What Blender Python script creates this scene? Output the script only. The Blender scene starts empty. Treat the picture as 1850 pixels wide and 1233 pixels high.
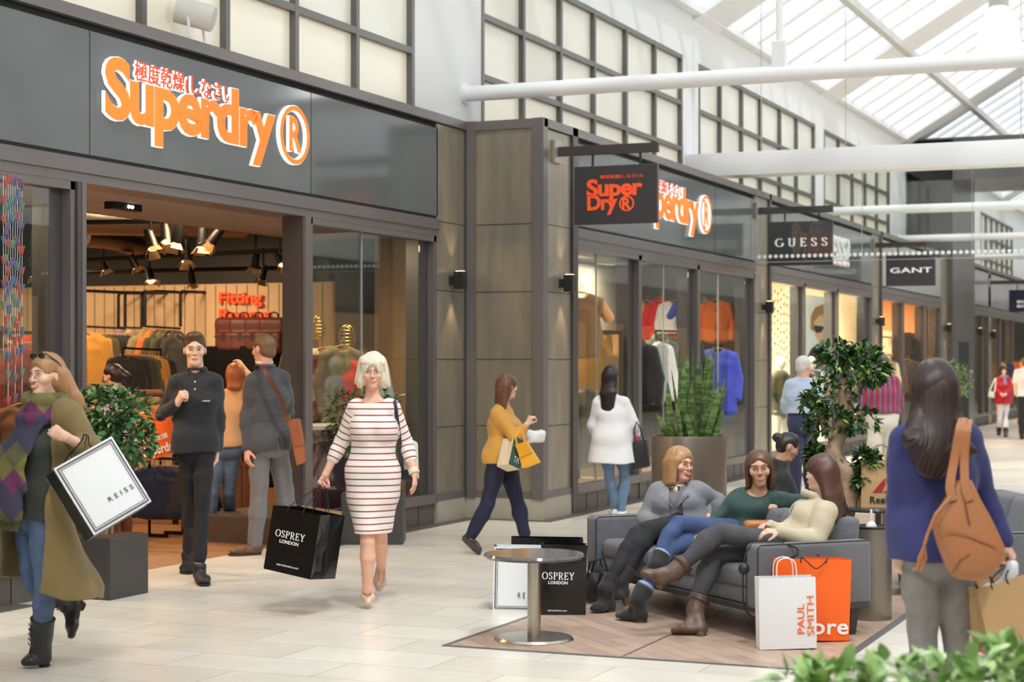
import bpy, bmesh, math, random
import numpy as np
from mathutils import Vector, Matrix, Quaternion
random.seed(7)
rng = np.random.default_rng(11)
PI = math.pi
scn = bpy.context.scene
COL = scn.collection

# ------------------------------------------------------------------ measured viewpoint
# world: X = across the mall away from the near shop front (X = 0), Y = along the mall, Z up (metres)
FOC = 3250.0
CX, CY, CZ = 7.86, 0.0, 1.65
SA, CA = 0.3880, 0.9217           # camera looks 22.83 deg left of +Y
HX, HY = 925.0, 655.0             # principal column, horizon row

def at(px, py, d):                # survey point: sight line at distance d
    u = (px-HX)/FOC*d
    return Vector((CX - SA*d + CA*u, CY + CA*d + SA*u, CZ + (HY-py)/FOC*d))
def dfloor(py, z=0.0): return FOC*(CZ-z)/(py-HY)
def onfloor(px, py, z=0.0): return at(px, py, dfloor(py, z))
def dX(px, X): return (CX-X)/(SA-(px-HX)/FOC*CA)
def fy(px, X): return at(px, HY, dX(px, X)).y
def onX(px, py, X): return at(px, py, dX(px, X))
def dY(px, Y): return (Y-CY)/(CA+(px-HX)/FOC*SA)
def onY(px, py, Y): return at(px, py, dY(px, Y))
YAW = math.atan2(SA, CA)          # +Y rotated by YAW is the viewing direction
RGT = Vector((CA, SA, 0)); FWD = Vector((-SA, CA, 0)); UP = Vector((0, 0, 1))

# ------------------------------------------------------------------ materials
MATS = {}
def srgb(c):
    return tuple(((x/255.0)/12.92 if x/255.0 <= 0.04045 else ((x/255.0+0.055)/1.055)**2.4) for x in c)
def mat(name, rgb=(128,128,128), rough=0.6, metal=0.0, spec=0.5, bump=0.0, bscale=60.0, var=0.0, vscale=8.0,
        sheen=0.0, coat=0.0, stretch=(1,1,1), trans=0.0, emit=None, estr=1.0, vcol=False, detail=4.0):
    if name in MATS: return MATS[name]
    m = bpy.data.materials.new(name); m.use_nodes = True
    nt = m.node_tree; b = nt.nodes['Principled BSDF']
    c = srgb(rgb)+(1,)
    b.inputs['Base Color'].default_value = c
    b.inputs['Roughness'].default_value = rough
    b.inputs['Metallic'].default_value = metal
    b.inputs['Specular IOR Level'].default_value = spec
    if sheen: b.inputs['Sheen Weight'].default_value = sheen
    if coat: b.inputs['Coat Weight'].default_value = coat
    if trans: b.inputs['Transmission Weight'].default_value = trans
    if emit is not None:
        b.inputs['Emission Color'].default_value = srgb(emit)+(1,); b.inputs['Emission Strength'].default_value = estr
    src = None
    if vcol:
        a = nt.nodes.new('ShaderNodeAttribute'); a.attribute_name = 'tint'
        src = a.outputs['Color']; nt.links.new(src, b.inputs['Base Color'])
    if var or bump:
        tc = nt.nodes.new('ShaderNodeTexCoord'); mp = nt.nodes.new('ShaderNodeMapping')
        mp.inputs['Scale'].default_value = stretch
        nt.links.new(tc.outputs['Object'], mp.inputs['Vector'])
    if var:
        n = nt.nodes.new('ShaderNodeTexNoise'); n.inputs['Scale'].default_value = vscale; n.inputs['Detail'].default_value = detail
        nt.links.new(mp.outputs['Vector'], n.inputs['Vector'])
        r = nt.nodes.new('ShaderNodeMapRange'); r.inputs[1].default_value = .3; r.inputs[2].default_value = .7
        r.inputs[3].default_value = 1-var; r.inputs[4].default_value = 1+var
        nt.links.new(n.outputs['Fac'], r.inputs[0])
        mx = nt.nodes.new('ShaderNodeMix'); mx.data_type = 'RGBA'; mx.blend_type = 'MULTIPLY'; mx.inputs[0].default_value = 1
        mx.inputs[6].default_value = c
        if src is not None: nt.links.new(src, mx.inputs[6])
        nt.links.new(r.outputs[0], mx.inputs[7]); nt.links.new(mx.outputs[2], b.inputs['Base Color'])
    if bump:
        n2 = nt.nodes.new('ShaderNodeTexNoise'); n2.inputs['Scale'].default_value = bscale; n2.inputs['Detail'].default_value = 3
        nt.links.new(mp.outputs['Vector'], n2.inputs['Vector'])
        bp = nt.nodes.new('ShaderNodeBump'); bp.inputs['Strength'].default_value = bump; bp.inputs['Distance'].default_value = .01
        nt.links.new(n2.outputs['Fac'], bp.inputs['Height']); nt.links.new(bp.outputs['Normal'], b.inputs['Normal'])
    MATS[name] = m
    return m
def emis(name, rgb, s):
    if name in MATS: return MATS[name]
    m = bpy.data.materials.new(name); m.use_nodes = True; nt = m.node_tree
    b = nt.nodes['Principled BSDF']; b.inputs['Base Color'].default_value = srgb(rgb)+(1,)
    b.inputs['Emission Color'].default_value = srgb(rgb)+(1,); b.inputs['Emission Strength'].default_value = s
    MATS[name] = m; return m
def glassmat(name, tint=(235,240,238), refl=0.12, rough=0.0, frost=0.0):
    if name in MATS: return MATS[name]
    m = bpy.data.materials.new(name); m.use_nodes = True; nt = m.node_tree; nt.nodes.clear()
    out = nt.nodes.new('ShaderNodeOutputMaterial')
    tr = nt.nodes.new('ShaderNodeBsdfTransparent'); tr.inputs[0].default_value = srgb(tint)+(1,)
    gl = nt.nodes.new('ShaderNodeBsdfGlossy'); gl.inputs['Roughness'].default_value = rough
    lw = nt.nodes.new('ShaderNodeLayerWeight'); lw.inputs[0].default_value = .35
    mr = nt.nodes.new('ShaderNodeMapRange'); mr.inputs[3].default_value = refl; mr.inputs[4].default_value = min(1, refl+.17)
    nt.links.new(lw.outputs['Fresnel'], mr.inputs[0])
    mx = nt.nodes.new('ShaderNodeMixShader')
    nt.links.new(mr.outputs[0], mx.inputs[0]); nt.links.new(tr.outputs[0], mx.inputs[1]); nt.links.new(gl.outputs[0], mx.inputs[2])
    last = mx.outputs[0]
    if frost:
        df = nt.nodes.new('ShaderNodeBsdfDiffuse'); df.inputs[0].default_value = (.9,.9,.88,1)
        m2 = nt.nodes.new('ShaderNodeMixShader'); m2.inputs[0].default_value = frost
        nt.links.new(last, m2.inputs[1]); nt.links.new(df.outputs[0], m2.inputs[2]); last = m2.outputs[0]
    nt.links.new(last, out.inputs[0])
    MATS[name] = m; return m

# ------------------------------------------------------------------ scene graph
def tag(o, label=None, cat=None, group=None, kind=None):
    if label: o['label'] = label
    if cat: o['category'] = cat
    if group: o['group'] = group
    if kind: o['kind'] = kind
    return o
def thing(name, label, cat, loc=(0,0,0), rz=0.0, group=None):
    o = bpy.data.objects.new(name, None); COL.objects.link(o)
    o.location = loc; o.rotation_euler = (0,0,rz); o.empty_display_size = .1
    return tag(o, label, cat, group)
def link(name, me, material=None, parent=None, loc=None):
    o = bpy.data.objects.new(name, me); COL.objects.link(o)
    if material is not None:
        ms = material if isinstance(material, (list, tuple)) else [material]
        if len(me.materials) == 0:
            for m in ms: me.materials.append(m)
    if parent is not None: o.parent = parent
    if loc is not None: o.location = loc
    return o
def world_child(o, parent):       # keep o's world-space mesh while parenting
    o.parent = parent
    bpy.context.view_layer.update()
    o.matrix_parent_inverse = parent_matrix(parent).inverted()
    return o
def parent_matrix(p):
    M = Matrix.Translation(p.location) @ p.rotation_euler.to_matrix().to_4x4()
    return M if p.parent is None else parent_matrix(p.parent) @ p.matrix_parent_inverse @ M
def copy_tree(o, parent=None):
    c = o.copy(); COL.objects.link(c)
    if parent is not None: c.parent = parent
    for ch in o.children: copy_tree(ch, c)
    return c

# ------------------------------------------------------------------ mesh builder
def smooth_pts(pts, n=4):
    P = [Vector(p) for p in pts]; out = []
    for i in range(len(P)-1):
        a, b, c, d = P[max(i-1,0)], P[i], P[i+1], P[min(i+2,len(P)-1)]
        for j in range(n):
            t = j/n; out.append(.5*((2*b)+(c-a)*t+(2*a-5*b+4*c-d)*t*t+(3*b-a-3*c+d)*t**3))
    return out+[P[-1]]
class MB:
    def __init__(s): s.bm = bmesh.new(); s.mi = 0
    def _f(s, vs):
        try:
            f = s.bm.faces.new(vs); f.material_index = s.mi; return f
        except ValueError: return None
    def box(s, lo, hi, M=None):
        x0,y0,z0 = lo; x1,y1,z1 = hi
        v = [Vector(p) for p in ((x0,y0,z0),(x1,y0,z0),(x1,y1,z0),(x0,y1,z0),(x0,y0,z1),(x1,y0,z1),(x1,y1,z1),(x0,y1,z1))]
        if M is not None: v = [M @ p for p in v]
        b = [s.bm.verts.new(p) for p in v]
        for q in ((3,2,1,0),(4,5,6,7),(0,1,5,4),(1,2,6,5),(2,3,7,6),(3,0,4,7)): s._f([b[i] for i in q])
        return s
    def hexa(s, p8):              # 8 corners: bottom ring 4, top ring 4
        b = [s.bm.verts.new(p) for p in p8]
        for q in ((3,2,1,0),(4,5,6,7),(0,1,5,4),(1,2,6,5),(2,3,7,6),(3,0,4,7)): s._f([b[i] for i in q])
        return s
    def poly(s, pts): s._f([s.bm.verts.new(Vector(p)) for p in pts]); return s
    def prism(s, pts, vec):       # polygon extruded along vec
        vec = Vector(vec); a = [s.bm.verts.new(Vector(p)) for p in pts]; b = [s.bm.verts.new(Vector(p)+vec) for p in pts]
        s._f(a[::-1]); s._f(b)
        n = len(a)
        for i in range(n): s._f([a[i], a[(i+1)%n], b[(i+1)%n], b[i]])
        return s
    def rings(s, rings, cap=True, close=True):
        vr = [[s.bm.verts.new(Vector(p)) for p in r] for r in rings]
        n = len(vr[0])
        for a, b in zip(vr[:-1], vr[1:]):
            for i in range(n if close else n-1): s._f([a[i], a[(i+1)%n], b[(i+1)%n], b[i]])
        if cap and close: s._f(vr[0][::-1]); s._f(vr[-1])
        return s
    def tube(s, pts, r, n=8, cap=True, flat=1.0, up=None):
        pts = [Vector(p) for p in pts]; R = []
        rs = r if isinstance(r, (list, tuple)) else [r]*len(pts)
        prev = None
        for i, p in enumerate(pts):
            t = (pts[min(i+1,len(pts)-1)] - pts[max(i-1,0)])
            if t.length < 1e-9: t = Vector((0,0,1))
            t.normalize()
            if prev is None:
                ref = Vector(up) if up is not None else (Vector((0,0,1)) if abs(t.z) < .9 else Vector((1,0,0)))
                a = t.cross(ref).normalized()
            else:
                a = (prev - t*prev.dot(t))
                a = a.normalized() if a.length > 1e-6 else t.orthogonal().normalized()
            prev = a; b = t.cross(a)
            R.append([p + a*(rs[i]*math.cos(2*PI*k/n)) + b*(rs[i]*flat*math.sin(2*PI*k/n)) for k in range(n)])
        return s.rings(R, cap)
    def strap(s, pts, w, th, side):   # flat band, side = direction of its width
        pts = smooth_pts(pts, 5) if len(pts) > 3 and not isinstance(side, list) else [Vector(p) for p in pts]; R = []
        for i, p in enumerate(pts):
            t = (pts[min(i+1,len(pts)-1)] - pts[max(i-1,0)]).normalized()
            sd = Vector(side if not isinstance(side, list) else side[i]); sd = (sd - t*sd.dot(t)).normalized(); nn = t.cross(sd)
            R.append([p+sd*w/2+nn*th/2, p-sd*w/2+nn*th/2, p-sd*w/2-nn*th/2, p+sd*w/2-nn*th/2])
        return s.rings(R)
    def lathe(s, prof, c=(0,0,0), n=32, cap=True):
        c = Vector(c)
        return s.rings([[c+Vector((r*math.cos(2*PI*k/n), r*math.sin(2*PI*k/n), z)) for k in range(n)] for r, z in prof], cap)
    def cyl(s, a, b, r, n=16): return s.tube([a, b], r, n)
    def sphere(s, c, r, n=12, m=8, M=None):
        c = Vector(c); r = (r,r,r) if not isinstance(r, (tuple, list)) else r
        R = []
        for j in range(m+1):
            th = PI*j/m; th = min(max(th, .02), PI-.02)
            R.append([Vector((r[0]*math.sin(th)*math.cos(2*PI*k/n), r[1]*math.sin(th)*math.sin(2*PI*k/n), -r[2]*math.cos(th))) for k in range(n)])
        R = [[(M @ p if M is not None else p)+c for p in q] for q in R]
        return s.rings(R)
    def mesh(s, name='m', smooth=False, bevel=0.0, seg=2, angle=35):
        if bevel:
            bmesh.ops.recalc_face_normals(s.bm, faces=s.bm.faces); s.bm.normal_update()
            es = [e for e in s.bm.edges if len(e.link_faces) == 2 and e.calc_face_angle(0) > .6]
            bmesh.ops.bevel(s.bm, geom=es, offset=bevel, segments=seg, profile=.5, affect='EDGES')
        bmesh.ops.recalc_face_normals(s.bm, faces=s.bm.faces)
        if smooth:
            for f in s.bm.faces: f.smooth = True
            for e in s.bm.edges:
                if len(e.link_faces) == 2 and e.calc_face_angle(0) > math.radians(angle): e.smooth = False
        me = bpy.data.meshes.new(name); s.bm.to_mesh(me); s.bm.free()
        return me
    def build(s, name, material, parent=None, loc=None, smooth=False, bevel=0.0, seg=2, angle=35):
        return link(name, s.mesh(name, smooth, bevel, seg, angle), material, parent, loc)
def boxo(name, lo, hi, material, parent=None, bevel=0.0, loc=None, seg=2):
    return MB().box(lo, hi).build(name, material, parent, loc, bevel=bevel, seg=seg, smooth=bevel > 0)

_txt_cache = {}
def text_mesh(body, size=1.0, ext=0.01, bold=0.0, spacing=1.0, align='CENTER', res=4):
    cu = bpy.data.curves.new('lettering', 'FONT'); cu.body = body; cu.size = size; cu.extrude = ext; cu.offset = bold
    cu.space_character = spacing; cu.align_x = align; cu.align_y = 'BOTTOM_BASELINE'; cu.resolution_u = res
    o = bpy.data.objects.new('lettering', cu); COL.objects.link(o)
    bpy.context.view_layer.update()
    me = bpy.data.meshes.new_from_object(o.evaluated_get(bpy.context.evaluated_depsgraph_get()))
    bpy.data.objects.remove(o); bpy.data.curves.remove(cu)
    me.materials.clear()
    return me
def fit_mesh(me, w=None, h=None):   # scale a text mesh so its bbox is w x h, its lower-left corner at the origin
    n = len(me.vertices); a = np.empty(n*3, np.float32); me.vertices.foreach_get('co', a); a = a.reshape(-1,3)
    lo, hi = a.min(0), a.max(0)
    sx = (w/(hi[0]-lo[0])) if w else None; sy = (h/(hi[1]-lo[1])) if h else None
    if sx is None: sx = sy
    if sy is None: sy = sx
    a[:,0] = (a[:,0]-lo[0])*sx; a[:,1] = (a[:,1]-lo[1])*sy
    me.vertices.foreach_set('co', a.ravel()); me.update()
    return me
def frame_matrix(o, x, y):          # plane with local x,y axes
    x = Vector(x).normalized(); y = Vector(y); y = (y-x*y.dot(x)).normalized(); z = x.cross(y)
    M = Matrix((( x.x,y.x,z.x,o[0]),(x.y,y.y,z.y,o[1]),(x.z,y.z,z.z,o[2]),(0,0,0,1)))
    return M
def joinmesh(name, mes, mats=None):
    bm = bmesh.new()
    for me, M, mi in mes:
        t = bmesh.new(); t.from_mesh(me); t.transform(M)
        for f in t.faces: f.material_index = mi
        tmp = bpy.data.meshes.new('t'); t.to_mesh(tmp); t.free()
        bm.from_mesh(tmp); bpy.data.meshes.remove(tmp)
    out = bpy.data.meshes.new(name); bm.to_mesh(out); bm.free()
    return out
def area(name, loc, size, power, rgb, tgt=None, sy=None, spread=None):
    l = bpy.data.lights.new(name, 'AREA'); l.energy = power; l.color = srgb(rgb); l.size = size
    if sy: l.shape = 'RECTANGLE'; l.size_y = sy
    if spread: l.spread = spread
    o = bpy.data.objects.new(name, l); COL.objects.link(o); o.location = loc
    if tgt is not None: o.rotation_euler = (Vector(tgt)-Vector(loc)).to_track_quat('-Z','Y').to_euler()
    return o
def spot(name, loc, tgt, power, rgb, ang=70, rad=.05):
    l = bpy.data.lights.new(name, 'SPOT'); l.energy = power; l.color = srgb(rgb); l.spot_size = math.radians(ang); l.spot_blend = .6; l.shadow_soft_size = rad
    o = bpy.data.objects.new(name, l); COL.objects.link(o); o.location = loc
    o.rotation_euler = (Vector(tgt)-Vector(loc)).to_track_quat('-Z','Y').to_euler()
    return o
# serif capitals drawn with a broad-nib contrast
def _arc(cx, cy, rx, ry, a0, a1, n=18): return [(cx+rx*math.cos(math.radians(a0+(a1-a0)*i/n)), cy+ry*math.sin(math.radians(a0+(a1-a0)*i/n))) for i in range(n+1)]
SERIF = {
 'O': (.86, [_arc(.43,.5,.37,.46,0,360,30)], []),
 'G': (.84, [_arc(.44,.5,.38,.46,48,330,26), [(.74,.42),(.74,.12)]], [(.74,.42,.12)]),
 'S': (.62, [[(.50,.76),(.46,.90),(.31,.95),(.16,.90),(.12,.75),(.20,.60),(.32,.52),(.45,.43),(.52,.28),(.47,.12),(.31,.05),(.15,.10),(.10,.25)]], [(.505,.76,.02),(.10,.24,.02)]),
 'P': (.66, [[(.16,.03),(.16,.97)], [(.16,.94),(.36,.94)]+_arc(.36,.72,.22,.22,90,-90,14)+[(.16,.50)]], [(.16,.03,.14),(.12,.97,.10)]),
 'R': (.74, [[(.16,.03),(.16,.97)], [(.16,.94),(.36,.94)]+_arc(.36,.73,.21,.21,90,-90,14)+[(.16,.52)], [(.36,.52),(.62,.04)]], [(.16,.03,.13),(.12,.97,.10),(.64,.03,.09)]),
 'E': (.66, [[(.16,.03),(.16,.97)], [(.16,.96),(.54,.96)], [(.16,.51),(.42,.51)], [(.16,.04),(.56,.04)], [(.54,.97),(.54,.82)], [(.56,.03),(.56,.20)], [(.42,.59),(.42,.43)]], [(.14,.03,.10),(.14,.97,.10)]),
 'Y': (.76, [[(.10,.97),(.38,.48)], [(.66,.97),(.38,.48)], [(.38,.50),(.38,.03)]], [(.38,.03,.14),(.12,.97,.12),(.65,.97,.11)]),
 'U': (.80, [[(.18,.97),(.18,.34)]+_arc(.41,.30,.23,.26,180,360,16)+[(.64,.34),(.64,.97)]], [(.18,.97,.13),(.64,.97,.12)]),
}
def serif_mesh(word, gap=.10, thick=.15, thin=.055, ext=.0004):
    b = MB(); x0 = 0.0
    for ch in word:
        w, strokes, serifs = SERIF[ch]
        for st_ in strokes:
            P_ = [Vector((x0+p[0], p[1], 0)) for p in st_]; L, R = [], []
            if len(P_) > 2 and (P_[0]-P_[-1]).length > .01 and len(P_) < 16: P_ = smooth_pts(P_, 4)
            for i, p in enumerate(P_):
                t = (P_[min(i+1,len(P_)-1)]-P_[max(i-1,0)])
                if (P_[0]-P_[-1]).length < .01 and i in (0, len(P_)-1): t = P_[1]-P_[-2]
                t.normalize(); hw = (thin+(thick-thin)*abs(t.y)**1.6)/2; n = Vector((-t.y,t.x,0)); L.append(p+n*hw); R.append(p-n*hw)
            for i in range(len(P_)-1): b.prism([L[i], R[i], R[i+1], L[i+1]], (0,0,max(ext*2,.0001)))
        for sx, sy, hw in serifs: b.prism([(x0+sx-hw,sy-.03,0),(x0+sx+hw,sy-.03,0),(x0+sx+hw,sy+.03,0),(x0+sx-hw,sy+.03,0)], (0,0,max(ext*2,.0001)))
        x0 += w+gap
    return b.mesh('serif_letters')
# ------------------------------------------------------------------ sculpting volume (smoothly blended solids -> one skin)
def V3(p): return np.array((p[0],p[1],p[2]), np.float32)
class Vol:
    def __init__(s, lo, hi, h):
        s.h = h; s.lo = np.array(lo, np.float32)-3*h
        s.n = np.ceil((np.array(hi, np.float32)+3*h-s.lo)/h).astype(int)+1
        s.D = np.full(s.n, 1.0, np.float32)
        s.ax = [s.lo[i]+h*np.arange(s.n[i], dtype=np.float32) for i in range(3)]
    def win(s, lo, hi, pad):
        a = np.clip(np.floor((np.array(lo)-pad-s.lo)/s.h).astype(int), 0, s.n-1)
        b = np.clip(np.ceil((np.array(hi)+pad-s.lo)/s.h).astype(int)+1, 1, s.n)
        sl = tuple(slice(a[i], max(b[i], a[i]+1)) for i in range(3))
        P = [s.ax[i][sl[i]].reshape([-1 if j == i else 1 for j in range(3)]) for i in range(3)]
        return sl, P
    def mix(s, sl, d, k, op='u'):
        D = s.D[sl]
        if op == 'u':
            if k > 0:
                h = np.clip(.5+.5*(D-d)/k, 0, 1); s.D[sl] = D*(1-h)+d*h-k*h*(1-h)
            else: s.D[sl] = np.minimum(D, d)
        elif op == 's':
            if k > 0:
                h = np.clip(.5-.5*(D+d)/k, 0, 1); s.D[sl] = D*(1-h)-d*h+k*h*(1-h)
            else: s.D[sl] = np.maximum(D, -d)
        elif op == 'i': s.D[sl] = np.maximum(D, d)
    def cone(s, a, b, ra, rb, k=.02, op='u'):
        a, b = V3(a), V3(b); r = max(ra, rb); pad = k+4*s.h
        sl, P = s.win(np.minimum(a,b)-r, np.maximum(a,b)+r, pad)
        ab = b-a; L2 = max(float(ab@ab), 1e-8)
        t = np.clip(((P[0]-a[0])*ab[0]+(P[1]-a[1])*ab[1]+(P[2]-a[2])*ab[2])/L2, 0, 1)
        d = np.sqrt((P[0]-a[0]-t*ab[0])**2+(P[1]-a[1]-t*ab[1])**2+(P[2]-a[2]-t*ab[2])**2)-(ra+(rb-ra)*t)
        s.mix(sl, d, k, op)
    def econe(s, a, b, ra, rb, side, k=.02, op='u'):   # elliptical section: ra/rb = (half width along side, half depth)
        a, b = V3(a), V3(b); r = max(*ra, *rb); pad = k+4*s.h
        sl, P = s.win(np.minimum(a,b)-r, np.maximum(a,b)+r, pad)
        ab = b-a; L = max(float(np.linalg.norm(ab)), 1e-6); u = ab/L
        sd = V3(side); sd = sd-u*(sd@u); sd /= np.linalg.norm(sd); f = np.cross(u, sd)
        q = [P[i]-a[i] for i in range(3)]
        al = q[0]*u[0]+q[1]*u[1]+q[2]*u[2]; t = np.clip(al/L, 0, 1); ov = al-t*L
        x = q[0]*sd[0]+q[1]*sd[1]+q[2]*sd[2]; y = q[0]*f[0]+q[1]*f[1]+q[2]*f[2]
        rx = ra[0]+(rb[0]-ra[0])*t; ry = ra[1]+(rb[1]-ra[1])*t; rz = np.minimum(rx, ry)
        d = (np.sqrt((x/rx)**2+(y/ry)**2+(ov/rz)**2)-1)*rz
        s.mix(sl, d, k, op)
    def ell(s, c, r, R=None, k=.02, op='u'):           # ellipsoid; R = 3x3 rows of local axes
        c = V3(c); m = max(r); pad = k+4*s.h
        sl, P = s.win(c-m, c+m, pad)
        q = [P[i]-c[i] for i in range(3)]
        if R is not None:
            R = np.array(R, np.float32); q = [q[0]*R[i][0]+q[1]*R[i][1]+q[2]*R[i][2] for i in range(3)]
        k0 = np.sqrt((q[0]/r[0])**2+(q[1]/r[1])**2+(q[2]/r[2])**2)
        k1 = np.sqrt((q[0]/r[0]**2)**2+(q[1]/r[1]**2)**2+(q[2]/r[2]**2)**2)
        d = np.where(k1 > 1e-6, k0*(k0-1)/np.maximum(k1, 1e-6), -min(r))
        s.mix(sl, d.astype(np.float32), k, op)
    def box(s, c, hs, R=None, rad=.005, k=.005, op='u'):
        c = V3(c); m = float(np.linalg.norm(hs)); pad = k+4*s.h
        sl, P = s.win(c-m, c+m, pad)
        q = [P[i]-c[i] for i in range(3)]
        if R is not None:
            R = np.array(R, np.float32); q = [q[0]*R[i][0]+q[1]*R[i][1]+q[2]*R[i][2] for i in range(3)]
        e = [np.abs(q[i])-(hs[i]-rad) for i in range(3)]
        d = np.sqrt(sum(np.maximum(x, 0)**2 for x in e))+np.minimum(np.maximum(np.maximum(e[0], e[1]), e[2]), 0)-rad
        s.mix(sl, d.astype(np.float32), k, op)
    def chain(s, pts, rs, k=.01):
        for i in range(len(pts)-1): s.cone(pts[i], pts[i+1], rs[i], rs[i+1], k)
    def cut(s, p, nrm, k=0.0):                         # remove the side the normal points to
        p = V3(p); nn = V3(nrm); nn /= np.linalg.norm(nn)
        sl = (slice(None),)*3
        P = [s.ax[i].reshape([-1 if j == i else 1 for j in range(3)]) for i in range(3)]
        d = (P[0]-p[0])*nn[0]+(P[1]-p[1])*nn[1]+(P[2]-p[2])*nn[2]
        s.D = np.maximum(s.D, d.astype(np.float32))
    def wrinkle(s, amp, freq=18.0, seed=0, stretch=(1,1,1)):
        g = np.random.default_rng(seed); acc = 0
        P = [s.ax[i].reshape([-1 if j == i else 1 for j in range(3)])*stretch[i] for i in range(3)]
        for i in range(6):
            v = g.normal(size=3); v /= np.linalg.norm(v); f = freq*(.6+.9*g.random())
            w = g.normal(size=3); w /= np.linalg.norm(w)
            acc = acc+np.sin(f*(P[0]*v[0]+P[1]*v[1]+P[2]*v[2])+g.random()*6.28+1.3*np.sin(.6*f*(P[0]*w[0]+P[1]*w[1]+P[2]*w[2])))
        s.D = s.D+(amp/2.2)*acc.astype(np.float32)
    def extract(s):
        D = s.D; n = s.n; h = s.h
        ins = D < 0
        c = np.zeros((n[0]-1, n[1]-1, n[2]-1), np.uint8)
        for dx in (0,1):
            for dy in (0,1):
                for dz in (0,1):
                    c += ins[dx:n[0]-1+dx, dy:n[1]-1+dy, dz:n[2]-1+dz]
        I, J, K = np.nonzero((c > 0) & (c < 8))
        m = len(I)
        idx = np.full(c.shape, -1, np.int32); idx[I,J,K] = np.arange(m)
        corn = [(a,b,e) for a in (0,1) for b in (0,1) for e in (0,1)]
        vals = {q: D[I+q[0], J+q[1], K+q[2]] for q in corn}
        acc = np.zeros((m,3), np.float32); cnt = np.zeros(m, np.float32)
        for q in corn:
            for ax in range(3):
                if q[ax] == 0:
                    r = list(q); r[ax] = 1; r = tuple(r)
                    va, vb = vals[q], vals[r]
                    M = (va < 0) != (vb < 0)
                    den = np.where(M, va-vb, 1); t = np.where(M, va/den, 0)
                    for i in range(3):
                        acc[:,i] += np.where(M, (q[i]+t) if i == ax else q[i], 0)
                    cnt += M
        co = (acc/np.maximum(cnt,1)[:,None]+np.stack([I,J,K],1))*h+s.lo
        quads = []
        for ax in range(3):
            a, b = (ax+1)%3, (ax+2)%3
            A = [slice(None)]*3; B = [slice(None)]*3
            A[ax] = slice(0, n[ax]-1); B[ax] = slice(1, n[ax])
            for o in (a, b): A[o] = slice(1, n[o]-1); B[o] = slice(1, n[o]-1)
            ia, ib = ins[tuple(A)], ins[tuple(B)]
            E = np.nonzero(ia != ib)
            flip = ia[E]
            e = list(E); base = [None]*3
            base[ax] = e[ax]; base[a] = e[a]+1; base[b] = e[b]+1
            def g(da, db):
                z = [None]*3; z[ax] = base[ax]; z[a] = base[a]-da; z[b] = base[b]-db
                return idx[z[0], z[1], z[2]]
            q = np.stack([g(1,1), g(0,1), g(0,0), g(1,0)], 1)
            q = np.where(flip[:,None], q, q[:,::-1])
            quads.append(q)
        F = np.concatenate(quads) if quads else np.zeros((0,4), np.int32)
        F = F[(F >= 0).all(1)]
        return co.astype(np.float32), F.astype(np.int32)
def relax(co, F, it=1, lam=.5):
    n = len(co)
    for _ in range(it):
        acc = np.zeros((n,3)); cnt = np.zeros(n)
        for a in range(4):
            b = (a+1)%4
            for i in range(3): acc[:,i] += np.bincount(F[:,a], co[F[:,b],i], n)+np.bincount(F[:,b], co[F[:,a],i], n)
            cnt += np.bincount(F[:,a], minlength=n)+np.bincount(F[:,b], minlength=n)
        co = (co*(1-lam)+lam*acc/np.maximum(cnt,1)[:,None]).astype(np.float32)
    return co
def np_mesh(name, co, F, smooth=True, mi=None, tint=None):
    me = bpy.data.meshes.new(name); n, f = len(co), len(F); k = F.shape[1]
    me.vertices.add(n); me.vertices.foreach_set('co', co.astype(np.float32).ravel())
    me.loops.add(f*k); me.loops.foreach_set('vertex_index', F.astype(np.int32).ravel())
    me.polygons.add(f); me.polygons.foreach_set('loop_start', (np.arange(f)*k).astype(np.int32))
    if smooth: me.polygons.foreach_set('use_smooth', np.ones(f, bool))
    if mi is not None: me.polygons.foreach_set('material_index', mi.astype(np.int32))
    if tint is not None:
        a = me.color_attributes.new('tint', 'FLOAT_COLOR', 'POINT')
        a.data.foreach_set('color', np.concatenate([tint, np.ones((n,1))], 1).astype(np.float32).ravel())
    me.update(calc_edges=True); me.validate()
    return me
def vol_obj(name, vol, material, parent, it=1, tintf=None):
    co, F = vol.extract()
    if len(co) == 0: return None
    co = relax(co, F, it)
    me = np_mesh(name, co, F, tint=(tintf(co) if tintf else None))
    return link(name, me, material, parent)
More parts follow.
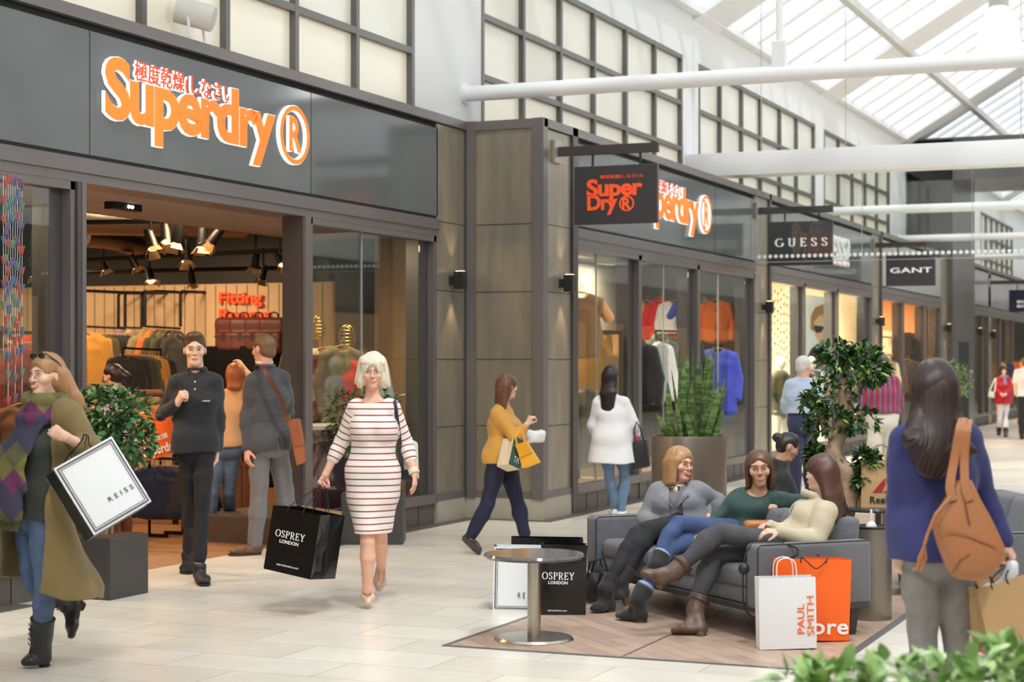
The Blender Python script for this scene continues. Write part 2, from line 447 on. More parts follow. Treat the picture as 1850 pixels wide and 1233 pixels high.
# ------------------------------------------------------------------ the place: materials
def brick_mat(name, c1, c2, mortar, bw, rh, ms, rough, off=.5, rot=0.0, spec=.5, grain=0.0):
    m = bpy.data.materials.new(name); m.use_nodes = True; nt = m.node_tree; b = nt.nodes['Principled BSDF']
    tc = nt.nodes.new('ShaderNodeTexCoord'); mp = nt.nodes.new('ShaderNodeMapping'); mp.inputs['Rotation'].default_value = (0,0,rot)
    br = nt.nodes.new('ShaderNodeTexBrick'); br.inputs['Scale'].default_value = 1
    br.inputs['Color1'].default_value = srgb(c1)+(1,); br.inputs['Color2'].default_value = srgb(c2)+(1,)
    br.inputs['Mortar'].default_value = srgb(mortar)+(1,)
    br.inputs['Brick Width'].default_value = bw; br.inputs['Row Height'].default_value = rh
    br.inputs['Mortar Size'].default_value = ms; br.inputs['Mortar Smooth'].default_value = .1; br.inputs['Bias'].default_value = 0; br.offset = off
    nt.links.new(tc.outputs['Object'], mp.inputs[0]); nt.links.new(mp.outputs[0], br.inputs['Vector'])
    last = br.outputs['Color']
    n = nt.nodes.new('ShaderNodeTexNoise'); n.inputs['Scale'].default_value = 3 if not grain else 6; n.inputs['Detail'].default_value = 6
    m3 = nt.nodes.new('ShaderNodeMapping'); nt.links.new(mp.outputs[0], m3.inputs[0]); nt.links.new(m3.outputs[0], n.inputs['Vector'])
    if grain: m3.inputs['Scale'].default_value = (.6, 14, 1)
    r = nt.nodes.new('ShaderNodeMapRange'); r.inputs[1].default_value = .3; r.inputs[2].default_value = .7
    a = .05 if not grain else grain
    r.inputs[3].default_value = 1-a; r.inputs[4].default_value = 1+a
    nt.links.new(n.outputs['Fac'], r.inputs[0])
    mx = nt.nodes.new('ShaderNodeMix'); mx.data_type = 'RGBA'; mx.blend_type = 'MULTIPLY'; mx.inputs[0].default_value = 1
    nt.links.new(last, mx.inputs[6]); nt.links.new(r.outputs[0], mx.inputs[7]); nt.links.new(mx.outputs[2], b.inputs['Base Color'])
    b.inputs['Roughness'].default_value = rough; b.inputs['Specular IOR Level'].default_value = spec
    MATS[name] = m; return m
M_tile = brick_mat('cream_tile', (232,226,214), (221,213,199), (182,175,163), .92, .46, .004, .26, rot=0)
M_wood = brick_mat('shop_oak', (168,122,82), (146,100,64), (90,62,42), 1.4, .12, .003, .35, rot=0, grain=.18)
M_parq = brick_mat('parquet', (190,164,144), (170,142,124), (140,118,102), .55, .11, .003, .4, rot=PI/4, grain=.14)
M_strip = mat('slate_strip', (92,86,82), .45, var=.08)
M_fascia = mat('fascia_panel', (100,104,105), .12, spec=.5, var=.05, vscale=.7)
M_frame = mat('frame_metal', (116,110,108), .38, metal=.25, spec=.5)
M_framed = mat('frame_dark', (76,72,72), .4, metal=.2)
M_bronze = mat('bronze_panel', (150,142,126), .34, metal=.4, var=.16, vscale=2.2, stretch=(3,3,.6))
M_gap = mat('shadow_gap', (24,23,23), .7)
M_stone = mat('skirting_stone', (176,168,152), .4, var=.08, vscale=5)
M_white = mat('white_plaster', (238,239,239), .7)
M_steel = mat('white_steel', (244,245,246), .45)
M_mull = mat('mullion_grey', (108,105,102), .4, metal=.2)
M_frost = mat('frosted_pane_glow', (220,222,212), .32, spec=.55, emit=(255,236,200), estr=.10)  # slight emission stands in for warm light behind the panes
M_frostw = mat('frosted_pane_low_glow', (232,229,214), .32, spec=.55, emit=(255,236,200), estr=.16)  # bottom row: paler copy with the backlight's stronger glow put in
M_glass = glassmat('shop_glass', refl=.05)
M_screen = glassmat('screen_glass', tint=(250,253,252), refl=.02)
M_roofgl = glassmat('roof_glass', tint=(248,251,253), refl=.05, frost=.12)
M_portal = mat('portal_cladding', (92,90,88), .30, spec=.45)
M_beige = mat('beige_boards', (205,178,140), .6)
M_black = mat('black_paint', (24,22,21), .6)
M_dark = mat('dark_metal', (46,44,43), .45, metal=.3)
M_blk = mat('black_metal', (22,22,23), .4, metal=.5)
M_orange = mat('orange_letter', (255,128,30), .45, emit=(255,120,25), estr=.45)
M_orred = mat('orange_red_letter', (244,88,40), .5, emit=(244,80,34), estr=.2)
M_whlet = mat('white_letter', (250,250,250), .5, emit=(255,255,255), estr=.55)
M_chrome = mat('brushed_steel', (190,184,172), .28, metal=1.0, var=.05, vscale=30, stretch=(1,1,.05))
M_warm = emis('warm_lamp', (255,214,150), 6.0)
M_cream = mat('cream_wall', (232,214,184), .7)
M_silver = mat('duct_foil', (170,160,148), .32, metal=1.0, bump=.3, bscale=20)
M_slat = mat('board_slats', (206,180,142), .6)

ZS, ZH, ZF0, ZF1, ZT = .30, 2.94, 3.15, 4.10, 4.20
X1, X2 = 0.0, .875
YR = onX(840.5, HY, X1).y          # return wall
YRm = YR
XW = -.10                          # clerestory plane
XR = 12.7
def st(o, kind='structure'): o['kind'] = kind; return o

# ---- floors
st(boxo('floor', (-.35,-8,-.2), (XR+1,80,0), M_tile))
st(boxo('floor_shop', (-11,-8,-.2), (-.35,80,.0), M_wood))
ZN = (3.46, 5.66, 9.5, 19.5)
st(boxo('floor_parquet', (ZN[0],ZN[2],0), (ZN[1],ZN[3],.004), M_parq))
t = MB(); w = .03
t.box((ZN[0]-w,ZN[2]-w,0),(ZN[0],ZN[3],.006)); t.box((ZN[1],ZN[2]-w,0),(ZN[1]+.05,ZN[3],.006)); t.box((ZN[0],ZN[2]-w,0),(ZN[1],ZN[2],.006))
t.box((4.52,ZN[2],0),(4.535,ZN[3],.006))
st(t.build('trim_parquet', mat('edge_metal', (120,118,116), .4, metal=.4)))
t = MB()
t.box((0,-8,0),(.17,9.98,.005)); t.box((0,fy(556,0),0),(.17,YR-.16,.005)); t.box((.0,YR-.16,0),(X2+.16,YR,.005)); t.box((X2,YR,0),(X2+.16,70,.005))
st(t.build('floor_slate_strip', M_strip))

# ---- shop front helper: all pieces of one tenant's glazed front in plane X
NW = [0]
def glazed_bay(X, ya, yb, jamb_far=.12, door=False, split=None):
    """framed display window from ya (near) to yb (far)"""
    NW[0] += 1
    f = MB()
    f.box((X-.10,ya,ZS-.08),(X+.012,ya+.05,ZH)); f.box((X-.10,yb-.05,ZS-.08),(X+.012,yb,ZH))
    f.box((X-.10,ya,ZH-.06),(X+.012,yb,ZH)); f.box((X-.10,ya,ZS-.09),(X+.02,yb,ZS))
    f.mi = 1
    f.box((X-.20,yb-.05-jamb_far,ZS),(X-.06,yb-.05,ZH-.06))
    o = st(f.build('window_%d' % NW[0], [M_frame, M_framed], bevel=0))
    g = MB().box((X-.055,ya+.05,ZS),(X-.045,yb-.05-jamb_far,ZH-.06))
    g.build('pane', M_glass, o)
    if split is not None:
        MB().box((X-.056,split-.004,ZS),(X-.040,split+.004,ZH-.06)).build('pane_joint', mat('glass_edge', (170,175,172), .2), o)
    b = MB()
    b.box((X-.12,ya,.0),(X-.01,yb,ZS-.09))
    n = max(1, int((yb-ya)/.34)); b.mi = 1
    for i in range(1, n): b.box((X-.011,ya+(yb-ya)*i/n-.003,.01),(X-.006,ya+(yb-ya)*i/n+.003,ZS-.1))
    b.build('stall_riser', [M_strip, M_gap], o)
    return o
def head_rail(X, ya, yb, n):
    t = MB(); t.box((X-.30,ya,ZH),(X+.015,yb,ZF0-.03)); t.mi = 1; t.box((X-.2,ya,ZF0-.03),(X-.005,yb,ZF0)); t.mi = 0
    t.box((X-.1,ya,ZH+.07),(X+.03,yb,ZF0-.035))
    return st(t.build('trim_%d' % n, [M_frame, M_gap]))
def fascia(X, ya, yb, n, joints=(), mater=None):
    t = MB(); t.box((X-.30,ya,ZF0),(X,yb,ZF1-.05)); t.mi = 1
    t.box((X-.30,ya,ZF1-.05),(X-.03,yb,ZF1+.01))
    for j in joints: t.box((X-.01,j-.004,ZF0),(X+.0015,j+.004,ZF1-.05))
    return st(t.build('wall_fascia_%d' % n, [mater or M_fascia, M_gap]))
def top_rail(X, ya, yb, n):
    return st(boxo('trim_top_%d' % n, (X-.45,ya,ZF1+.01),(X+.03,yb,ZT), M_frame))
JZ = (.98, 1.68, 2.39, 3.10)
def pilaster(X, ya, yb, n, sk=True):
    t = MB(); t.box((X-.3,ya,.22),(X,yb,ZF1)); t.mi = 1
    for z in JZ: t.box((X-.01,ya,z-.004),(X+.0015,yb,z+.004))
    t.mi = 2
    if sk: t.box((X-.3,ya,0),(X+.012,yb,.22))
    t.mi = 3; t.box((X-.3,ya,.22),(X+.012,yb,.30))
    return st(t.build('wall_pilaster_%d' % n, [M_bronze, M_gap, M_stone, M_frame]))
def post(X, ya, yb, n, z0=0, z1=ZT, mater=None, proud=.03):
    return st(boxo('trim_post_%d' % n, (X-.2,ya,z0),(X+proud,yb,z1), mater or M_framed))

# ---- near shop front (plane X1)
ydl, ydr = fy(150, X1), fy(547, X1)          # doorway
ywl, ywr = fy(558, X1), fy(786, X1)          # right-hand display window
glazed_bay(X1, 7.2, fy(133, X1), jamb_far=.16)
post(X1, fy(134, X1), fy(141, X1), 1, .0, ZH); post(X1, fy(142.5, X1), fy(150, X1), 2, 0, ZH, M_frame)
post(X1, fy(520, X1)+.25, ydr, 3, 0, ZH, M_framed, 0.0); post(X1, ydr, fy(557, X1), 4, 0, ZH, M_frame)
glazed_bay(X1, ywl, ywr, jamb_far=.22, split=fy(661, X1))
head_rail(X1, -8, fy(790, X1), 1)
fascia(X1, -8, fy(791, X1), 1, [fy(162, X1), fy(562, X1)])
top_rail(X1, -8, YR-.02, 1)
pilaster(X1, fy(789, X1), fy(838, X1), 1)
post(X1, fy(838, X1), fy(848.5, X1), 5, .22)
t = MB().box((X1-.3,-8,0),(X1,7.2,ZF0)); st(t.build('wall_left_near', M_bronze))
# ---- return wall at YR, from X1 out to X2
t = MB(); t.box((X1,YR,.22),(X2-.02,YR+.25,ZF1)); t.mi = 1
for z in JZ: t.box((X1,YR-.0015,z-.004),(X2,YR+.01,z+.004))
t.mi = 2; t.box((X1,YR-.012,0),(X2+.014,YR+.10,.22)); t.mi = 3; t.box((X1+.13,YR-.012,.22),(X2-.10,YR+.0,.30))
st(t.build('wall_return', [M_bronze, M_gap, M_stone, M_frame]))
t = MB(); t.box((X1-.0,YR-.03,.22),(X1+.13,YR+.2,ZT)); t.box((X2-.10,YR-.03,.22),(X2+.03,YR+.10,ZT)); t.box((X1+.13,YR-.028,ZF1),(X2-.10,YR+.0,ZT-.005))
st(t.build('trim_return', M_frame))
# ---- second front, plane X2
YA = YR
pilaster(X2, YA+.10, fy(1031, X2), 2)
post(X2, fy(1031, X2), fy(1040, X2), 6)
m1a, m1b = fy(1140, X2), fy(1158, X2); m2a, m2b = fy(1247, X2), fy(1263, X2); e2 = fy(1363, X2)
glazed_bay(X2, fy(1040, X2), m1b-.06, jamb_far=.22, split=fy(1084, X2))
glazed_bay(X2, m1b-.05, m2b-.06, jamb_far=.22, split=fy(1205, X2))
glazed_bay(X2, m2b-.05, e2, jamb_far=.30, split=fy(1303, X2))
post(X2, m1b-.06, m1b-.05, 7, 0, ZH, M_gap, .0); post(X2, m2b-.06, m2b-.05, 8, 0, ZH, M_gap, .0)
head_rail(X2, fy(1040, X2), e2, 2)
fascia(X2, fy(1040, X2), e2, 2, [fy(1292, X2)])
top_rail(X2, YA, 70, 2)
pilaster(X2, e2, fy(1387, X2), 3)
post(X2, fy(1387, X2), fy(1391, X2), 9)
g0, g1, g2, g3, g4, g5, g6 = [fy(p, X2) for p in (1391,1447,1453,1505,1513,1575,1591)]
glazed_bay(X2, g0, g2, jamb_far=.12); glazed_bay(X2, g2, g4, jamb_far=.14); glazed_bay(X2, g4, g5, jamb_far=.35)
head_rail(X2, g0, g5, 3); fascia(X2, g0, g5, 3)
pilaster(X2, g5, fy(1589, X2), 4); post(X2, fy(1589, X2), fy(1592, X2), 10)
h0, h1, h2, h3, h4 = [fy(p, X2) for p in (1592,1632,1672,1699,1712)]
M_fasl = mat('pale_fascia', (168,168,166), .25, spec=.5)
glazed_bay(X2, h0, h1, jamb_far=.15); glazed_bay(X2, h1, h2, jamb_far=.15); glazed_bay(X2, h2, h3, jamb_far=.3)
head_rail(X2, h0, h3, 4); fascia(X2, h0, h3, 4, [], M_fasl)
pilaster(X2, h3, h4, 5)
# ---- dark portal: column and lintel across the mall
p0, p1 = h4, fy(1752, X2)
t = MB(); t.box((XW,p0,0),(X2+.12,p1,6.9)); t.mi = 1
yA, yB = p0+.25*(p1-p0), p0+.72*(p1-p0)
t.box((X2+.06,yA,.0),(X2+.125,yB,2.15))
st(t.build('wall_portal', [M_portal, M_gap]))
t = MB(); t.box((XW,p0,5.95),(XR,p1,6.95)); st(t.build('wall_portal_lintel', M_portal))
# ---- far shop fronts
k = [fy(p, X2) for p in (1758,1763,1786,1790,1822,1826,1850,1862,1900)]
post(X2, p1, k[0], 11)
glazed_bay(X2, k[0], fy(1775, X2), jamb_far=.1); glazed_bay(X2, fy(1775, X2), k[2], jamb_far=.3)
pilaster(X2, k[2], k[3], 6)
glazed_bay(X2, k[3], fy(1808, X2), jamb_far=.15); glazed_bay(X2, fy(1808, X2), k[4]+1.0, jamb_far=.2); glazed_bay(X2, k[4]+1.0, 70, jamb_far=.3)
head_rail(X2, k[0], 70, 5); fascia(X2, k[0], 70, 5, [k[2], k[3]], mat('far_fascia', (150,150,150), .12, spec=.6))

# ---- clerestory wall with frosted window grids
Z0c, Z1c = ZT-.1, 6.87
rows = [6.14, 5.46, 4.79, 4.11]
secs = [[fy(p, XW) for p in (259,410,535,645,745)], [fy(p, XW) for p in (871.6,946,1013.5,1074,1131.8,1184,1231)],
        [fy(p, XW) for p in (1263,1302,1341,1375,1410,1440,1471)], [fy(p, XW) for p in (1489,1516,1541,1564,1585,1606)]]
pitch = secs[0][1]-secs[0][0]
s0 = [secs[0][0]-1.26*i for i in range(5,0,-1)]+secs[0]
secs[0] = s0
secs.append([p1+.4+1.2*i for i in range(6)]); secs.append([p1+8.6+1.2*i for i in range(7)])
edges = [-8]
wall = MB()
ycur = -8.0
for sct in secs:
    wall.box((XW-.25,ycur,Z0c),(XW,sct[0],Z1c)); wall.box((XW-.25,sct[0],rows[0]),(XW,sct[-1],Z1c)); ycur = sct[-1]
wall.box((XW-.25,ycur,Z0c),(XW,75,Z1c))
st(wall.build('wall_left', M_white))
for i, sct in enumerate(secs):
    f = MB(); wd = .032
    for y in sct: f.box((XW-.12,y-wd,Z0c),(XW+.012,y+wd,rows[0]+wd))
    for z in rows[:-1]: f.box((XW-.12,sct[0],z-wd),(XW+.010,sct[-1],z+wd))
    NW[0] += 1
    o = st(f.build('window_%d' % NW[0], M_mull))
    for a, b in zip(sct[:-1], sct[1:]):
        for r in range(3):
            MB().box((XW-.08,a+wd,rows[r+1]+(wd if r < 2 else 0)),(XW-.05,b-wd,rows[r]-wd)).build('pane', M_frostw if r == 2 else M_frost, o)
# raised surround of the second pier bay
y0, y1 = fy(1250, XW), fy(1618, XW)
t = MB(); t.box((XW,y0,4.72),(XW+.05,y0+.07,6.5)); t.box((XW,y0+.07,6.42),(XW+.05,y0+.14,6.5)); st(t.build('trim_cable_duct', M_white))

# ---- glazed pitched roof
XE = XW; XRI = 6.3; ZE = 6.87; TN = .60; ZRI = ZE+TN*(XRI-XE); XE2 = 2*XRI-XE
piers = [17.6-8.2*i for i in range(1,4)][::-1]+[17.6+8.2*i for i in range(7)]
def roofz(x): return ZE+TN*(x-XE) if x <= XRI else ZE+TN*(XE2-x)
raf = MB()
for y in piers:
    for (xa, xb) in ((XE,XRI),(XE2,XRI)):
        a, b = y+.10, y+1.35; raf.hexa([(xa,a,roofz(xa)-.10),(xa,b,roofz(xa)-.10),(xb,b,ZRI-.10),(xb,a,ZRI-.10),(xa,a,roofz(xa)+.02),(xa,b,roofz(xa)+.02),(xb,b,ZRI+.02),(xb,a,ZRI+.02)])
st(raf.build('ceiling_rafters', M_steel))
gb = MB(); y = -7.0
while y < 72:
    for (xa, xb) in ((XE,XRI),(XE2,XRI)):
        gb.hexa([(xa,y-.05,roofz(xa)-.04),(xa,y+.05,roofz(xa)-.04),(xb,y+.05,ZRI-.04),(xb,y-.05,ZRI-.04),(xa,y-.05,roofz(xa)+.06),(xa,y+.05,roofz(xa)+.06),(xb,y+.05,ZRI+.06),(xb,y-.05,ZRI+.06)])
    y += 1.03
st(gb.build('ceiling_glazing_bars', M_steel))
pu = MB()
for x in (1.4, 3.8, XRI, 8.8, 11.2): pu.box((x-.07,-8,roofz(x)-.16),(x+.07,75,roofz(x)-.02))
st(pu.build('ceiling_purlins', mat('purlin_grey', (214,214,208), .5)))
gl = MB()
for (xa, xb) in ((XE,XRI),(XE2,XRI)): gl.poly([(xa,-8,roofz(xa)+.03),(xb,-8,ZRI+.03),(xb,75,ZRI+.03),(xa,75,roofz(xa)+.03)])
st(gl.build('ceiling_glass', M_roofgl))
gut = MB().box((XW-.3,-8,Z1c-.02),(XW+.16,75,Z1c+.1)); st(gut.build('trim_gutter', M_steel))
# ---- ties
def tie(y, label, hang=None):
    th = thing('tie_rod', label, 'tie rod', (XW,y,4.53))
    L = XR-XW
    MB().cyl((0,0,0),(L,0,0),.083,20).build('tube', M_steel, th, smooth=True)
    MB().cyl((0,0,0),(.03,0,0),.11,20).build('wall_plate', M_steel, th, smooth=True)
    for x in (XRI-XW,):
        MB().cyl((x,0,.2),(x,0,ZRI-4.6),.03,10).build('hanger_rod', M_steel, th, smooth=True)
    if hang: 
        MB().cyl((hang-XW,0,.2),(hang-XW,0,roofz(hang)-4.6),.032,10).build('hanger_rod', M_steel, th, smooth=True)
        MB().box((hang-XW-.07,-.05,.05),(hang-XW+.07,.05,.33)).build('clevis', M_steel, th, bevel=.008)
    return th
tie(17.6, 'near white tubular tie rod spanning from the white pier beside the hanging sign', 3.35)
tie(34.0, 'second white tubular tie rod, beyond the box beam and behind the white lettered square sign')
tie(42.2, 'third white tubular tie rod, fixed to the dark portal column')
tie(9.4, 'white tubular tie rod over the near end of the mall')
tie(50.4, 'farthest white tubular tie rod past the dark portal')
bm_ = boxo('ceiling_beam', (XW,25.55,4.39),(XR,26.0,4.73), M_steel, bevel=.01); st(bm_)
# ---- glass smoke screen under and over the beam
YG = 25.75
NWs = MB()
sx = [.92+1.55*i for i in range(8)]
for a, b in zip(sx[:-1], sx[1:]): NWs.box((a+.004,YG-.006,3.12),(b-.004,YG+.006,4.39))
scr = st(NWs.build('window_smoke_screen', M_screen))
e = MB()
for a in sx: e.box((a-.003,YG-.007,3.12),(a+.003,YG+.007,4.39))
e.box((sx[0],YG-.008,3.112),(sx[-1],YG+.008,3.122))
e.build('pane_edge', mat('glass_edge', (170,175,172), .2), scr)
d = MB(); x = .96
while x < sx[-1]:
    d.tube([(x,YG-.009,3.20),(x,YG-.0065,3.20)], .028, 14); x += .083
o = d.build('frosted_dots', mat('frost_dot', (246,248,246), .6), scr); o['kind'] = 'stuff'

# ---- opposite side of the mall (seen in reflections)
op = MB(); op.box((XR,-8,0),(XR+.3,75,3.0)); op.mi = 1; op.box((XR-.02,-8,3.0),(XR+.3,75,4.15)); op.mi = 2; op.box((XR+.1,-8,4.15),(XR+.4,75,6.95))
op.mi = 3
for i in range(24): op.box((XR-.03,-7+3.4*i,0),(XR,-6.4+3.4*i,4.1))
op.mi = 4
for i in range(24): op.box((XR-.02,-6.2+3.4*i,.35),(XR,-3.8+3.4*i,2.85))
st(op.build('wall_right', [M_framed, M_fascia, M_white, M_bronze, emis('lit_shop', (170,140,108), .3)]))
o = link('shop_sign', fit_mesh(text_mesh('MUSTO', 1, .02, .03), 2.3, .46), M_whlet)
o.matrix_world = frame_matrix((XR-.05, 29.8, 3.3), (0,-1,0), (0,0,1)); tag(o, 'white letters on the dark fascia across the mall, seen mirrored in the second shop window', 'sign')
t = MB(); t.box((-2.2,69.9,0),(X2-.02,76,4.2)); t.box((-.3,76,0),(XR+.4,76.3,4.2)); t.mi = 1; t.box((-.3,76,4.2),(XR+.4,76.3,11)); t.mi = 0; t.box((-.3,-8.6,0),(XR+.4,-8.3,4.2)); t.mi = 1; t.box((-.3,-8.6,4.2),(XR+.4,-8.3,11))
st(t.build('wall_end_added', [mat('end_grey', (112,108,104), .6), mat('end_pale', (176,174,170), .7)]))  # end walls added to keep white sky out of grazing reflections
st(MB().box((-11,-8.2,-.2),(-.3,75,-.01)).build('floor_back', M_black))
st(MB().box((-11.3,-8,0),(-11,75,6.87)).build('wall_back', M_black))
# ------------------------------------------------------------------ shop interiors
YB = 21.0                                             # boarded back wall of the near shop
t = MB(); t.box((-11,YB,0),(-1.0,YB+.15,2.72)); t.mi = 1; t.box((-11,YB-.02,2.72),(-1.0,YB+.2,4.0)); t.mi = 2
x = -10.8
while x < -1.05: t.box((x-.006,YB-.003,.1),(x+.006,YB+.01,2.70)); x += .165
st(t.build('wall_fitting_rooms', [M_beige, M_black, mat('board_groove', (96,78,58), .7)]))
st(boxo('ceiling_shop', (-11,-8,3.75),(-.3,21.2,3.85), M_black))
st(boxo('ceiling_soffit', (-1.75,-8,2.97),(-.02,17.2,3.0), mat('soffit_paint', (150,142,134), .7)))
st(boxo('ceiling_bulkhead', (-1.78,-8,2.97),(-1.75,17.2,3.12), M_black))
t = MB(); t.box((-1.0,YR-.15,0),(-.12,YR-.05,2.97)); t.mi = 1; t.box((-1.35,YR-.4,0),(-1.0,YR-.0,2.97))
st(t.build('wall_window_partition', [mat('partition_tan', (150,120,88), .6), M_dark]))
st(boxo('wall_shop_divider', (-1.0,YR,0),(-.9,27.0,3.7), mat('divider_grey', (132,126,116), .7)))
st(boxo('ceiling_shop_second', (-1.0,YR+.25,3.05),(X2-.3,25.4,3.1), mat('soffit_dark', (80,74,68), .7)))
st(boxo('floor_window_plinth', (-.9,YR+.3,0),(X2-.3,25.2,.26), mat('plinth_wood', (150,120,92), .5)))
st(boxo('floor_display_plinth', (-1.3,ywl+.1,0),(X1-.25,YR-.2,.24), mat('plinth_dark', (84,70,62), .5)))
st(boxo('floor_display_plinth_left', (-1.3,7.3,0),(X1-.25,fy(128,X1),.24), MATS['plinth_dark']))
# side walls that close each shop front
M_lit = mat('lit_cream', (240,226,200), .7)
st(boxo('wall_shop_left_side', (-11,5.8,0),(-.3,6.0,3.8), M_beige))
st(boxo('wall_second_end', (-1.0,fy(1366,X2),0),(X2-.3,fy(1366,X2)+.1,3.7), mat('end_wall_grey', (104,98,90), .7)))
st(boxo('wall_third_back', (-1.5,fy(1388,X2),0),(-1.4,fy(1580,X2),3.7), M_lit))
st(boxo('wall_third_end', (-1.5,fy(1578,X2),0),(X2-.3,fy(1580,X2),3.7), M_lit))
st(boxo('ceiling_third', (-1.5,fy(1388,X2),3.3),(X2-.3,fy(1580,X2),3.36), M_lit))
M_tan = mat('warm_tan', (214,170,126), .7)
st(boxo('wall_fourth_back', (-2.2,fy(1590,X2),0),(-2.1,h3,3.7), M_tan))
st(boxo('ceiling_fourth', (-2.2,fy(1590,X2),3.3),(X2-.3,h3,3.36), M_tan))
st(boxo('wall_fourth_end', (-2.2,h3-.1,0),(X2-.3,h3,3.7), M_tan))
M_oliv = mat('pale_lime', (206,200,150), .7)
st(boxo('wall_far_back', (-1.6,p1,0),(-1.5,70,3.7), M_tan))
st(boxo('wall_far_panel', (-.5,k[0]+.2,0),(-.4,k[2]+.4,3.2), M_oliv))
st(boxo('ceiling_far', (-1.6,p1,3.3),(X2-.3,70,3.36), M_tan))

# ---- projecting and fascia signs
KANJI = '極度乾燥(しなさい)'


def fascia_sign(X, ya, yb, yr, label):
    th = thing('shop_sign', label, 'sign', (X, ya, 3.30), 0)
    def put(me, o, name, m, w, h, dx):
        fit_mesh(me, w, h); ob = link(name, me, m, th); ob.matrix_local = frame_matrix((dx, o[0], o[1]), (0,1,0), (0,0,1)); return ob
    W = yb-ya
    for nm, ext, bold, dx, m in (('letter_returns', .014, .044, .022, M_whlet), ('letter_faces', .003, .034, .040, M_orange)):
        g = .0 if nm == 'letter_faces' else .006
        put(text_mesh('Superdry', 1, ext, bold, .93), (-g, -g), nm, m, W+2*g, .60+2*g, dx)
    ka = fy(236, X1)-fy(180, X1); kw = fy(421, X1)-fy(236, X1)
    for nm, ext, bold, dx, m in (('small_letter_returns', .010, .026, .016, M_whlet), ('small_letter_faces', .003, .004, .030, M_orred)):
        put(text_mesh(KANJI, 1, ext, bold, 1.0, res=2), (ka, .44), nm, m, kw, .18, dx)
    c = yr-ya; R = .26
    for nm, d0, d1, ro, ri, m in (('ring_return', .0, .036, R, R-.052, M_whlet), ('ring_face', .036, .042, R-.006, R-.046, M_orange)):
        b = MB(); n = 48
        for (xx, r) in (): pass
        V = []
        for r in (ro, ri):
            for xx in (d0, d1): V.append([Vector((xx, c+r*math.cos(2*PI*i/n), .33+r*math.sin(2*PI*i/n))) for i in range(n)])
        b.rings([V[0], V[1], V[3], V[2], V[0]], cap=False)
        b.build(nm, m, th)
    put(text_mesh('R', 1, .014, .035), (c-.10, .33-.15), 'letter_return', M_whlet, .21, .31, .022)
    put(text_mesh('R', 1, .004, .02), (c-.095, .33-.145), 'letter_face', M_orange, .20, .30, .040)
    return th
ya, yb, yr = fy(182, X1), fy(490, X1), fy(526, X1)
fascia_sign(X1, ya, yb, yr, 'large orange and white illuminated lettering on the grey fascia above the open doorway')
off = fy(1271, X2)-yr
fascia_sign(X2, ya+off, yb+off, yr+off, 'orange and white lettering on the second fascia, half hidden behind the hanging square sign')

def hang_sign(px_b, y_arm, px_l, px_r, y_t, y_b, label, texts, rods, X=X2, armr=None, thick=.06, panel=None):
    Y = fy(px_b, X)
    a = onY(px_b, y_arm, Y); L = onY(px_l, (y_t+y_b)/2, Y); Rr = onY(px_r, (y_t+y_b)/2, Y)
    zt, zb = onY((px_l+px_r)/2, y_t, Y).z, onY((px_l+px_r)/2, y_b, Y).z
    th = thing('hanging_sign', label, 'sign', (X, Y, zb))
    za = a.z-zb; x1 = (onY(armr or px_r, y_arm, Y).x-X)
    MB().box((.03,-.025,za-.05),(x1,.025,za+.05)).build('arm', mat('sign_arm', (70,60,58), .5), th, bevel=.004)
    MB().box((0,-.10,za-.12),(.04,.10,za+.12)).build('wall_plate', M_steel if False else mat('plate_light', (168,160,146), .4, metal=.4), th, bevel=.004)
    MB().box((L.x-X,-thick/2,0),(Rr.x-X,thick/2,zt-zb)).build('panel', panel or mat('sign_panel', (62,60,62), .35), th, bevel=.006)
    for px in rods:
        xx = onY(px, y_t, Y).x-X; MB().cyl((xx,0,zt-zb),(xx,0,za),.014,8).build('rod', M_dark, th)
    for body, pl, pr, yt, yb_, m, bold, sp in texts:
        q0, q1 = onY(pl, yb_, Y), onY(pr, yt, Y)
        for s in (1,):
            me = fit_mesh(serif_mesh(body.replace(' ',''), .42, .19, .07, .003) if body == 'G U E S S' else text_mesh(body, 1, .003, bold, sp), q1.x-q0.x, q1.z-q0.z)
            ob = link('lettering', me, m, th); ob.matrix_local = frame_matrix((q0.x-X, -thick/2-.003, q0.z-zb), (1,0,0), (0,0,1))
    return th, Y, zb
M_plw = mat('sign_white', (248,248,248), .5, emit=(255,255,255), estr=.15)
th, Yq, zq = hang_sign(1003, 275, 1039, 1189, 299, 405, 'square dark sign with orange-red letters hanging from an arm on the bronze corner pilaster',
    [('Super', 1062, 1163, 321, 366, M_orred, .035, .95), ('Dry', 1063, 1117, 351, 390, M_orred, .035, .95), (KANJI, 1086, 1163, 314, 325, M_orred, .004, 1.0), ('R', 1126, 1142, 357, 380, M_orred, .03, 1)], (1071, 1157), armr=1190)
c = onY(1134, 368, Yq); b = MB(); n = 40; V = []
for r in (.082, .066):
    for yy in (-.030, -.036): V.append([Vector((c.x-X2+r*math.cos(2*PI*i/n), yy, c.z-zq+r*math.sin(2*PI*i/n))) for i in range(n)])
b.rings([V[0], V[1], V[3], V[2], V[0]], cap=False).build('lettering_ring', M_orred, th)
hang_sign(1366, 382, 1391, 1505, 400, 480, 'dark hanging sign with spaced white serif capitals beyond the smoke screen', [('G U E S S', 1401, 1496, 429, 447, M_plw, .03, .95)], (1418, 1480), armr=1505)
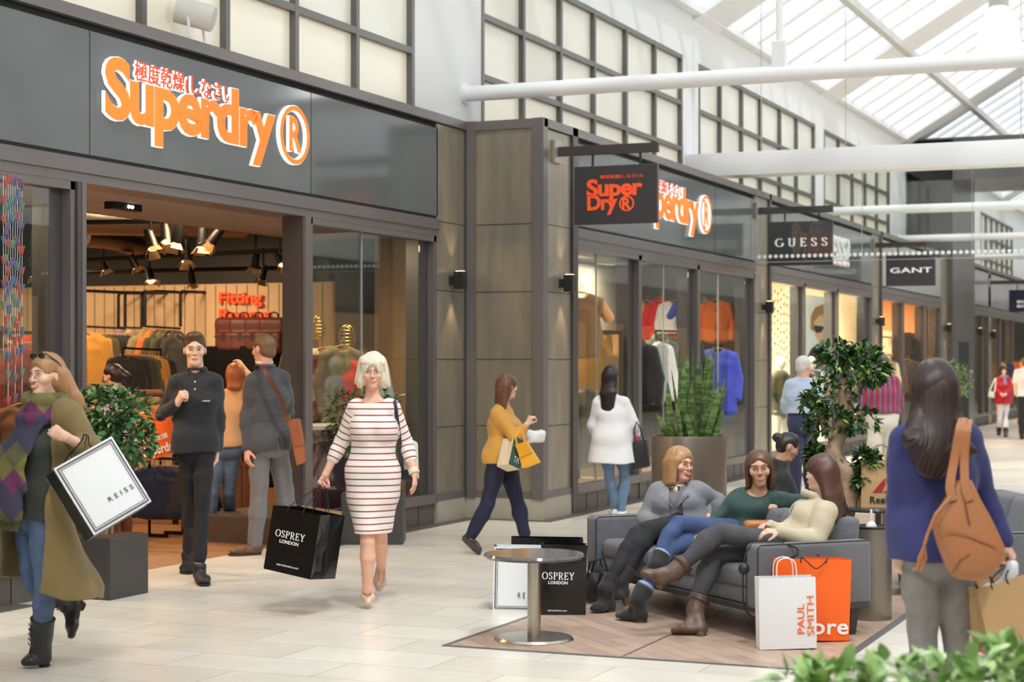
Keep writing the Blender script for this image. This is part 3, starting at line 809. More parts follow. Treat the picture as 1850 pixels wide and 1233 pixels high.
# serif strokes for the spaced capitals
hang_sign(1578, 444, 1601, 1690, 461, 517, 'pale-edged dark hanging sign with wide white sans letters on the pale fascia', [('GANT', 1609, 1684, 483, 494, M_plw, .012, 1.05)], (1622, 1671), armr=1674)
hang_sign(1786, 511, 1823, 1872, 524, 564, 'navy hanging sign with two rows of white letters at the far end of the mall', [('BROOKS', 1838, 1866, 543, 548, M_plw, .03, 1.1), ('BROTHERS', 1838, 1868, 551, 556, M_plw, .03, 1.1)], (1838,), armr=1872, panel=mat('navy_panel', (34,38,50), .35))
# letters on the third shop's fascia (end of its name shows past the hanging sign)
th = thing('shop_sign', 'white raised letters on the third fascia, showing past the square white-lettered hanging sign', 'sign', (X2, fy(1440,X2), 3.3))
q0, q1 = fy(1470, X2), fy(1528, X2)
me = fit_mesh(text_mesh('GUESS?', 1, .05, .01, 1.1), 2.6, .50); ob = link('lettering', me, mat('letter_satin_white',(240,240,240),.5), th); ob.matrix_local = frame_matrix((.03, q1-2.6-fy(1440,X2), .05), (0,1,0), (0,0,1))

# ---- wall lights, floodlight
def wall_light(px, yt, yb, X, label):
    p = onX(px, (yt+yb)/2, X); h = abs(onX(px, yt, X).z-onX(px, yb, X).z)
    th = thing('wall_light', label, 'wall light', (X, p.y, p.z-h/2), group='up-and-down lights on the pilasters')
    MB().box((.05,-.055,0),(.16,.055,h)).build('housing', M_dark, th, bevel=.006)
    MB().box((0,-.06,h*.25),(.05,.06,h*.75)).build('bracket', M_dark, th)
    MB().box((.07,-.04,h),(.14,.04,h+.004)).build('lens', M_warm, th)
    spot('wall_light_beam', (X+.1, p.y, p.z-h/2-.02), (X+.0, p.y, .9), 14, (255,214,160), 60, .03)
    spot('wall_light_beam', (X+.1, p.y, p.z+h/2+.02), (X+.0, p.y, 3.9), 8, (255,222,170), 60, .03)
    return th
wall_light(815, 491, 523, X1, 'dark box wall light on the bronze pilaster beside the doorway shop front')
wall_light(1013, 497, 528, X2, 'dark box wall light on the corner pilaster under the orange hanging sign')
wall_light(1378, 545, 566, X2, 'dark box wall light on the pilaster between the second and third shops')
wall_light(1583, 573, 589, X2, 'dark box wall light on the pilaster left of the pale fascia')
wall_light(1707, 586, 600, X2, 'dark box wall light beside the dark portal column')
wall_light(1764, 593, 607, X2, 'dark box wall light just past the dark portal column')
wall_light(1789, 598, 612, X2, 'farthest dark box wall light, beside the navy hanging sign')
p = onX(350, 84, .02); th = thing('floodlight', 'white cylindrical floodlight on the rail above the near orange letters', 'lamp', (.06, p.y, ZT))
d0 = Vector((.75,.35,-.22)).normalized()
c0 = Vector((-.02,-.03,.20))
MB().cyl(c0-d0*.14, c0+d0*.16, .105, 24).build('housing', mat('flood_white', (226,224,216), .45), th, smooth=True)
MB().cyl(c0+d0*.16, c0+d0*.166, .092, 24).build('lens', mat('flood_lens', (196,194,190), .3), th, smooth=True)
MB().tube([(0,-.12,0),(-.02,-.12,.2)], .012, 8).tube([(0,.10,0),(-.02,.07,.2)], .012, 8).build('bracket', M_steel, th)
# ---- pendant bell lamp under the roof
L = at(1805, 60, 22.0)
M_bell = glassmat('acrylic', refl=.12, frost=.45)
def pendant(x, y, z, label, watt=330):
    th = thing('pendant_lamp', label, 'lamp', (x, y, z), group='bell shaped pendant lamps under the glass roof')
    MB().lathe([(.10,.34),(.12,.30),(.20,.20),(.24,.06),(.26,-.10),(.27,-.18),(.255,-.17),(.23,.05),(.10,.30)], n=40, cap=False).build('bell_shade', M_bell, th, smooth=True)
    MB().cyl((0,0,.32),(0,0,.72),.125,28).build('ballast', mat('ballast_grey', (200,198,194), .3, metal=.6), th, smooth=True)
    MB().cyl((0,0,.72),(0,0,roofz(x)-z),.012,6).build('stem', M_steel, th)
    MB().sphere((0,0,.08),.05).build('bulb', emis('bulb_white', (255,250,240), 1), th, smooth=True)
    l = bpy.data.lights.new('pendant_light', 'POINT'); l.energy = watt; l.color = (.97,.985,1); l.shadow_soft_size = .22
    o = bpy.data.objects.new('pendant_light', l); COL.objects.link(o); o.location = (x, y, z-.05)
pendant(L.x, L.y, L.z, 'white bell shaped pendant lamp hanging under the glass roof', 25)
for i, y in enumerate((-2.0, 4.0, 10.0, 28.5, 35, 48)):  # unseen extra pendants, added to whiten the rafters against the sky
    pendant(5.2 if y < 20 else 8.0, y, 5.7 if y < 20 else 8.0, ('pendant lamp behind the viewpoint','pendant lamp just ahead of the viewpoint, above the frame','pendant lamp above the near coffee table','pendant lamp past the box beam','pendant lamp before the dark portal','pendant lamp beyond the dark portal')[i]+', added to light the roof')
# ---- thin suspension wires of the screen
for px in (1372, 1525, 1843):
    q = onY(px, 300, YG)
    tag(MB().cyl((q.x,YG+.1,4.73),(q.x,YG+.1,roofz(q.x)-.1),.006,6).build('suspension_wire', M_chrome), {1372:'thin vertical wire above the box beam, nearest the shop fronts',1525:'thin vertical wire above the middle of the box beam',1843:'thin vertical wire above the beam, below the bell lamp'}[px], 'wire')

# ---- garments
def garment_mesh(kind):
    v = Vol((-.36,-.14,-.95),(.36,.16,.06), .014)
    if kind == 'coat':
        v.econe((0,0,-.13),(0,0,-.25),(.15,.05),(.21,.07),(1,0,0),.04); v.econe((0,0,-.25),(0,0,-.82),(.21,.07),(.24,.085),(1,0,0),.03)
    elif kind == 'jacket':
        v.econe((0,0,-.13),(0,0,-.25),(.15,.05),(.21,.075),(1,0,0),.04); v.econe((0,0,-.25),(0,0,-.66),(.21,.08),(.21,.08),(1,0,0),.03)
    else:
        v.econe((0,0,-.13),(0,0,-.22),(.14,.035),(.20,.05),(1,0,0),.03); v.econe((0,0,-.22),(0,0,-.66),(.20,.05),(.205,.05),(1,0,0),.02)
    for s in (-1,1):
        v.cone((s*.06,0,-.085),(s*.19,0,-.15),.04,.05,.03)
        if kind == 'tee': v.cone((s*.19,0,-.15),(s*.28,.01,-.30),.055,.06,.02)
        else: v.cone((s*.195,0,-.16),(s*.26,.02,-.42),.062,.055,.02); v.cone((s*.26,.02,-.42),(s*.25,-.03,-.66),.055,.042,.02)
    if kind == 'hoodie':
        v.ell((0,.03,-.07),(.12,.075,.08),None,.03); v.ell((0,-.045,-.06),(.07,.06,.05),None,.02,'s')
    else:
        v.ell((0,-.02,-.06),(.07,.06,.045),None,.01,'s')
    if kind == 'coat' or kind == 'jacket': v.box((0,-.09,-.5),(.006,.05,.36),None,.003,.004,'s')
    v.wrinkle(.005, 22, hash(kind) % 7 if False else len(kind), (1,1,.5))
    co, F = v.extract(); co = relax(co, F, 1)
    return np_mesh(kind, co, F)
GM = {k_: garment_mesh(k_) for k_ in ('coat','jacket','tee','hoodie')}
HGM = MB().tube([(-.19,0,-.13),(-.05,0,-.055),(0,0,-.045),(.05,0,-.055),(.19,0,-.13)], .008, 6).tube([(0,0,-.045),(0,0,.0),(.012,0,.03),(.03,0,.02),(.032,0,.0)], .003, 5).mesh('hanger')
for g in GM.values(): g.materials.append(M_black)
HGM.materials.append(mat('hanger_wood', (196,150,100), .5))
CLOTH = {'black':(34,34,36),'charcoal':(58,58,60),'olive':(84,80,52),'mustard':(190,140,62),'lilac':(132,126,190),'cream':(220,204,170),'khaki':(128,116,84),
 'forest green':(52,66,50),'orange':(226,110,40),'red':(212,44,36),'dark red':(126,40,40),'navy':(40,46,72),'grey':(128,128,128),'peach':(226,164,112),'ochre':(206,156,80),
 'white':(236,234,230),'grey green':(126,140,130),'cobalt blue':(74,84,196),'royal blue':(66,92,180),'taupe':(150,138,120),'brown':(110,66,44)}
def cmat(c): return mat('cloth_'+c.replace(' ','_'), CLOTH[c], .85, sheen=.2, bump=.15, bscale=160)
ORD = ['first','second','third','fourth','fifth','sixth','seventh','eighth','ninth','tenth','eleventh','twelfth']
def garment(kind, c, loc, rz, label, group=None, sc=1.0, parent=None):
    nm = {'coat':'hanging_coat','jacket':'hanging_jacket','tee':'hanging_shirt','hoodie':'hanging_hoodie'}[kind]
    o = bpy.data.objects.new(nm, GM[kind]); COL.objects.link(o); o.location = loc; o.rotation_euler = (0,0,rz); o.scale = (sc,sc,sc)
    o.material_slots[0].link = 'OBJECT'; o.material_slots[0].material = cmat(c)
    h = bpy.data.objects.new('hanger', HGM); COL.objects.link(h); h.parent = o
    tag(o, label, 'clothing', group); return o
def rail(a, b, label, legs=True, wallY=None):
    th = thing('clothes_rail', label, 'clothes rail', (a.x, a.y, 0))
    v = b-a; MB().cyl((0,0,a.z),(v.x,v.y,b.z),.014,10).build('bar', M_blk, th)
    for q in (Vector((0,0,0)), v):
        if wallY is not None:
            MB().tube([(q.x,q.y,a.z),(q.x,q.y,a.z+.42),(q.x,q.y+.03,a.z+.47),(q.x,wallY-a.y,a.z+.48)], .022, 8).build('bracket', M_blk, th)
        else:
            MB().cyl((q.x,q.y,0),(q.x,q.y,a.z),.014,8).build('upright', M_blk, th); MB().box((q.x-.2,q.y-.02,0),(q.x+.2,q.y+.02,.03)).build('foot', M_blk, th)
    return th
def rack(pa, pb, da, db, items, rz, railname, grp, sc=1.0, **kw):
    a, b = at(pa[0], pa[1], da), at(pb[0], pb[1], db)
    rail(a, b, railname, **kw)
    n = len(items)
    for i, (kd, c) in enumerate(items):
        p_ = a.lerp(b, (i+.5)/n); p_.z -= .03
        garment(kd, c, p_, rz+random.uniform(-.06,.06), '%s %s, %s from left on the %s' % (c, {'coat':'coat','jacket':'jacket','tee':'shirt','hoodie':'hoodie'}[kd], ORD[i], grp), grp, sc)
rack((150,590),(226,594), dY(150,19.6), dY(226,20.3), [('coat','mustard')]*2+[('coat','ochre')]+[('coat','olive')]*2+[('coat','black')]*7, 1.0, 'black wall rail of long dark coats left of the lilac hoodie', 'rail of long coats', 1.1, wallY=YB)
rack((214,592),(256,593), dY(214,20.4), dY(256,20.4), [('hoodie','lilac'),('hoodie','cream'),('hoodie','taupe')], .45, 'black wall rail carrying the lilac hoodie', 'rail of pale hoodies', 1.05, wallY=YB)
rack((262,590),(326,594), dY(262,20.0), dY(326,20.4), [('hoodie','khaki'),('hoodie','orange'),('hoodie','forest green'),('hoodie','olive'),('hoodie','black'),('hoodie','charcoal')], 1.05, 'black wall rail of green and orange hoodies', 'rail of green hoodies', 1.05, wallY=YB)
rack((222,629),(290,633), 20.0, 20.4, [('jacket','black')]*3+[('jacket','charcoal')]*2+[('jacket','olive')]*2+[('jacket','mustard')]*2+[('jacket','black')]*2, 1.0, 'low floor rail of dark and mustard jackets', 'low rail of jackets under the hoodies', .8)
rack((395,800),(440,800), 18.9, 18.7, [('jacket','brown'),('jacket','charcoal'),('jacket','navy'),('coat','brown')], .9, 'low floor rail behind the man in black', 'low rail behind the man in black', .8)
rack((270,828),(330,830), 17.0, 17.2, [('jacket','navy')]*2+[('jacket','charcoal')]*3+[('jacket','navy')], .9, 'low floor rail of navy jackets beside the leafy planter', 'low rail beside the leafy planter', .75)
# left-hand window
rack((2,600),(62,602), 13.6, 13.9, [('jacket','dark red')]*3+[('jacket','olive')]+[('jacket','ochre')]*2, .9, 'rail of dark red jackets inside the left display window', 'rail inside the left display window', .9)
garment('hoodie','red', at(88,588,14.2), .35, 'bright red hooded jacket inside the left display window beside the doorway', sc=.9)
garment('jacket','brown', at(40,720,13.4), .5, 'brown jacket low in the left display window behind the smiling woman', sc=.8)
# right-hand window: dressed busts with wire heads
def wire_head(p, label):
    th = thing('wire_mannequin', label, 'mannequin', (p.x,p.y,.24))
    z = p.z-.24
    hd = MB(); 
    for i in range(-3,4):
        r = .085*math.sqrt(max(.05,1-(i/3.6)**2)); hd.tube([(r*math.cos(2*PI*q/20), .9*r*math.sin(2*PI*q/20), z+.035*i) for q in range(21)], .0035, 5)
    for q in range(4): hd.tube([(.085*math.sin(a)*math.cos(q*PI/4), .08*math.sin(a)*math.sin(q*PI/4), z+.125*math.cos(a)) for a in np.linspace(0,2*PI,25)], .003, 5)
    hd.build('head', mat('brass_wire', (196,160,96), .3, metal=.9), th)
    MB().cyl((0,0,z-.22),(0,0,z-.1),.012,8).build('neck', M_chrome, th)
    MB().lathe([(.03,0),(.14,0),(.14,.012),(.018,.03),(.015,z-.2)], n=20).build('stand', M_chrome, th, smooth=True)
    return th
wa, wb = at(573,594,17.9), at(627,610,18.0)
wire_head(wa, 'brass wire head mannequin behind the dark jacket in the right display window'); wire_head(wb, 'brass wire head mannequin behind the red puffer jacket')
garment('coat','charcoal', wa+Vector((-.04,-.14,-.13)), .75, 'charcoal padded jacket in the right display window beside the doorway post', sc=1.05)
garment('tee','cream', wa+Vector((.10,-.05,-.14)), .95, 'cream shirt between the charcoal jacket and the red puffer', sc=1.1)
garment('jacket','dark red', wa+Vector((.14,.02,-.13)), 1.0, 'dark red shirt behind the cream shirt in the right display window', sc=1.1)
garment('coat','khaki', wa+Vector((.24,.06,-.12)), 1.0, 'khaki jacket left of the red puffer jacket', sc=1.0)
garment('jacket','red', wb+Vector((-.02,-.14,-.14)), .5, 'red puffer jacket in the right display window left of the blonde woman', sc=1.15)
garment('jacket','white', wb+Vector((.16,.05,-.15)), .8, 'white jacket just right of the red puffer jacket', sc=1.05)
tag(boxo('display_shelf', (-.80,ywl+.75,1.02),(-.25,ywl+1.7,1.05), mat('shelf_white',(232,228,220),.5)), 'white shelf under the jackets in the right display window', 'shelf')
tag(boxo('display_cabinet', (-.78,ywl+.77,.24),(-.3,ywl+1.7,1.02), mat('plum_panel',(96,40,60),.5)), 'dark plum cabinet under the white shelf in the right display window', 'cabinet')
# second shop front
D2 = lambda px, e: dX(px, X2)+e
garment('tee','peach', at(1049,520,D2(1049,.9)), .3, 'peach printed shirt hanging high in the first pane of the second window', sc=1.15)
garment('tee','mustard', at(1058,588,D2(1058,1.5)), .4, 'mustard shirt hanging behind the black mirror frame', sc=1.2)
fr = at(1083,700,D2(1083,1.1)); th = thing('floor_mirror', 'tall black framed mirror standing in the second shop window', 'mirror', (fr.x,fr.y,.26))
for q in ((-.28,-.25,0,1.75),(.25,.28,0,1.75)): MB().box((q[0],-.02,q[2]),(q[1],.02,q[3])).build('frame', M_blk, th)
MB().box((-.28,-.02,1.72),(.28,.02,1.77)).build('frame', M_blk, th); MB().box((-.25,.0,.02),(.25,.01,1.72)).build('mirror_glass', mat('mirror', (214,214,206), .05, metal=1), th)
garment('hoodie','black', at(1143,606,D2(1143,.75)), .25, 'black printed hooded jacket behind the first mullion of the second window', sc=1.25)
garment('jacket','white', at(1176,606,D2(1176,.8)), .7, 'white baseball jacket in the middle pane of the second window', sc=1.2)
for i, (px, c, kd) in enumerate(((1196,'grey green','hoodie'),(1206,'charcoal','jacket'),(1212,'red','hoodie'),(1219,'orange','tee'),(1226,'royal blue','hoodie'),(1236,'navy','jacket'))):
    garment(kd, c, at(px,602,D2(px,1.2)), .8, '%s %s, %s from left on the rail in the middle pane' % (c, {'hoodie':'hoodie','jacket':'jacket','tee':'shirt'}[kd], ORD[i]), 'rail in the middle pane of the second window', 1.15)
garment('coat','cobalt blue', at(1297,622,D2(1297,.7)), .35, 'cobalt blue long coat in the last pane of the second window', sc=1.15)
garment('coat','royal blue', at(1284,640,D2(1284,1.0)), .5, 'royal blue coat behind the cobalt blue coat', sc=1.1)
garment('coat','taupe', at(1045,690,D2(1045,.8)), .6, 'taupe coat low in the first pane beside the corner pilaster', sc=1.1)
rail(at(1185,598,D2(1185,1.15)), at(1250,600,D2(1250,1.15)), 'rail of hoodies in the middle pane of the second window')
ye = fy(1366,X2)-.30
for r, (zz, cols) in enumerate(((2.62,['peach','red','white','royal blue','grey green','orange']),(1.75,['navy','white','red','mustard','cobalt blue','black']))):
    for i, c_ in enumerate(cols):
        garment(('tee','hoodie','jacket')[(i+r)%3], c_, (-.72+.22*i, ye-.02*i, zz), .35, '%s garment, %s from left in the %s row at the end wall' % (c_, ORD[i], ('upper','lower')[r]), 'garments on the end wall of the second shop', .95)
# cubby wall of bright folded tops
cz = at(1262,640,D2(1262,1.55)); th = thing('shelf_unit', 'open shelf unit of bright folded tops behind the snake plant', 'shelf', (-.82, cz.y-.9, .26))
for i in range(7): MB().box((0,-.9,.3*i),(.32,.9,.3*i+.02)).build('shelf', mat('shelf_white',(232,228,220),.5), th)
for s in (-.9,.88): MB().box((0,s,0),(.32,s+.02,1.82)).build('side_panel', mat('shelf_white',(232,228,220),.5), th)
fold = MB().box((0,-.13,0),(.26,.13,.07)).mesh('folded', True, .025, 3)
fold.materials.append(M_black)
cc = ['red','royal blue','grey green','mustard','lilac','white','orange','forest green']
FW = ['bottom','second','third','fourth','fifth','top']
q = 0
for r in range(6):
    for c_ in range(6):
        o = bpy.data.objects.new('folded_shirt', fold); COL.objects.link(o); o.location = (-.79, cz.y-.9-.72+.29*c_, .26+.3*r+.02)
        o.material_slots[0].link = 'OBJECT'; cl = cc[(q*5+r) % 8]; o.material_slots[0].material = cmat(cl); q += 1
        tag(o, '%s folded shirt, %s from left on %s shelf of the window unit' % (cl, ORD[c_], FW[r]), 'clothing', 'folded shirts on the window shelf unit')

# tables with folded knitwear in the near shop
def table(name, c, w, d_, h, label):
    th = thing(name, label, 'table', (c.x,c.y,0), .5)
    MB().box((-w/2,-d_/2,h-.05),(w/2,d_/2,h)).build('tabletop', mat('table_oak',(140,98,62),.5), th, bevel=.006)
    for sx_ in (-1,1):
        for sy_ in (-1,1): MB().box((sx_*(w/2-.06)-.03,sy_*(d_/2-.06)-.03,0),(sx_*(w/2-.06)+.03,sy_*(d_/2-.06)+.03,h-.05)).build('leg', M_blk, th)
    return th
fold2 = MB().box((-.17,-.14,0),(.17,.14,.075)).mesh('folded_knit', True, .034, 3); fold2.materials.append(M_black)
def stack(c, z, n, cols, where, rz=.5):
    for i in range(n):
        o = bpy.data.objects.new('folded_jumper', fold2); COL.objects.link(o); o.location = (c.x+random.uniform(-.02,.02), c.y+random.uniform(-.02,.02), z+.072*i); o.rotation_euler = (0,0,rz+random.uniform(-.15,.15))
        o.material_slots[0].link = 'OBJECT'; cl = cols[i % len(cols)]; o.material_slots[0].material = cmat(cl)
        tag(o, '%s folded jumper, %s from bottom of the %s' % (cl, ORD[i], where), 'clothing', 'folded jumpers on the %s' % where)
c1 = at(200,760,18.6); table('display_table', c1, 1.5, .8, .86, 'oak display table of folded knitwear behind the leafy planter')
M_ = Matrix.Rotation(.5,3,'Z')
for i, (dx, n, cols, wh) in enumerate(((-.52,6,['cream','taupe','cream'],'left stack on the oak table'),(-.08,8,['cream','ochre','cream','khaki'],'middle stack on the oak table'),(.38,7,['ochre','khaki','brown','cream'],'right stack on the oak table'))):
    stack(Vector((c1.x,c1.y,0))+M_@Vector((dx,-.1,0)), .86, n, cols, wh)
c2 = at(318,770,20.6); table('display_table', c2, 1.2, .7, .82, 'second oak table of folded knitwear, further in behind the man in black')
for i, (dx, n, cols, wh) in enumerate(((-.3,7,['charcoal','brown'],'left stack on the further table'),(.15,6,['black','olive'],'right stack on the further table'))):
    stack(Vector((c2.x,c2.y,0))+M_@Vector((dx,-.05,0)), .82, n, cols, wh)
c3 = at(30,800,13.6); table('display_table', c3, 1.0, .7, .80, 'oak table inside the left display window')
stack(c3, .80, 5, ['ochre','brown','cream'], 'stack in the left display window')
# rucksacks hung under the fitting room letters
me = fit_mesh(text_mesh('Fitting', 1, .03, .02, .97), 1.0, .30); M_fit = mat('fit_letter',(244,96,44),.5,emit=(244,90,40),estr=.12)
th = thing('wall_lettering', 'orange-red raised letters on the boarded back wall above the rucksacks', 'sign', (onY(395,600,YB).x, YB, 1.9))
qa, qb = onY(397,555,YB-.04), onY(474,530,YB-.04)
for body, (l,t_,r_,b_) in (('Fitting',(397,527,475,556)),('Rooms',(397,557,488,580))):
    A, B = onY(l,b_,YB-.04), onY(r_,t_,YB-.04)
    ob = link('lettering', fit_mesh(text_mesh(body,1,.03,.022,.97), B.x-A.x, B.z-A.z), M_fit, th); ob.matrix_local = frame_matrix((A.x-th.location.x, -.04, A.z-1.9), (1,0,0), (0,0,1))
def rucksack():
    v = Vol((-.22,-.14,-.3),(.22,.14,.26), .012)
    v.box((0,0,0),(.17,.09,.22),None,.06,.02); v.box((0,-.09,-.07),(.13,.045,.11),None,.03,.02); v.wrinkle(.006,16,3)
    co, F = v.extract(); return np_mesh('rucksack', relax(co,F,1), F)
RK = rucksack(); RK.materials.append(mat('oxblood_leather',(86,38,32),.5))
RKH = MB().tube([(-.06,.02,.2),(-.05,.02,.27),(0,.02,.29),(.05,.02,.27),(.06,.02,.2)], .011, 6).mesh('handle'); RKH.materials.append(M_blk)
RKS = MB().box((-.13,-.135,-.02),(.13,-.12,.0)).box((-.03,-.14,-.06),(.03,-.125,.04)).mesh('front_strap'); RKS.materials.append(mat('strap_dark',(52,28,24),.5))
for i, px in enumerate((414,440,466,494)):
    p_ = at(px,607,dY(px,20.65))
    o = link('rucksack', RK); o.location = p_; o.scale = (1.08,1.08,1.08); o.rotation_euler = (0,0,.2*(i%2)); link('handle', RKH, None, o); link('front_strap', RKS, None, o)
    tag(o, 'oxblood rucksack, %s from the left in the row under the orange wall letters' % ORD[i], 'bag', 'row of oxblood rucksacks')
a_, b_ = at(402,584,dY(402,20.72)), at(508,584,dY(508,20.72))
rail(a_, b_, 'rail carrying the row of oxblood rucksacks')
tag(boxo('display_cabinet', (onY(384,600,20.8).x,20.5,.0), (onY(500,600,20.8).x,20.98,onY(440,626,20.7).z), M_blk), 'black display cabinet standing under the oxblood rucksacks', 'cabinet')
# ceiling services
def spotlight(px, py, d, aim, i, big=1.0):
    p_ = at(px, py, d); th = thing('track_spotlight', SPL[i], 'spotlight', (p_.x,p_.y,p_.z), group='black track spotlights inside the near shop')
    big *= .74; a = Vector(aim).normalized()
    MB().tube([-a*.11*big, a*.03*big, a*.12*big], [.05*big,.06*big,.065*big], 14).build('can', M_blk, th, smooth=True)
    MB().cyl(a*.115*big, a*.122*big, .055*big, 14).build('lens', M_warm, th)
    x = a.orthogonal().normalized(); y = a.cross(x)
    fl = MB()
    for s_, ax in ((1,x),(-1,x),(1,y),(-1,y)):
        o_ = a.cross(ax); b0 = a*.12*big+ax*s_*.06*big; b1 = a*.20*big+ax*s_*.11*big
        fl.poly([b0-o_*.045*big, b0+o_*.045*big, b1+o_*.07*big, b1-o_*.07*big])
    fl.build('barn_doors', mat('barn_door',(150,120,80),.4,metal=.6), th)
    MB().cyl((0,0,0),(0,0,.28),.012,6).build('yoke', M_blk, th)
    return th
SPL = ['black spotlight at the left of the cluster under the silver duct','black spotlight second in the cluster under the silver duct','black spotlight third in the cluster under the silver duct',
 'bright lit spotlight right of the cluster, aimed down','spotlight with angled doors at the right of the cluster','spotlight hanging just below the cluster','low bright spotlight left of centre over the coats','small dim spotlight at the far left of the ceiling',
 'spotlight over the middle of the boarded wall','first spotlight above the suited man','second spotlight above the suited man, slightly lower','spotlight nearest the right door post','spotlight over the far left coats','lit spotlight inside the left display window']
for i, (px, py, d, aim, bg_) in enumerate(((272,432,18.2,(.5,-.2,-1),1.25),(300,420,18.4,(.3,-.3,-1),1.25),(320,424,18.0,(.0,-.3,-1),1.2),(366,428,18.4,(0,-.1,-1),1.25),(392,424,18.4,(-.6,-.2,-.8),1.2),
   (336,458,19.5,(.2,-.3,-1),1.1),(270,496,20.5,(.5,-.4,-.8),1.1),(186,476,20.5,(.3,.2,-1),.9),(346,500,21,(0,.3,-1),.9),(462,470,20.2,(-.3,.2,-1),1.0),(476,492,20.6,(-.3,.0,-1),1.0),(505,468,19.5,(.6,-.3,-.6),1.0),(240,472,20.0,(.4,.3,-1),.9),(58,482,14.0,(.2,.2,-1),.8))):
    spotlight(px, py, d, aim, i, bg_)
tr = MB(); 
for (pa, pb, dd) in (((150,402),(420,398),18.4),((150,470),(525,452),20.0),((150,492),(525,484),21.0)):
    a, b = at(*pa, dd), at(*pb, dd)
    tag(MB().cyl(a, b, .025, 8).build('lighting_track', M_blk), {18.4:'black lighting track nearest the shop doorway',20.0:'middle black lighting track inside the near shop',21.0:'deepest black lighting track inside the near shop'}[dd], 'lighting track')
a, b = at(140,388,18.8), at(440,396,19.8)
tag(MB().tube([a, a.lerp(b,.5), b], .21, 20).build('air_duct', M_silver, smooth=True), 'silver foil air duct under the black ceiling inside the doorway', 'duct')
a, b = at(150,428,19.4), at(250,446,20.2)
tag(MB().tube([a, a.lerp(b,.4)+Vector((0,0,.02)), b], .11, 16).build('air_duct', M_silver, smooth=True), 'thin silver duct hanging lower behind the spotlights on the left', 'duct')
p_ = onX(223,357,-.9); p_.z = 2.97
th = thing('emergency_light', 'small dark emergency light fixed to the soffit over the doorway', 'lamp', (p_.x,p_.y,p_.z-.06))
MB().box((-.05,-.2,0),(.05,.2,.06)).build('housing', M_blk, th, bevel=.005); MB().sphere((.052,.05,.03),.016).sphere((.052,0,.03),.016).build('lamp_head', mat('lamp_white',(250,250,250),.3,emit=(255,250,240),estr=2), th)

# ---- third window: strings of beads, poster, mannequins
def bead_curtain(px0, px1, y0, y1, e, name, label):
    b = MB(); a0, a1 = fy(px0, X2-e), fy(px1, X2-e); n = 9; bc = [(176,88,80),(96,112,150),(104,140,116),(120,90,116)]
    ms = [mat('bead_%d' % i, c, .5) for i, c in enumerate(bc)]
    for i in range(n):
        Y = a0+(a1-a0)*(i+.5)/n; zt = 2.85; zb = 1.55+.25*math.sin(i*2.1)+.15*random.random()
        b.mi = 4; b.box((-e-.001+X2,Y-.001,zb),(-e+.001+X2,Y+.001,zt))
        z = zb
        while z < zt-.05:
            b.mi = random.randrange(4); b.tube([(X2-e,Y,z),(X2-e,Y,z+.06)], [.003,.02], 6); z += .14+random.uniform(-.03,.03)
    o = b.build(name, ms+[M_white]); return tag(o, label, 'curtain', kind='stuff')
bead_curtain(1391,1440,505,690,.35,'bead_curtain','strings of red, blue and green paper cones hanging in the third window')
bead_curtain(4,42,480,560,.5,'bead_curtain','strings of coloured cones hanging at the left edge of the left display window')
X3 = .30
ya_, yb_ = fy(1449, X3), fy(1512, X3)
th = thing('poster', 'tall backlit poster of a fair-haired man in dark sunglasses', 'poster', (X3, ya_, .5))
MB().box((-.04,0,0),(0,yb_-ya_,2.35)).build('backing', mat('poster_white',(246,244,238),.6,emit=(255,250,240),estr=.35), th)
def pz(px, py): q = onX(px,py,X3); return (q.y-ya_, q.z-.5)
def flat(name, pts, m, off):
    P_ = [pz(*p) for p in pts]
    MB().prism([(off,p[0],p[1]) for p in P_], (.002,0,0)).build(name, m, th)
flat('jacket_print', [(1456,668),(1456,650),(1466,630),(1476,622),(1490,625),(1506,640),(1508,668)], mat('print_black',(40,38,38),.6,emit=(40,38,38),estr=.35), .001)
flat('face_print', [(1470,585),(1472,606),(1480,622),(1487,633),(1494,628),(1502,612),(1505,590),(1503,570),(1486,562),(1472,572)], mat('print_skin',(232,190,150),.6,emit=(232,190,150),estr=.35), .003)
flat('hair_print', [(1464,595),(1464,572),(1472,556),(1486,550),(1500,556),(1508,570),(1508,590),(1503,578),(1494,568),(1480,570),(1471,580),(1469,600)], mat('print_hair',(178,128,72),.6,emit=(178,128,72),estr=.35), .005)
flat('sunglasses_print', [(1470,588),(1488,590),(1506,588),(1504,599),(1498,602),(1491,598),(1487,594),(1483,601),(1474,602),(1470,597)], mat('print_black',(40,38,38),.6,emit=(40,38,38),estr=.35), .007)
flat('mouth_print', [(1481,615),(1488,613),(1495,615),(1488,619)], mat('print_lip',(196,120,104),.6,emit=(196,120,104),estr=.35), .007)
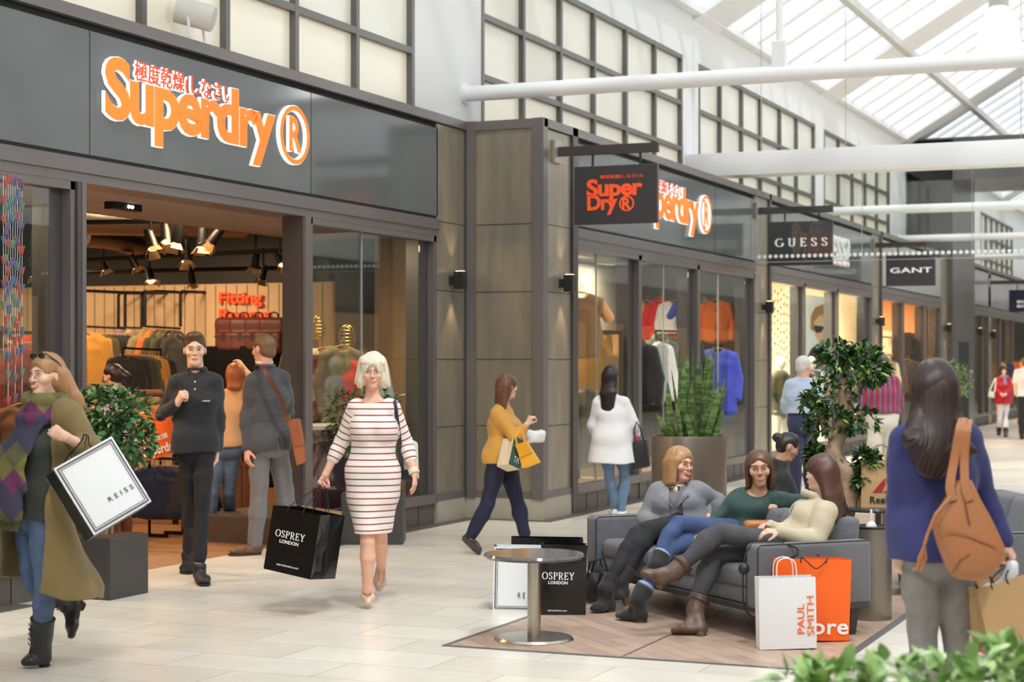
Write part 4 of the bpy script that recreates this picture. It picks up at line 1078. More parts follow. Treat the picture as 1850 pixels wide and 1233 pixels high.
def mannequin(px, d, label, cols):
    p_ = at(px,700,d); th = thing('mannequin', label, 'mannequin', (p_.x,p_.y,0.0))
    v = Vol((-.3,-.2,0),(.3,.2,1.8),.016)
    v.ell((0,0,1.64),(.075,.09,.11)); v.cone((0,0,1.45),(0,0,1.58),.05,.045); 
    v.econe((0,0,1.40),(0,0,1.10),(.18,.10),(.13,.09),(1,0,0),.05); v.econe((0,0,1.10),(0,0,.92),(.13,.09),(.16,.10),(1,0,0),.05)
    for s in (-1,1):
        v.chain([(s*.17,0,1.40),(s*.23,.03,1.12),(s*.22,-.06,.88)],[.045,.038,.03]); v.chain([(s*.085,0,.9),(s*.095,0,.5),(s*.1,.02,.06)],[.085,.055,.04]); v.cone((s*.1,.02,.04),(s*.11,-.12,.03),.04,.03)
    vol_obj('body', v, mat('mannequin_white',(240,234,222),.4), th)
    v = Vol((-.3,-.2,.7),(.3,.2,1.5),.016)
    v.econe((0,0,1.42),(0,0,1.10),(.19,.115),(.15,.105),(1,0,0),.05); v.econe((0,0,1.10),(0,0,.85),(.15,.105),(.18,.12),(1,0,0),.05)
    for s in (-1,1): v.chain([(s*.17,0,1.40),(s*.23,.03,1.12),(s*.22,-.06,.92)],[.06,.052,.045])
    vol_obj('jacket', v, cmat(cols), th)
    th.rotation_euler = (0,0,1.2); return th
mannequin(1466, D2(1466,.5), 'white mannequin in a black jacket in front of the sunglasses poster', 'black')
mannequin(1410, D2(1410,.8), 'white mannequin in an olive jacket behind the hanging cones', 'olive')
mannequin(1530, D2(1530,.9), 'white mannequin in a charcoal jacket right of the poster', 'charcoal')
for px, c_, i in ((1600,'cream',0),(1612,'brown',1),(1640,'charcoal',2),(1650,'white',3),(1677,'taupe',4)):
    garment('jacket', c_, at(px,645,D2(px,1.3)), .6, '%s jacket hanging in the pane under the pale fascia, %s from the left' % (c_, ORD[i]), 'jackets under the pale fascia', 1.1)
for i,(px, dd_) in enumerate(((1603,1.6),(1643,1.8))):
    q = at(px,640,D2(px,dd_)); th = thing('shelf_unit', ('lit white shelf unit in the first pane under the pale fascia','dark shelf unit in the second pane under the pale fascia')[i], 'shelf', (q.x-.2,q.y,0))
    for r in range(6): MB().box((0,-.6,.35+.36*r),(.35,.6,.38+.36*r)).build('shelf', (mat('shelf_white',(232,228,220),.5), M_blk)[i], th)
    for s in (-.6,.58): MB().box((0,s,0),(.35,s+.03,2.3)).build('side_panel', (mat('shelf_white',(232,228,220),.5), M_blk)[i], th)
for i,(px,c_) in enumerate(((1800,'ochre'),(1815,'navy'),(1838,'orange'))):
    garment('coat', c_, at(px,650,D2(px,1.0)), .5, '%s coat in the far window, %s from the left' % (c_, ORD[i]), 'coats in the far window', 1.1)
# ------------------------------------------------------------------ people
def skin_mat(name, rgb): return mat(name, rgb, .5, spec=.35, var=.05, vscale=25, bump=.04, bscale=300)
SK_FAIR = skin_mat('skin_fair', (232,188,164)); SK_TAN = skin_mat('skin_tan', (216,168,138)); SK_ROSE = skin_mat('skin_rosy', (234,180,154))
def hair_mat(name, rgb):
    return mat(name, rgb, .38, spec=.5, var=.26, vscale=1.0, stretch=(240,240,9), bump=.16, bscale=1.0, detail=3)
def fabric(name, rgb, rough=.85, bump=.12, bscale=240, **kw): return mat(name, rgb, rough, bump=bump, bscale=bscale, sheen=.15, **kw)
def denim(name, rgb): return mat(name, rgb, .85, bump=.3, bscale=350, var=.14, vscale=14)
def leather(name, rgb, r=.4): return mat(name, rgb, r, spec=.5, bump=.15, bscale=90)
M_eye = mat('eye_white', (236,232,226), .2); M_iris = mat('iris_brown', (66,44,30), .15); M_irisb = mat('iris_blue', (84,110,130), .15); M_lash = mat('lash', (40,28,24), .6)
M_lip = mat('lip_rose', (190,96,92), .4); M_lipn = mat('lip_nude', (196,124,108), .45); M_teeth = mat('teeth', (244,240,232), .25); M_nail = mat('nail_red', (190,30,50), .25)
def vec(r, f, u=0.0): return RGT*r+FWD*f+UP*u
class Body: pass
def person(label, d0, J, face, look, sex='f', k=1.0, g=1.0, h=.006, skin=SK_FAIR, tilt=0.0, hs=None, base=None, group=None, hands=(True,True), hand_spec=None, cover=None):
    """joints in J are survey points (column, row, distance offset); returns a Body with everything in metres"""
    B = Body(); B.sex = sex; B.k = k; B.g = g; B.h = h; B.skin = skin
    W = {n: at(p[0], p[1], d0+(p[2] if len(p) > 2 else 0)) for n, p in J.items()}
    hip = (W['hL']+W['hR'])/2
    o = Vector((hip.x, hip.y, 0)) if base is None else Vector(base)
    B.th = thing('person', label, 'person', o); B.o = o
    for n, p in W.items(): setattr(B, n, p-o)
    B.H = (B.hL+B.hR)/2; B.S = (B.sL+B.sR)/2
    B.up = (B.S-B.H); B.front = vec(*face).normalized()
    B.cs = (B.sL-B.sR).normalized(); B.ps = (B.hL-B.hR).normalized()
    B.hf = vec(*look).normalized(); hu = (UP+RGT*tilt-B.front*0).normalized()
    B.hl = hu.cross(B.hf).normalized()*1.0; B.hu = B.hf.cross(B.hl).normalized()
    B.hl = B.hu.cross(B.hf).normalized()          # the head's left
    B.hs = hs or (1.0 if sex == 'm' else .95)*k
    m = sex == 'm'
    B.pel = (.160*g*k,.112*g*k) if m else (.168*g*k,.115*g*k)
    B.wai = (.146*g*k,.106*g*k) if m else (.128*g*k,.094*g*k)
    B.che = (.176*g*k,.122*g*k) if m else (.148*g*k,.104*g*k)
    B.sho = (.150*g*k,.085*k) if m else (.126*g*k,.070*k)
    B.ra = [x*k*g for x in ((.055,.046,.041,.040,.028) if m else (.046,.039,.036,.035,.0245))]
    B.rl = [x*k*g for x in ((.092,.060,.056,.060,.038) if m else (.090,.056,.050,.054,.034))]
    # ---- the body: one skin
    P_ = [getattr(B, n) for n in W]+[Vector((0,0,0))]
    lo = [min(p[i] for p in P_)-.2 for i in range(3)]; hi = [max(p[i] for p in P_)+.2 for i in range(3)]
    B.lo, B.hi = lo, hi
    v = Vol(lo, hi, h)
    cv = dict(torso=-.016, armU=-.014, armL=-.010, legU=-.018, legL=-.014); cv.update(cover or {})
    torso(v, B, cv['torso'])
    for s in 'LR': arm(v, B, s, cv['armU'], gr2=cv['armL']); leg(v, B, s, cv['legU'], gr2=cv['legL'])
    head(v, B)
    hsp = hand_spec or {}
    for s in 'LR':
        sp = hsp.get(s, {})
        hand(v, B, s, **sp)
        foot(v, B, s)
    co, F = v.extract(); co = relax(co, F, 1)
    link('body', np_mesh('body', co, F), skin, B.th)
    return B
def torso(v, B, gr, lo=0.0, k=.05, bust=1.0):
    H, U = B.H, B.up; q = lambda t: H+U*t
    g = lambda a: (a[0]+gr, a[1]+gr)
    ws = (B.ps+B.cs).normalized()
    v.econe(q(-.05+lo), q(.16), g(B.pel), g(B.pel), B.ps, k); v.econe(q(.16), q(.44), g(B.pel), g(B.wai), ws, k)
    v.econe(q(.44), q(.72), g(B.wai), g(B.che), B.cs, k); v.econe(q(.72), q(.92), g(B.che), g(B.sho), B.cs, k)
    for s, sg in (('L',1),('R',-1)):
        sh = getattr(B, 's'+s); v.cone(B.N-UP*.02, sh, .050*B.k+gr*.6, (.046 if B.sex == 'm' else .040)*B.k+gr, .035)
    fr = B.cs.cross(B.up.normalized()).normalized()
    if B.sex == 'f' and bust:
        for sg in (1,-1): v.ell(q(.68)+fr*(.072*B.k+gr*.7)+B.cs*(sg*.068*B.k), (.062*B.k+gr*.4,)*3, None, .05)
    v.ell(H-B.front*.055*B.k-UP*.03, (.14*B.k+gr,.09*B.k+gr,.09*B.k+gr), [B.ps, B.ps.cross(UP), UP], .05)
def arm(v, B, s, gr, t0=0.0, t1=1.0, gr2=None, k=.02):
    S, E, W = (getattr(B, x+s) for x in 'sew'); r = B.ra; g2 = gr if gr2 is None else gr2
    v.cone(S, S.lerp(E, .35), r[0]+gr, r[1]+.003+gr, .04); v.cone(S.lerp(E, .3), E, r[1]+.004+gr, r[2]+g2, k)
    if t1 > 0:
        M = E.lerp(W, min(.3, t1)); v.cone(E, M, r[2]+g2, r[3]+g2, k)
        if t1 > .3:
            a = (t1-.3)/.7; v.cone(M, E.lerp(W, t1), r[3]+g2, (r[3]+(r[4]-r[3])*a)+g2, k)
def leg(v, B, s, gr, t1=1.0, gr2=None, k=.012):
    H, K, A = (getattr(B, x+s) for x in 'hka'); r = B.rl; g2 = gr if gr2 is None else gr2
    v.cone(H, H.lerp(K, .5), r[0]+gr, (r[0]*.45+r[1]*.55)+gr, k); v.cone(H.lerp(K,.5), K, (r[0]*.45+r[1]*.55)+gr, r[2]+g2, k)
    if t1 > 0:
        back = ((K-H).normalized()-(A-K).normalized()); back = back.normalized()*.012 if back.length > .05 else -B.front*.012
        M = K.lerp(A, .32)+back; v.cone(K, M, r[2]+g2, r[3]+g2, k)
        if t1 > .32:
            a = (t1-.32)/.68; v.cone(M, K.lerp(A, t1), r[3]+g2, r[3]+(r[4]-r[3])*a+g2, k)
def hp(B, x, y, z): return B.hd+(B.hl*x+B.hf*y+B.hu*z)*B.hs
def head(v, B):
    s = B.hs; R = [B.hl, B.hf, B.hu]
    E = lambda c, r, k=.02, op='u': v.ell(hp(B,*c), tuple(x*s for x in r), R, k*s, op)
    C = lambda a, b, ra, rb, k=.012: v.cone(hp(B,*a), hp(B,*b), ra*s, rb*s, k*s)
    E((0,-.014,.035),(.073,.090,.080)); jw = .042 if B.sex == 'm' else .035; v.econe(hp(B,0,.018,-.005), hp(B,0,.040,-.085), (.062*s,.058*s), (jw*s,.040*s), B.hl, .03*s)
    E((0,.066,-.092),(.021,.018,.017),.018)
    for q in (1,-1):
        E((q*.040,.055,-.022),(.024,.026,.022),.02); C((0,.083,.024),(q*.040,.066,.024),.011,.010,.014)
        E((q*.031,.090,.003),(.017,.012,.0115),.010,'s')
        E((q*.0105,.088,-.030),(.0075,.010,.0068),.008)
        E((q*.075,-.008,-.006),(.0075,.017,.027),.006)
    C((0,.083,.014),(0,.100,-.025),.0062,.0088,.010); E((0,.097,-.029),(.011,.009,.008),.006)
    E((0,.083,-.058),(.026,.014,.012),.012)
    # neck
    v.cone(B.N-UP*.01, hp(B,0,-.022,-.055), .055*s*(1.06 if B.sex == 'm' else .92), .052*s*(1.06 if B.sex == 'm' else .92), .025)
def hand(v, B, s, to=None, palm=None, curl=.35, spread=1.0, thumb=None, sc=None):
    """fingers run along TO, the palm faces PALM; curl 0 = flat, 1 = fist"""
    Wp = getattr(B, 'w'+s); E = getattr(B, 'e'+s); sc = sc or (B.k*(1.04 if B.sex == 'm' else .92))
    d = (Vector(to)).normalized() if to is not None else (Wp-E).normalized()
    pn = Vector(palm) if palm is not None else (B.H-Wp); pn = (pn-d*pn.dot(d)).normalized()
    lat = d.cross(pn)*(1 if s == 'L' else -1)          # towards the thumb
    if thumb is not None and lat.dot(Vector(thumb)) < 0: lat = -lat
    v.econe(Wp, Wp+d*.080*sc, (.026*sc,.019*sc), (.041*sc,.0155*sc), lat, .014)
    tips = []
    for i, (o, L) in enumerate(((.029,.92),(.0098,1.0),(-.0098,.95),(-.029,.78))):
        p = Wp+d*(.082-.006*abs(i-1.2))*sc+lat*o*sc; ang = 0.0; r = .0092*sc
        for j, (ln, bd) in enumerate(((.040,1.15),(.026,1.35),(.021,.9))):
            ang += bd*curl*(1+.08*i); dd = d*math.cos(ang)+pn*math.sin(ang)+lat*(o*2.0*spread*(1-curl))
            q = p+dd.normalized()*ln*L*sc; v.cone(p, q, r, r*.92, .004); p = q; r *= .92
        tips.append(p)
    p = Wp+d*.022*sc+lat*.026*sc+pn*.006*sc
    dd = (d*.62+lat*.62*(1-.6*curl)+pn*(.25+.55*curl)).normalized(); q = p+dd*.042*sc; v.cone(p, q, .0135*sc, .0105*sc, .010)
    dd = (dd+d*.35+pn*.3*curl-lat*.35*curl).normalized(); v.cone(q, q+dd*.032*sc, .0105*sc, .0085*sc, .004)
    setattr(B, 'hc'+s, Wp+d*.075*sc+pn*.025*sc); setattr(B, 'tips'+s, tips)
def foot_frame(B, s):
    A, T = getattr(B, 'a'+s), getattr(B, 't'+s)
    if hasattr(B, 'q'+s): Q = getattr(B, 'q'+s)
    else:
        d = Vector((T.x-A.x, T.y-A.y, 0)).normalized(); Q = Vector((A.x,A.y,T.z))-d*.05*B.k
    d = (T-Q).normalized(); n = (A-(Q+d*(A-Q).dot(d))).normalized()
    if n.length < .5: n = UP
    return A, T, Q, d, n, d.cross(n)
def foot(v, B, s):
    A, T, Q, d, n, sd = foot_frame(B, s); k = B.k; L = (T-Q).length
    v.econe(Q+n*.042*k+d*.045, Q+d*L*.62+n*.028*k, (.020*k,.020*k), (.028*k,.012*k), sd, .02)
    v.econe(Q+d*L*.62+n*.028*k, T-d*.075+n*.022*k, (.028*k,.012*k), (.018*k,.007*k), sd, .01); v.cone(A, Q+n*.05*k+d*.03, B.rl[4]-.003, .024*k, .02)
def shoe(B, s, material, kind='shoe', shaft=.0, heel=.0, name=None, sole=None, grow=.007, pointy=False):
    A, T, Q, d, n, sd = foot_frame(B, s); k = B.k; L = (T-Q).length; g = grow
    P_ = [A,T,Q,A+(getattr(B,'k'+s)-A).normalized()*(shaft+.02), Q-n*heel]
    v = Vol([min(p[i] for p in P_)-.09 for i in range(3)], [max(p[i] for p in P_)+.09 for i in range(3)], min(B.h, .006))
    w = .030 if pointy else .040
    v.econe(Q+n*.036*k+d*.03, Q+d*L*.62+n*.028*k, (.033*k+g,.032*k+g), (.042*k+g,.026*k+g), sd, .03)
    v.econe(Q+d*L*.62+n*.028*k, T-d*(.042 if not pointy else .03)+n*.023*k, (.042*k+g,.026*k+g), (w*k*.92,.022*k), sd, .02)
    if kind == 'boot':
        u = (getattr(B,'k'+s)-A).normalized(); v.cone(A-u*.02, Q+n*.05*k+d*.035, B.rl[4]+.008+g, .034*k+g, .02); v.cone(A, Q+d*L*.5+n*.035*k, B.rl[4]+.004, .030*k, .02)
        v.econe(A-u*.02, A+u*shaft, (B.rl[4]+.014+g,)*2, (B.rl[4]+.022+g+.05*max(0,shaft-.08),)*2, sd, .02)
        v.cut(A+u*shaft, u)
    elif kind == 'pump':
        v.ell(Q+d*L*.42+n*.075*k, (.036*k,.085*k,.045*k), [sd, d, n], .006, 's')
    else:
        v.cone(A-n*.035, Q+n*.05*k+d*.03, B.rl[4]+.006+g, .034*k+g, .03); v.cut(A+n*.012, n)
    v.wrinkle(.0018, 60, 3)
    v.cut(Q+n*.004, -n)
    nm = name or ('boot' if kind == 'boot' else 'shoe')
    o = vol_obj(nm, v, material, B.th, 1)
    b = MB()
    if heel:
        c = Q+d*.045; r = .010 if kind == 'pump' else .030
        b.tube([Q+d*.035-n*heel*1.0, Q+d*.03+n*.008], [r*.8, r*1.15], 10); b.build('heel', sole or material, o)
    elif kind != 'pump':
        pts = []
        for t_, w_ in ((-.005,.026),(.10,.033),(.35,.036),(.62,.045),(.85,.040),(.97,.022)): pts.append((Q+d*L*t_, w_*k+g*.5))
        lo_ = [p+sd*(w_-.003) for p, w_ in pts]+[p-sd*(w_-.003) for p, w_ in pts[::-1]]
        b.prism([p-n*.006 for p in lo_], n*.014); b.build('sole', sole or material, o, smooth=False)
    return o
def grid_for(B, pts, pad, h=None):
    return Vol([min(p[i] for p in pts)-pad for i in range(3)], [max(p[i] for p in pts)+pad for i in range(3)], h or B.h)
def top(B, name, material, gr=.012, arms=(1,1), grs=.010, hem=None, wr=.0065, seed=1, neck=0, flare=None, tintf=None, extra=None, cuff=None, fr=20):
    """shirt, jumper or jacket: arms = how much of each forearm the sleeves cover"""
    v = Vol(B.lo, B.hi, B.h); torso(v, B, gr, lo=.10)
    U = B.up; 
    if hem is not None:        # hem point (metres below the hips along the body)
        a = B.H+U*.15; b = B.H-UP*hem; fl = flare or (0,0)
        v.econe(a, b, (B.pel[0]+gr+.006,B.pel[1]+gr+.008), (B.pel[0]+gr+fl[0]+.008,B.pel[1]+gr+fl[1]+.014), B.ps, .03); v.ell(B.H-B.front*.058*B.k-UP*.01, (.142*B.k+gr+.006,.09*B.k+gr+.012,.09*B.k+gr), [B.ps, B.ps.cross(UP), UP], .05)
    for s, t in zip('LR', arms): arm(v, B, s, gr, t1=t, gr2=grs)
    if hem is not None: v.cut(B.H-UP*hem, -UP) if abs(U.normalized().z) > .8 else None
    for s, t in zip('LR', arms):
        E, W = getattr(B,'e'+s), getattr(B,'w'+s)
    if neck is not None:
        nd = (B.hd-B.N).normalized(); v.ell(B.N+nd*.055, (.070*B.k,.070*B.k,.045), None, .008, 's')
    if extra: extra(v)
    if wr: v.wrinkle(wr, fr, seed)
    return vol_obj(name, v, material, B.th, 1, tintf)
def trousers(B, name, material, gr=.010, t1=.96, grl=.010, wr=.0055, seed=2, waist=.22, tintf=None, extra=None):
    v = Vol(B.lo, B.hi, B.h); H, U = B.H, B.up; g = lambda a: (a[0]+gr*.8, a[1]+gr*.8)
    v.econe(H-U*.04, H+U*.10, g(B.pel), g(B.pel), B.ps, .04); v.econe(H+U*.10, H+U*waist, g(B.pel), (B.pel[0]*.92+gr,B.pel[1]*.94+gr), B.ps, .04)
    v.ell(H-B.front*.055*B.k-UP*.03, (.14*B.k+gr,.09*B.k+gr,.09*B.k+gr), [B.ps, B.ps.cross(UP), UP], .05)
    t = t1 if isinstance(t1, tuple) else (t1,t1)
    for s, tt in zip('LR', t): leg(v, B, s, gr, t1=tt, gr2=grl)
    if extra: extra(v)
    if wr: v.wrinkle(wr, 24, seed, (1,1,1.3))
    return vol_obj(name, v, material, B.th, 1, tintf)
def face_parts(B, smile=0.0, iris=None, brow=(70,48,34), lip=None, lash=True, open_=0.0, age=0):
    s = B.hs; M = Matrix((( B.hl.x,B.hf.x,B.hu.x),(B.hl.y,B.hf.y,B.hu.y),(B.hl.z,B.hf.z,B.hu.z)))
    bm_ = mat('brow_%d_%d_%d' % brow, brow, .8)
    for q in (1,-1):
        b = MB(); b.sphere(hp(B,q*.031,.0775,.003), (.0150*s,.0085*s,.0062*s*(1-.35*smile)), 14, 8, M)
        b.mi = 1; b.sphere(hp(B,q*.031+.0,.0835,.003), (.0058*s,.0036*s,.0054*s*(1-.3*smile)), 12, 6, M)
        b.mi = 2
        b.tube([hp(B,q*(.031+dx),.0845-abs(dx)*.25,.003+.0062*(1-.2*smile)-(dx/.016)**2*.0042) for dx in (-.016,-.009,0,.009,.016)], [.0008*s,.0014*s,.0017*s,.0015*s,.0008*s], 5)
        b.build('eye', [M_eye, iris or M_iris, M_lash], B.th, smooth=True)
        MB().tube([hp(B,q*x,y,z) for x, y, z in ((.014,.0935,.0225),(.027,.0905,.0270),(.040,.0800,.0265),(.050,.0675,.0200))], [.0022*s,.0036*s,.0030*s,.0012*s], 6, flat=.7).build('eyebrow', bm_, B.th, smooth=True)
    b = MB(); w = .0225+.010*smile; c = .010*smile; y0 = .0952
    def L(t, dz): # point on the mouth line, t in -1..1
        return hp(B, w*t, y0-15*(w*t)**2-.001*smile, -.0585+c*t*t+dz)
    if open_ > 0:
        b.mi = 1; T = [-.85,-.5,0,.5,.85]
        b.rings([[L(t, open_*.0045*(1-t*t)*1.0)+B.hf*.0022 for t in T]+[L(t, -open_*.010*(1-t*t))+B.hf*.0016 for t in T[::-1]], [L(t, open_*.0045*(1-t*t))-B.hf*.008 for t in T]+[L(t, -open_*.010*(1-t*t))-B.hf*.008 for t in T[::-1]]])
    b.mi = 0; T = np.linspace(-1,1,9)
    b.tube([L(t, .0030*(1-t*t)+open_*.0055*(1-t*t)) for t in T], [(.0008+.0018*(1-t*t))*s for t in T], 8)
    b.tube([L(t, -.0040*(1-t*t)-open_*.0120*(1-t*t)) for t in T], [(.0008+.0024*(1-t*t))*s for t in T], 8)
    b.build('mouth', [lip or M_lipn, M_teeth], B.th, smooth=True)
# ---- hair
def hair_cap(B, v, gr=.010, front=.055, low=-.02, back=.0):
    s = B.hs; R = [B.hl, B.hf, B.hu]
    v.ell(hp(B,0,-.016,.040), ((.075+gr)*s,(.092+gr)*s,(.081+gr)*s), R, .01)
    v.ell(hp(B,0,-.045,-.01+back), ((.068+gr)*s,(.060+gr)*s,(.07+gr)*s), R, .03)
def face_cut(B, v, w=.060, top_=.052, y=.105, z=-.045, k=.008, hgt=None):
    s = B.hs; R = [B.hl, B.hf, B.hu]; hg = hgt or (top_-z)
    v.ell(hp(B,0,y,z), (w*s,.085*s,hg*s), R, k, 's')
def hair_vol(B, fn, name, material, pts=(), wr=.003, locks=None, seed=5, h=None):
    P_ = [hp(B,0,0,0)]+list(pts)
    v = grid_for(B, P_, .17*B.hs+.02, h or B.h); fn(v)
    v.wrinkle(wr, 55, seed, (1,1,.25))
    co, F = v.extract(); co = relax(co, F, 1)
    o = link(name, np_mesh(name, co, F), material, B.th)
    if locks:
        b = MB()
        for pts_, r in locks:
            sp = smooth_pts(pts_, 3); b.tube(sp, [r*.6]+[r]*(len(sp)-4)+[r*.85,r*.55,r*.2], 6, flat=.6)
        me = b.mesh('locks', True); bm = bmesh.new(); bm.from_mesh(o.data); bm.from_mesh(me); bm.to_mesh(o.data); bm.free()
    return o
def long_locks(B, n, a0, a1, ends, r=.007, lift=1.0, seed=0):
    """locks from the crown over the side/back of the head (angle a: 0 = left ear, 90 = back, 180 = right ear) down to ENDS(a)"""
    g = random.Random(seed); out = []
    for i in range(n):
        a = math.radians(a0+(a1-a0)*(i+.5)/n+g.uniform(-6,6)); ca, sa = math.cos(a), math.sin(a)
        e = ends(math.degrees(a), g)
        p0 = hp(B, .02*ca, -.01-.03*sa, .108); p1 = hp(B, .060*ca, -.016-.068*sa, .094); p2 = hp(B, .083*ca*lift, -.016-.102*sa*lift, .035); p3 = hp(B, .090*ca*lift, -.018-.108*sa*lift, -.05)
        mid = p3.lerp(e, .5)+Vector((g.uniform(-.01,.01),g.uniform(-.01,.01),0)); out.append(([p0,p1,p2,p3,mid,e], r*g.uniform(.6,1.2)))
    return out
def short_back(B, v, up=.016, side=.007):
    s = B.hs; R = [B.hl, B.hf, B.hu]
    for q in (1,-1): v.ell(hp(B,q*.064,-.022,.012), (.0115*s+side*.4,.046*s,.046*s), R, .012)
    v.ell(hp(B,0,-.016,.040), ((.0735+side)*s,(.0905+side)*s,(.080+up*.6)*s), R, .01); v.ell(hp(B,0,-.052,-.02), ((.060+side)*s,(.050+side)*s,.055*s), R, .02)
    for q in (1,-1):
        v.ell(hp(B,q*.078,-.008,-.020), (.020*s,.026*s,.044*s), R, .004, 's'); v.ell(hp(B,q*.075,.062,-.040), (.020*s,.040*s,.055*s), R, .004, 's')
def ring(c, r, n, a, b): return [c+a*(r*math.cos(2*PI*i/n))+b*(r*math.sin(2*PI*i/n)) for i in range(n+1)]
def fl(px, py, z=.012): return (px, py, dfloor(py, z))
def J_(d0, **kw):   # joints; a floor point given as fl() carries an absolute distance
    out = {}
    for n, p in kw.items():
        if len(p) == 3 and p[2] > 4: p = (p[0], p[1], p[2]-d0)
        out[n] = p
    return out
# ================= 1 smiling woman in an olive coat
d0 = 9.75
B = person('smiling woman striding left in an olive coat, patterned scarf and black lace-up boots', d0,
  J_(d0, hd=(84,680,0), N=(92,738,.02), sL=(124,754,-.11), sR=(60,750,.12), eL=(170,818,-.14), wL=(119,790,-.27), eR=(22,845,.22), wR=(-6,915,.12),
     hL=(80,918,-.06), hR=(52,916,.07), kL=(81,1055,-.10), aL=(74,1170,-.02), tL=fl(31,1206), kR=(58,1048,.06), aR=(121,1088,.25), tR=(134,1163,.20), qR=(147,1085,.30)),
  (-.75,-.65), (-.58,-.82,.05), k=.98, h=.0055, hs=1.0, tilt=-.06, hand_spec={'L':dict(to=vec(-.75,-.35,.45), palm=vec(-.5,.6,.2), curl=.95)}, cover=dict(armL=0))
face_parts(B, smile=.9, open_=.8, brow=(120,84,56), iris=M_irisb, lip=M_lip)
trousers(B, 'jeans', denim('denim_mid', (84,104,134)), gr=.008, grl=.008, t1=.9)
for s in 'LR': 
    o = shoe(B, s, leather('boot_black', (36,36,38)), 'boot', shaft=.17, heel=.022, sole=mat('sole_black',(24,24,24),.6))
    A, T, Q, d, n, sd = foot_frame(B, s); u = (getattr(B,'k'+s)-A).normalized(); l = MB()
    for i in range(5):
        c = A+u*(.02+.028*i)+d*(B.rl[4]+.030+.001*i); l.tube([c-sd*.022, c+d*.004, c+sd*.022+u*.01], .003, 5)
    l.build('laces', mat('lace_black',(20,20,20),.7), o)
top(B, 'jumper', fabric('jumper_forest', (52,58,48)), gr=.016, grs=.006, arms=(.3,.3), hem=.06)
M_coat = fabric('olive_cotton', (128,108,66), var=.08, vscale=6)
def coat(v):
    U = B.H+B.up*.30; hem = (B.aL+Vector((0,0,.38))); c = Vector((.02,.0,0))+vec(.10,.03,0)*1.0
    lowp = Vector((B.H.x,B.H.y,.40))+vec(.04,.02)
    fr, ps = B.front, B.ps
    v.econe(B.H+B.up*.45, B.H, (.165,.125), (.215,.165), ps, .03); v.econe(B.H, lowp, (.215,.165), (.335,.29), ps, .03)
    v.econe(B.H+B.up*.1, lowp-UP*.4, (.19,.14), (.32,.275), ps, .0, 's')
    v.cut(lowp+UP*.03, vec(-.18,0,-1))
    Rm = [ps, fr, UP]
    fo = vec(-.30,-.95).normalized(); v.wrinkle(.012, 24, 5, (1,1,.12)); v.box(lowp+fo*.34+UP*.30-vec(.03,0), (.15,.36,.72), [fo.cross(UP), fo, UP], .02, .02, 's')
top(B, 'coat', M_coat, gr=.032, grs=.026, arms=(.42,.8), wr=.007, seed=4, extra=coat, fr=17)
MB().tube(ring(B.eL.lerp(B.wL,.40), .060, 18, (B.wL-B.eL).orthogonal().normalized(), (B.wL-B.eL).normalized().cross((B.wL-B.eL).orthogonal().normalized())), .013, 8, cap=False).build('rolled_cuff', M_coat, B.th, smooth=True)
M_scarf = mat('scarf_wool', (100,100,90), .95, vcol=True, bump=.5, bscale=160)
def scarf_tint(co):
    C1 = np.array(srgb((120,112,66))); C2 = np.array(srgb((66,62,84))); C3 = np.array(srgb((110,52,92))); C4 = np.array(srgb((92,92,60)))
    r = co@np.array([RGT.x,RGT.y,0]); z = co[:,2]
    a = np.floor((r*1.0+z)/.145).astype(int); b = np.floor((r*1.0-z)/.145).astype(int); i = (a*2+b*3) % 5
    pal = np.stack([C1,C2,C4,C3,C2]); return pal[i]
v = grid_for(B, [B.N, B.H, B.hd], .32, .0065)
for i, (r_, zz, w) in enumerate(((.098,-.005,.042),(.105,.045,.040),(.120,-.05,.040))):
    q = ring(B.N+UP*zz+B.front*.02, r_, 14, B.cs, B.front)
    for a, b in zip(q[:-1], q[1:]): v.cone(a, b, w, w, .012)
fr = B.front; side = B.cs
sc0 = B.N+fr*.10-UP*.03
v.econe(sc0+side*.03, B.S.lerp(B.H,.45)+fr*.175-side*.02, (.11,.035), (.17,.03), side, .03)
v.econe(B.S.lerp(B.H,.45)+fr*.175-side*.02, B.H+fr*.20-UP*.02-side*.02, (.17,.03), (.185,.03), side, .02)
v.econe(B.H+fr*.20-UP*.01-side*.02, B.H+fr*.20-UP*.05-side*.02, (.185,.022), (.185,.018), side, .01)
v.econe(B.N-fr*.02-side*.12, B.S.lerp(B.H,.75)+fr*.16-side*.17, (.07,.04), (.10,.03), side, .03)
v.wrinkle(.006, 26, 9)
sf = vol_obj('scarf', v, M_scarf, B.th, 1, scarf_tint)
fb = MB(); g_ = random.Random(3)
for i in range(46):
    c = B.H+fr*.20-UP*.055-side*(.02+.18*(1-2*i/45)); fb.tube([c, c-UP*.03+side*g_.uniform(-.01,.01), c-UP*.055+side*g_.uniform(-.015,.015)], .004, 4)
o = fb.build('fringe', mat('fringe_olive',(92,88,52),.9), sf); o['kind'] = 'stuff'
M_hair1 = hair_mat('hair_honey', (168,124,82))
eback = B.S+vec(.17,-.02,-.06)
def h1(v):
    hair_cap(B, v, .012); v.econe(hp(B,.04,-.06,.0), hp(B,.075,-.11,-.16), (.075,.05), (.085,.045), B.hl, .03); v.econe(hp(B,.075,-.11,-.16), eback, (.085,.045), (.05,.025), B.hl, .03)
    v.econe(hp(B,-.07,-.03,-.02), hp(B,-.08,-.02,-.22), (.025,.04), (.035,.03), B.hl, .02)
    face_cut(B, v, .066, .060, .10, -.035); v.ell(hp(B,.084,.014,-.010), (.022,.030,.032), [B.hl,B.hf,B.hu], .006, 's')
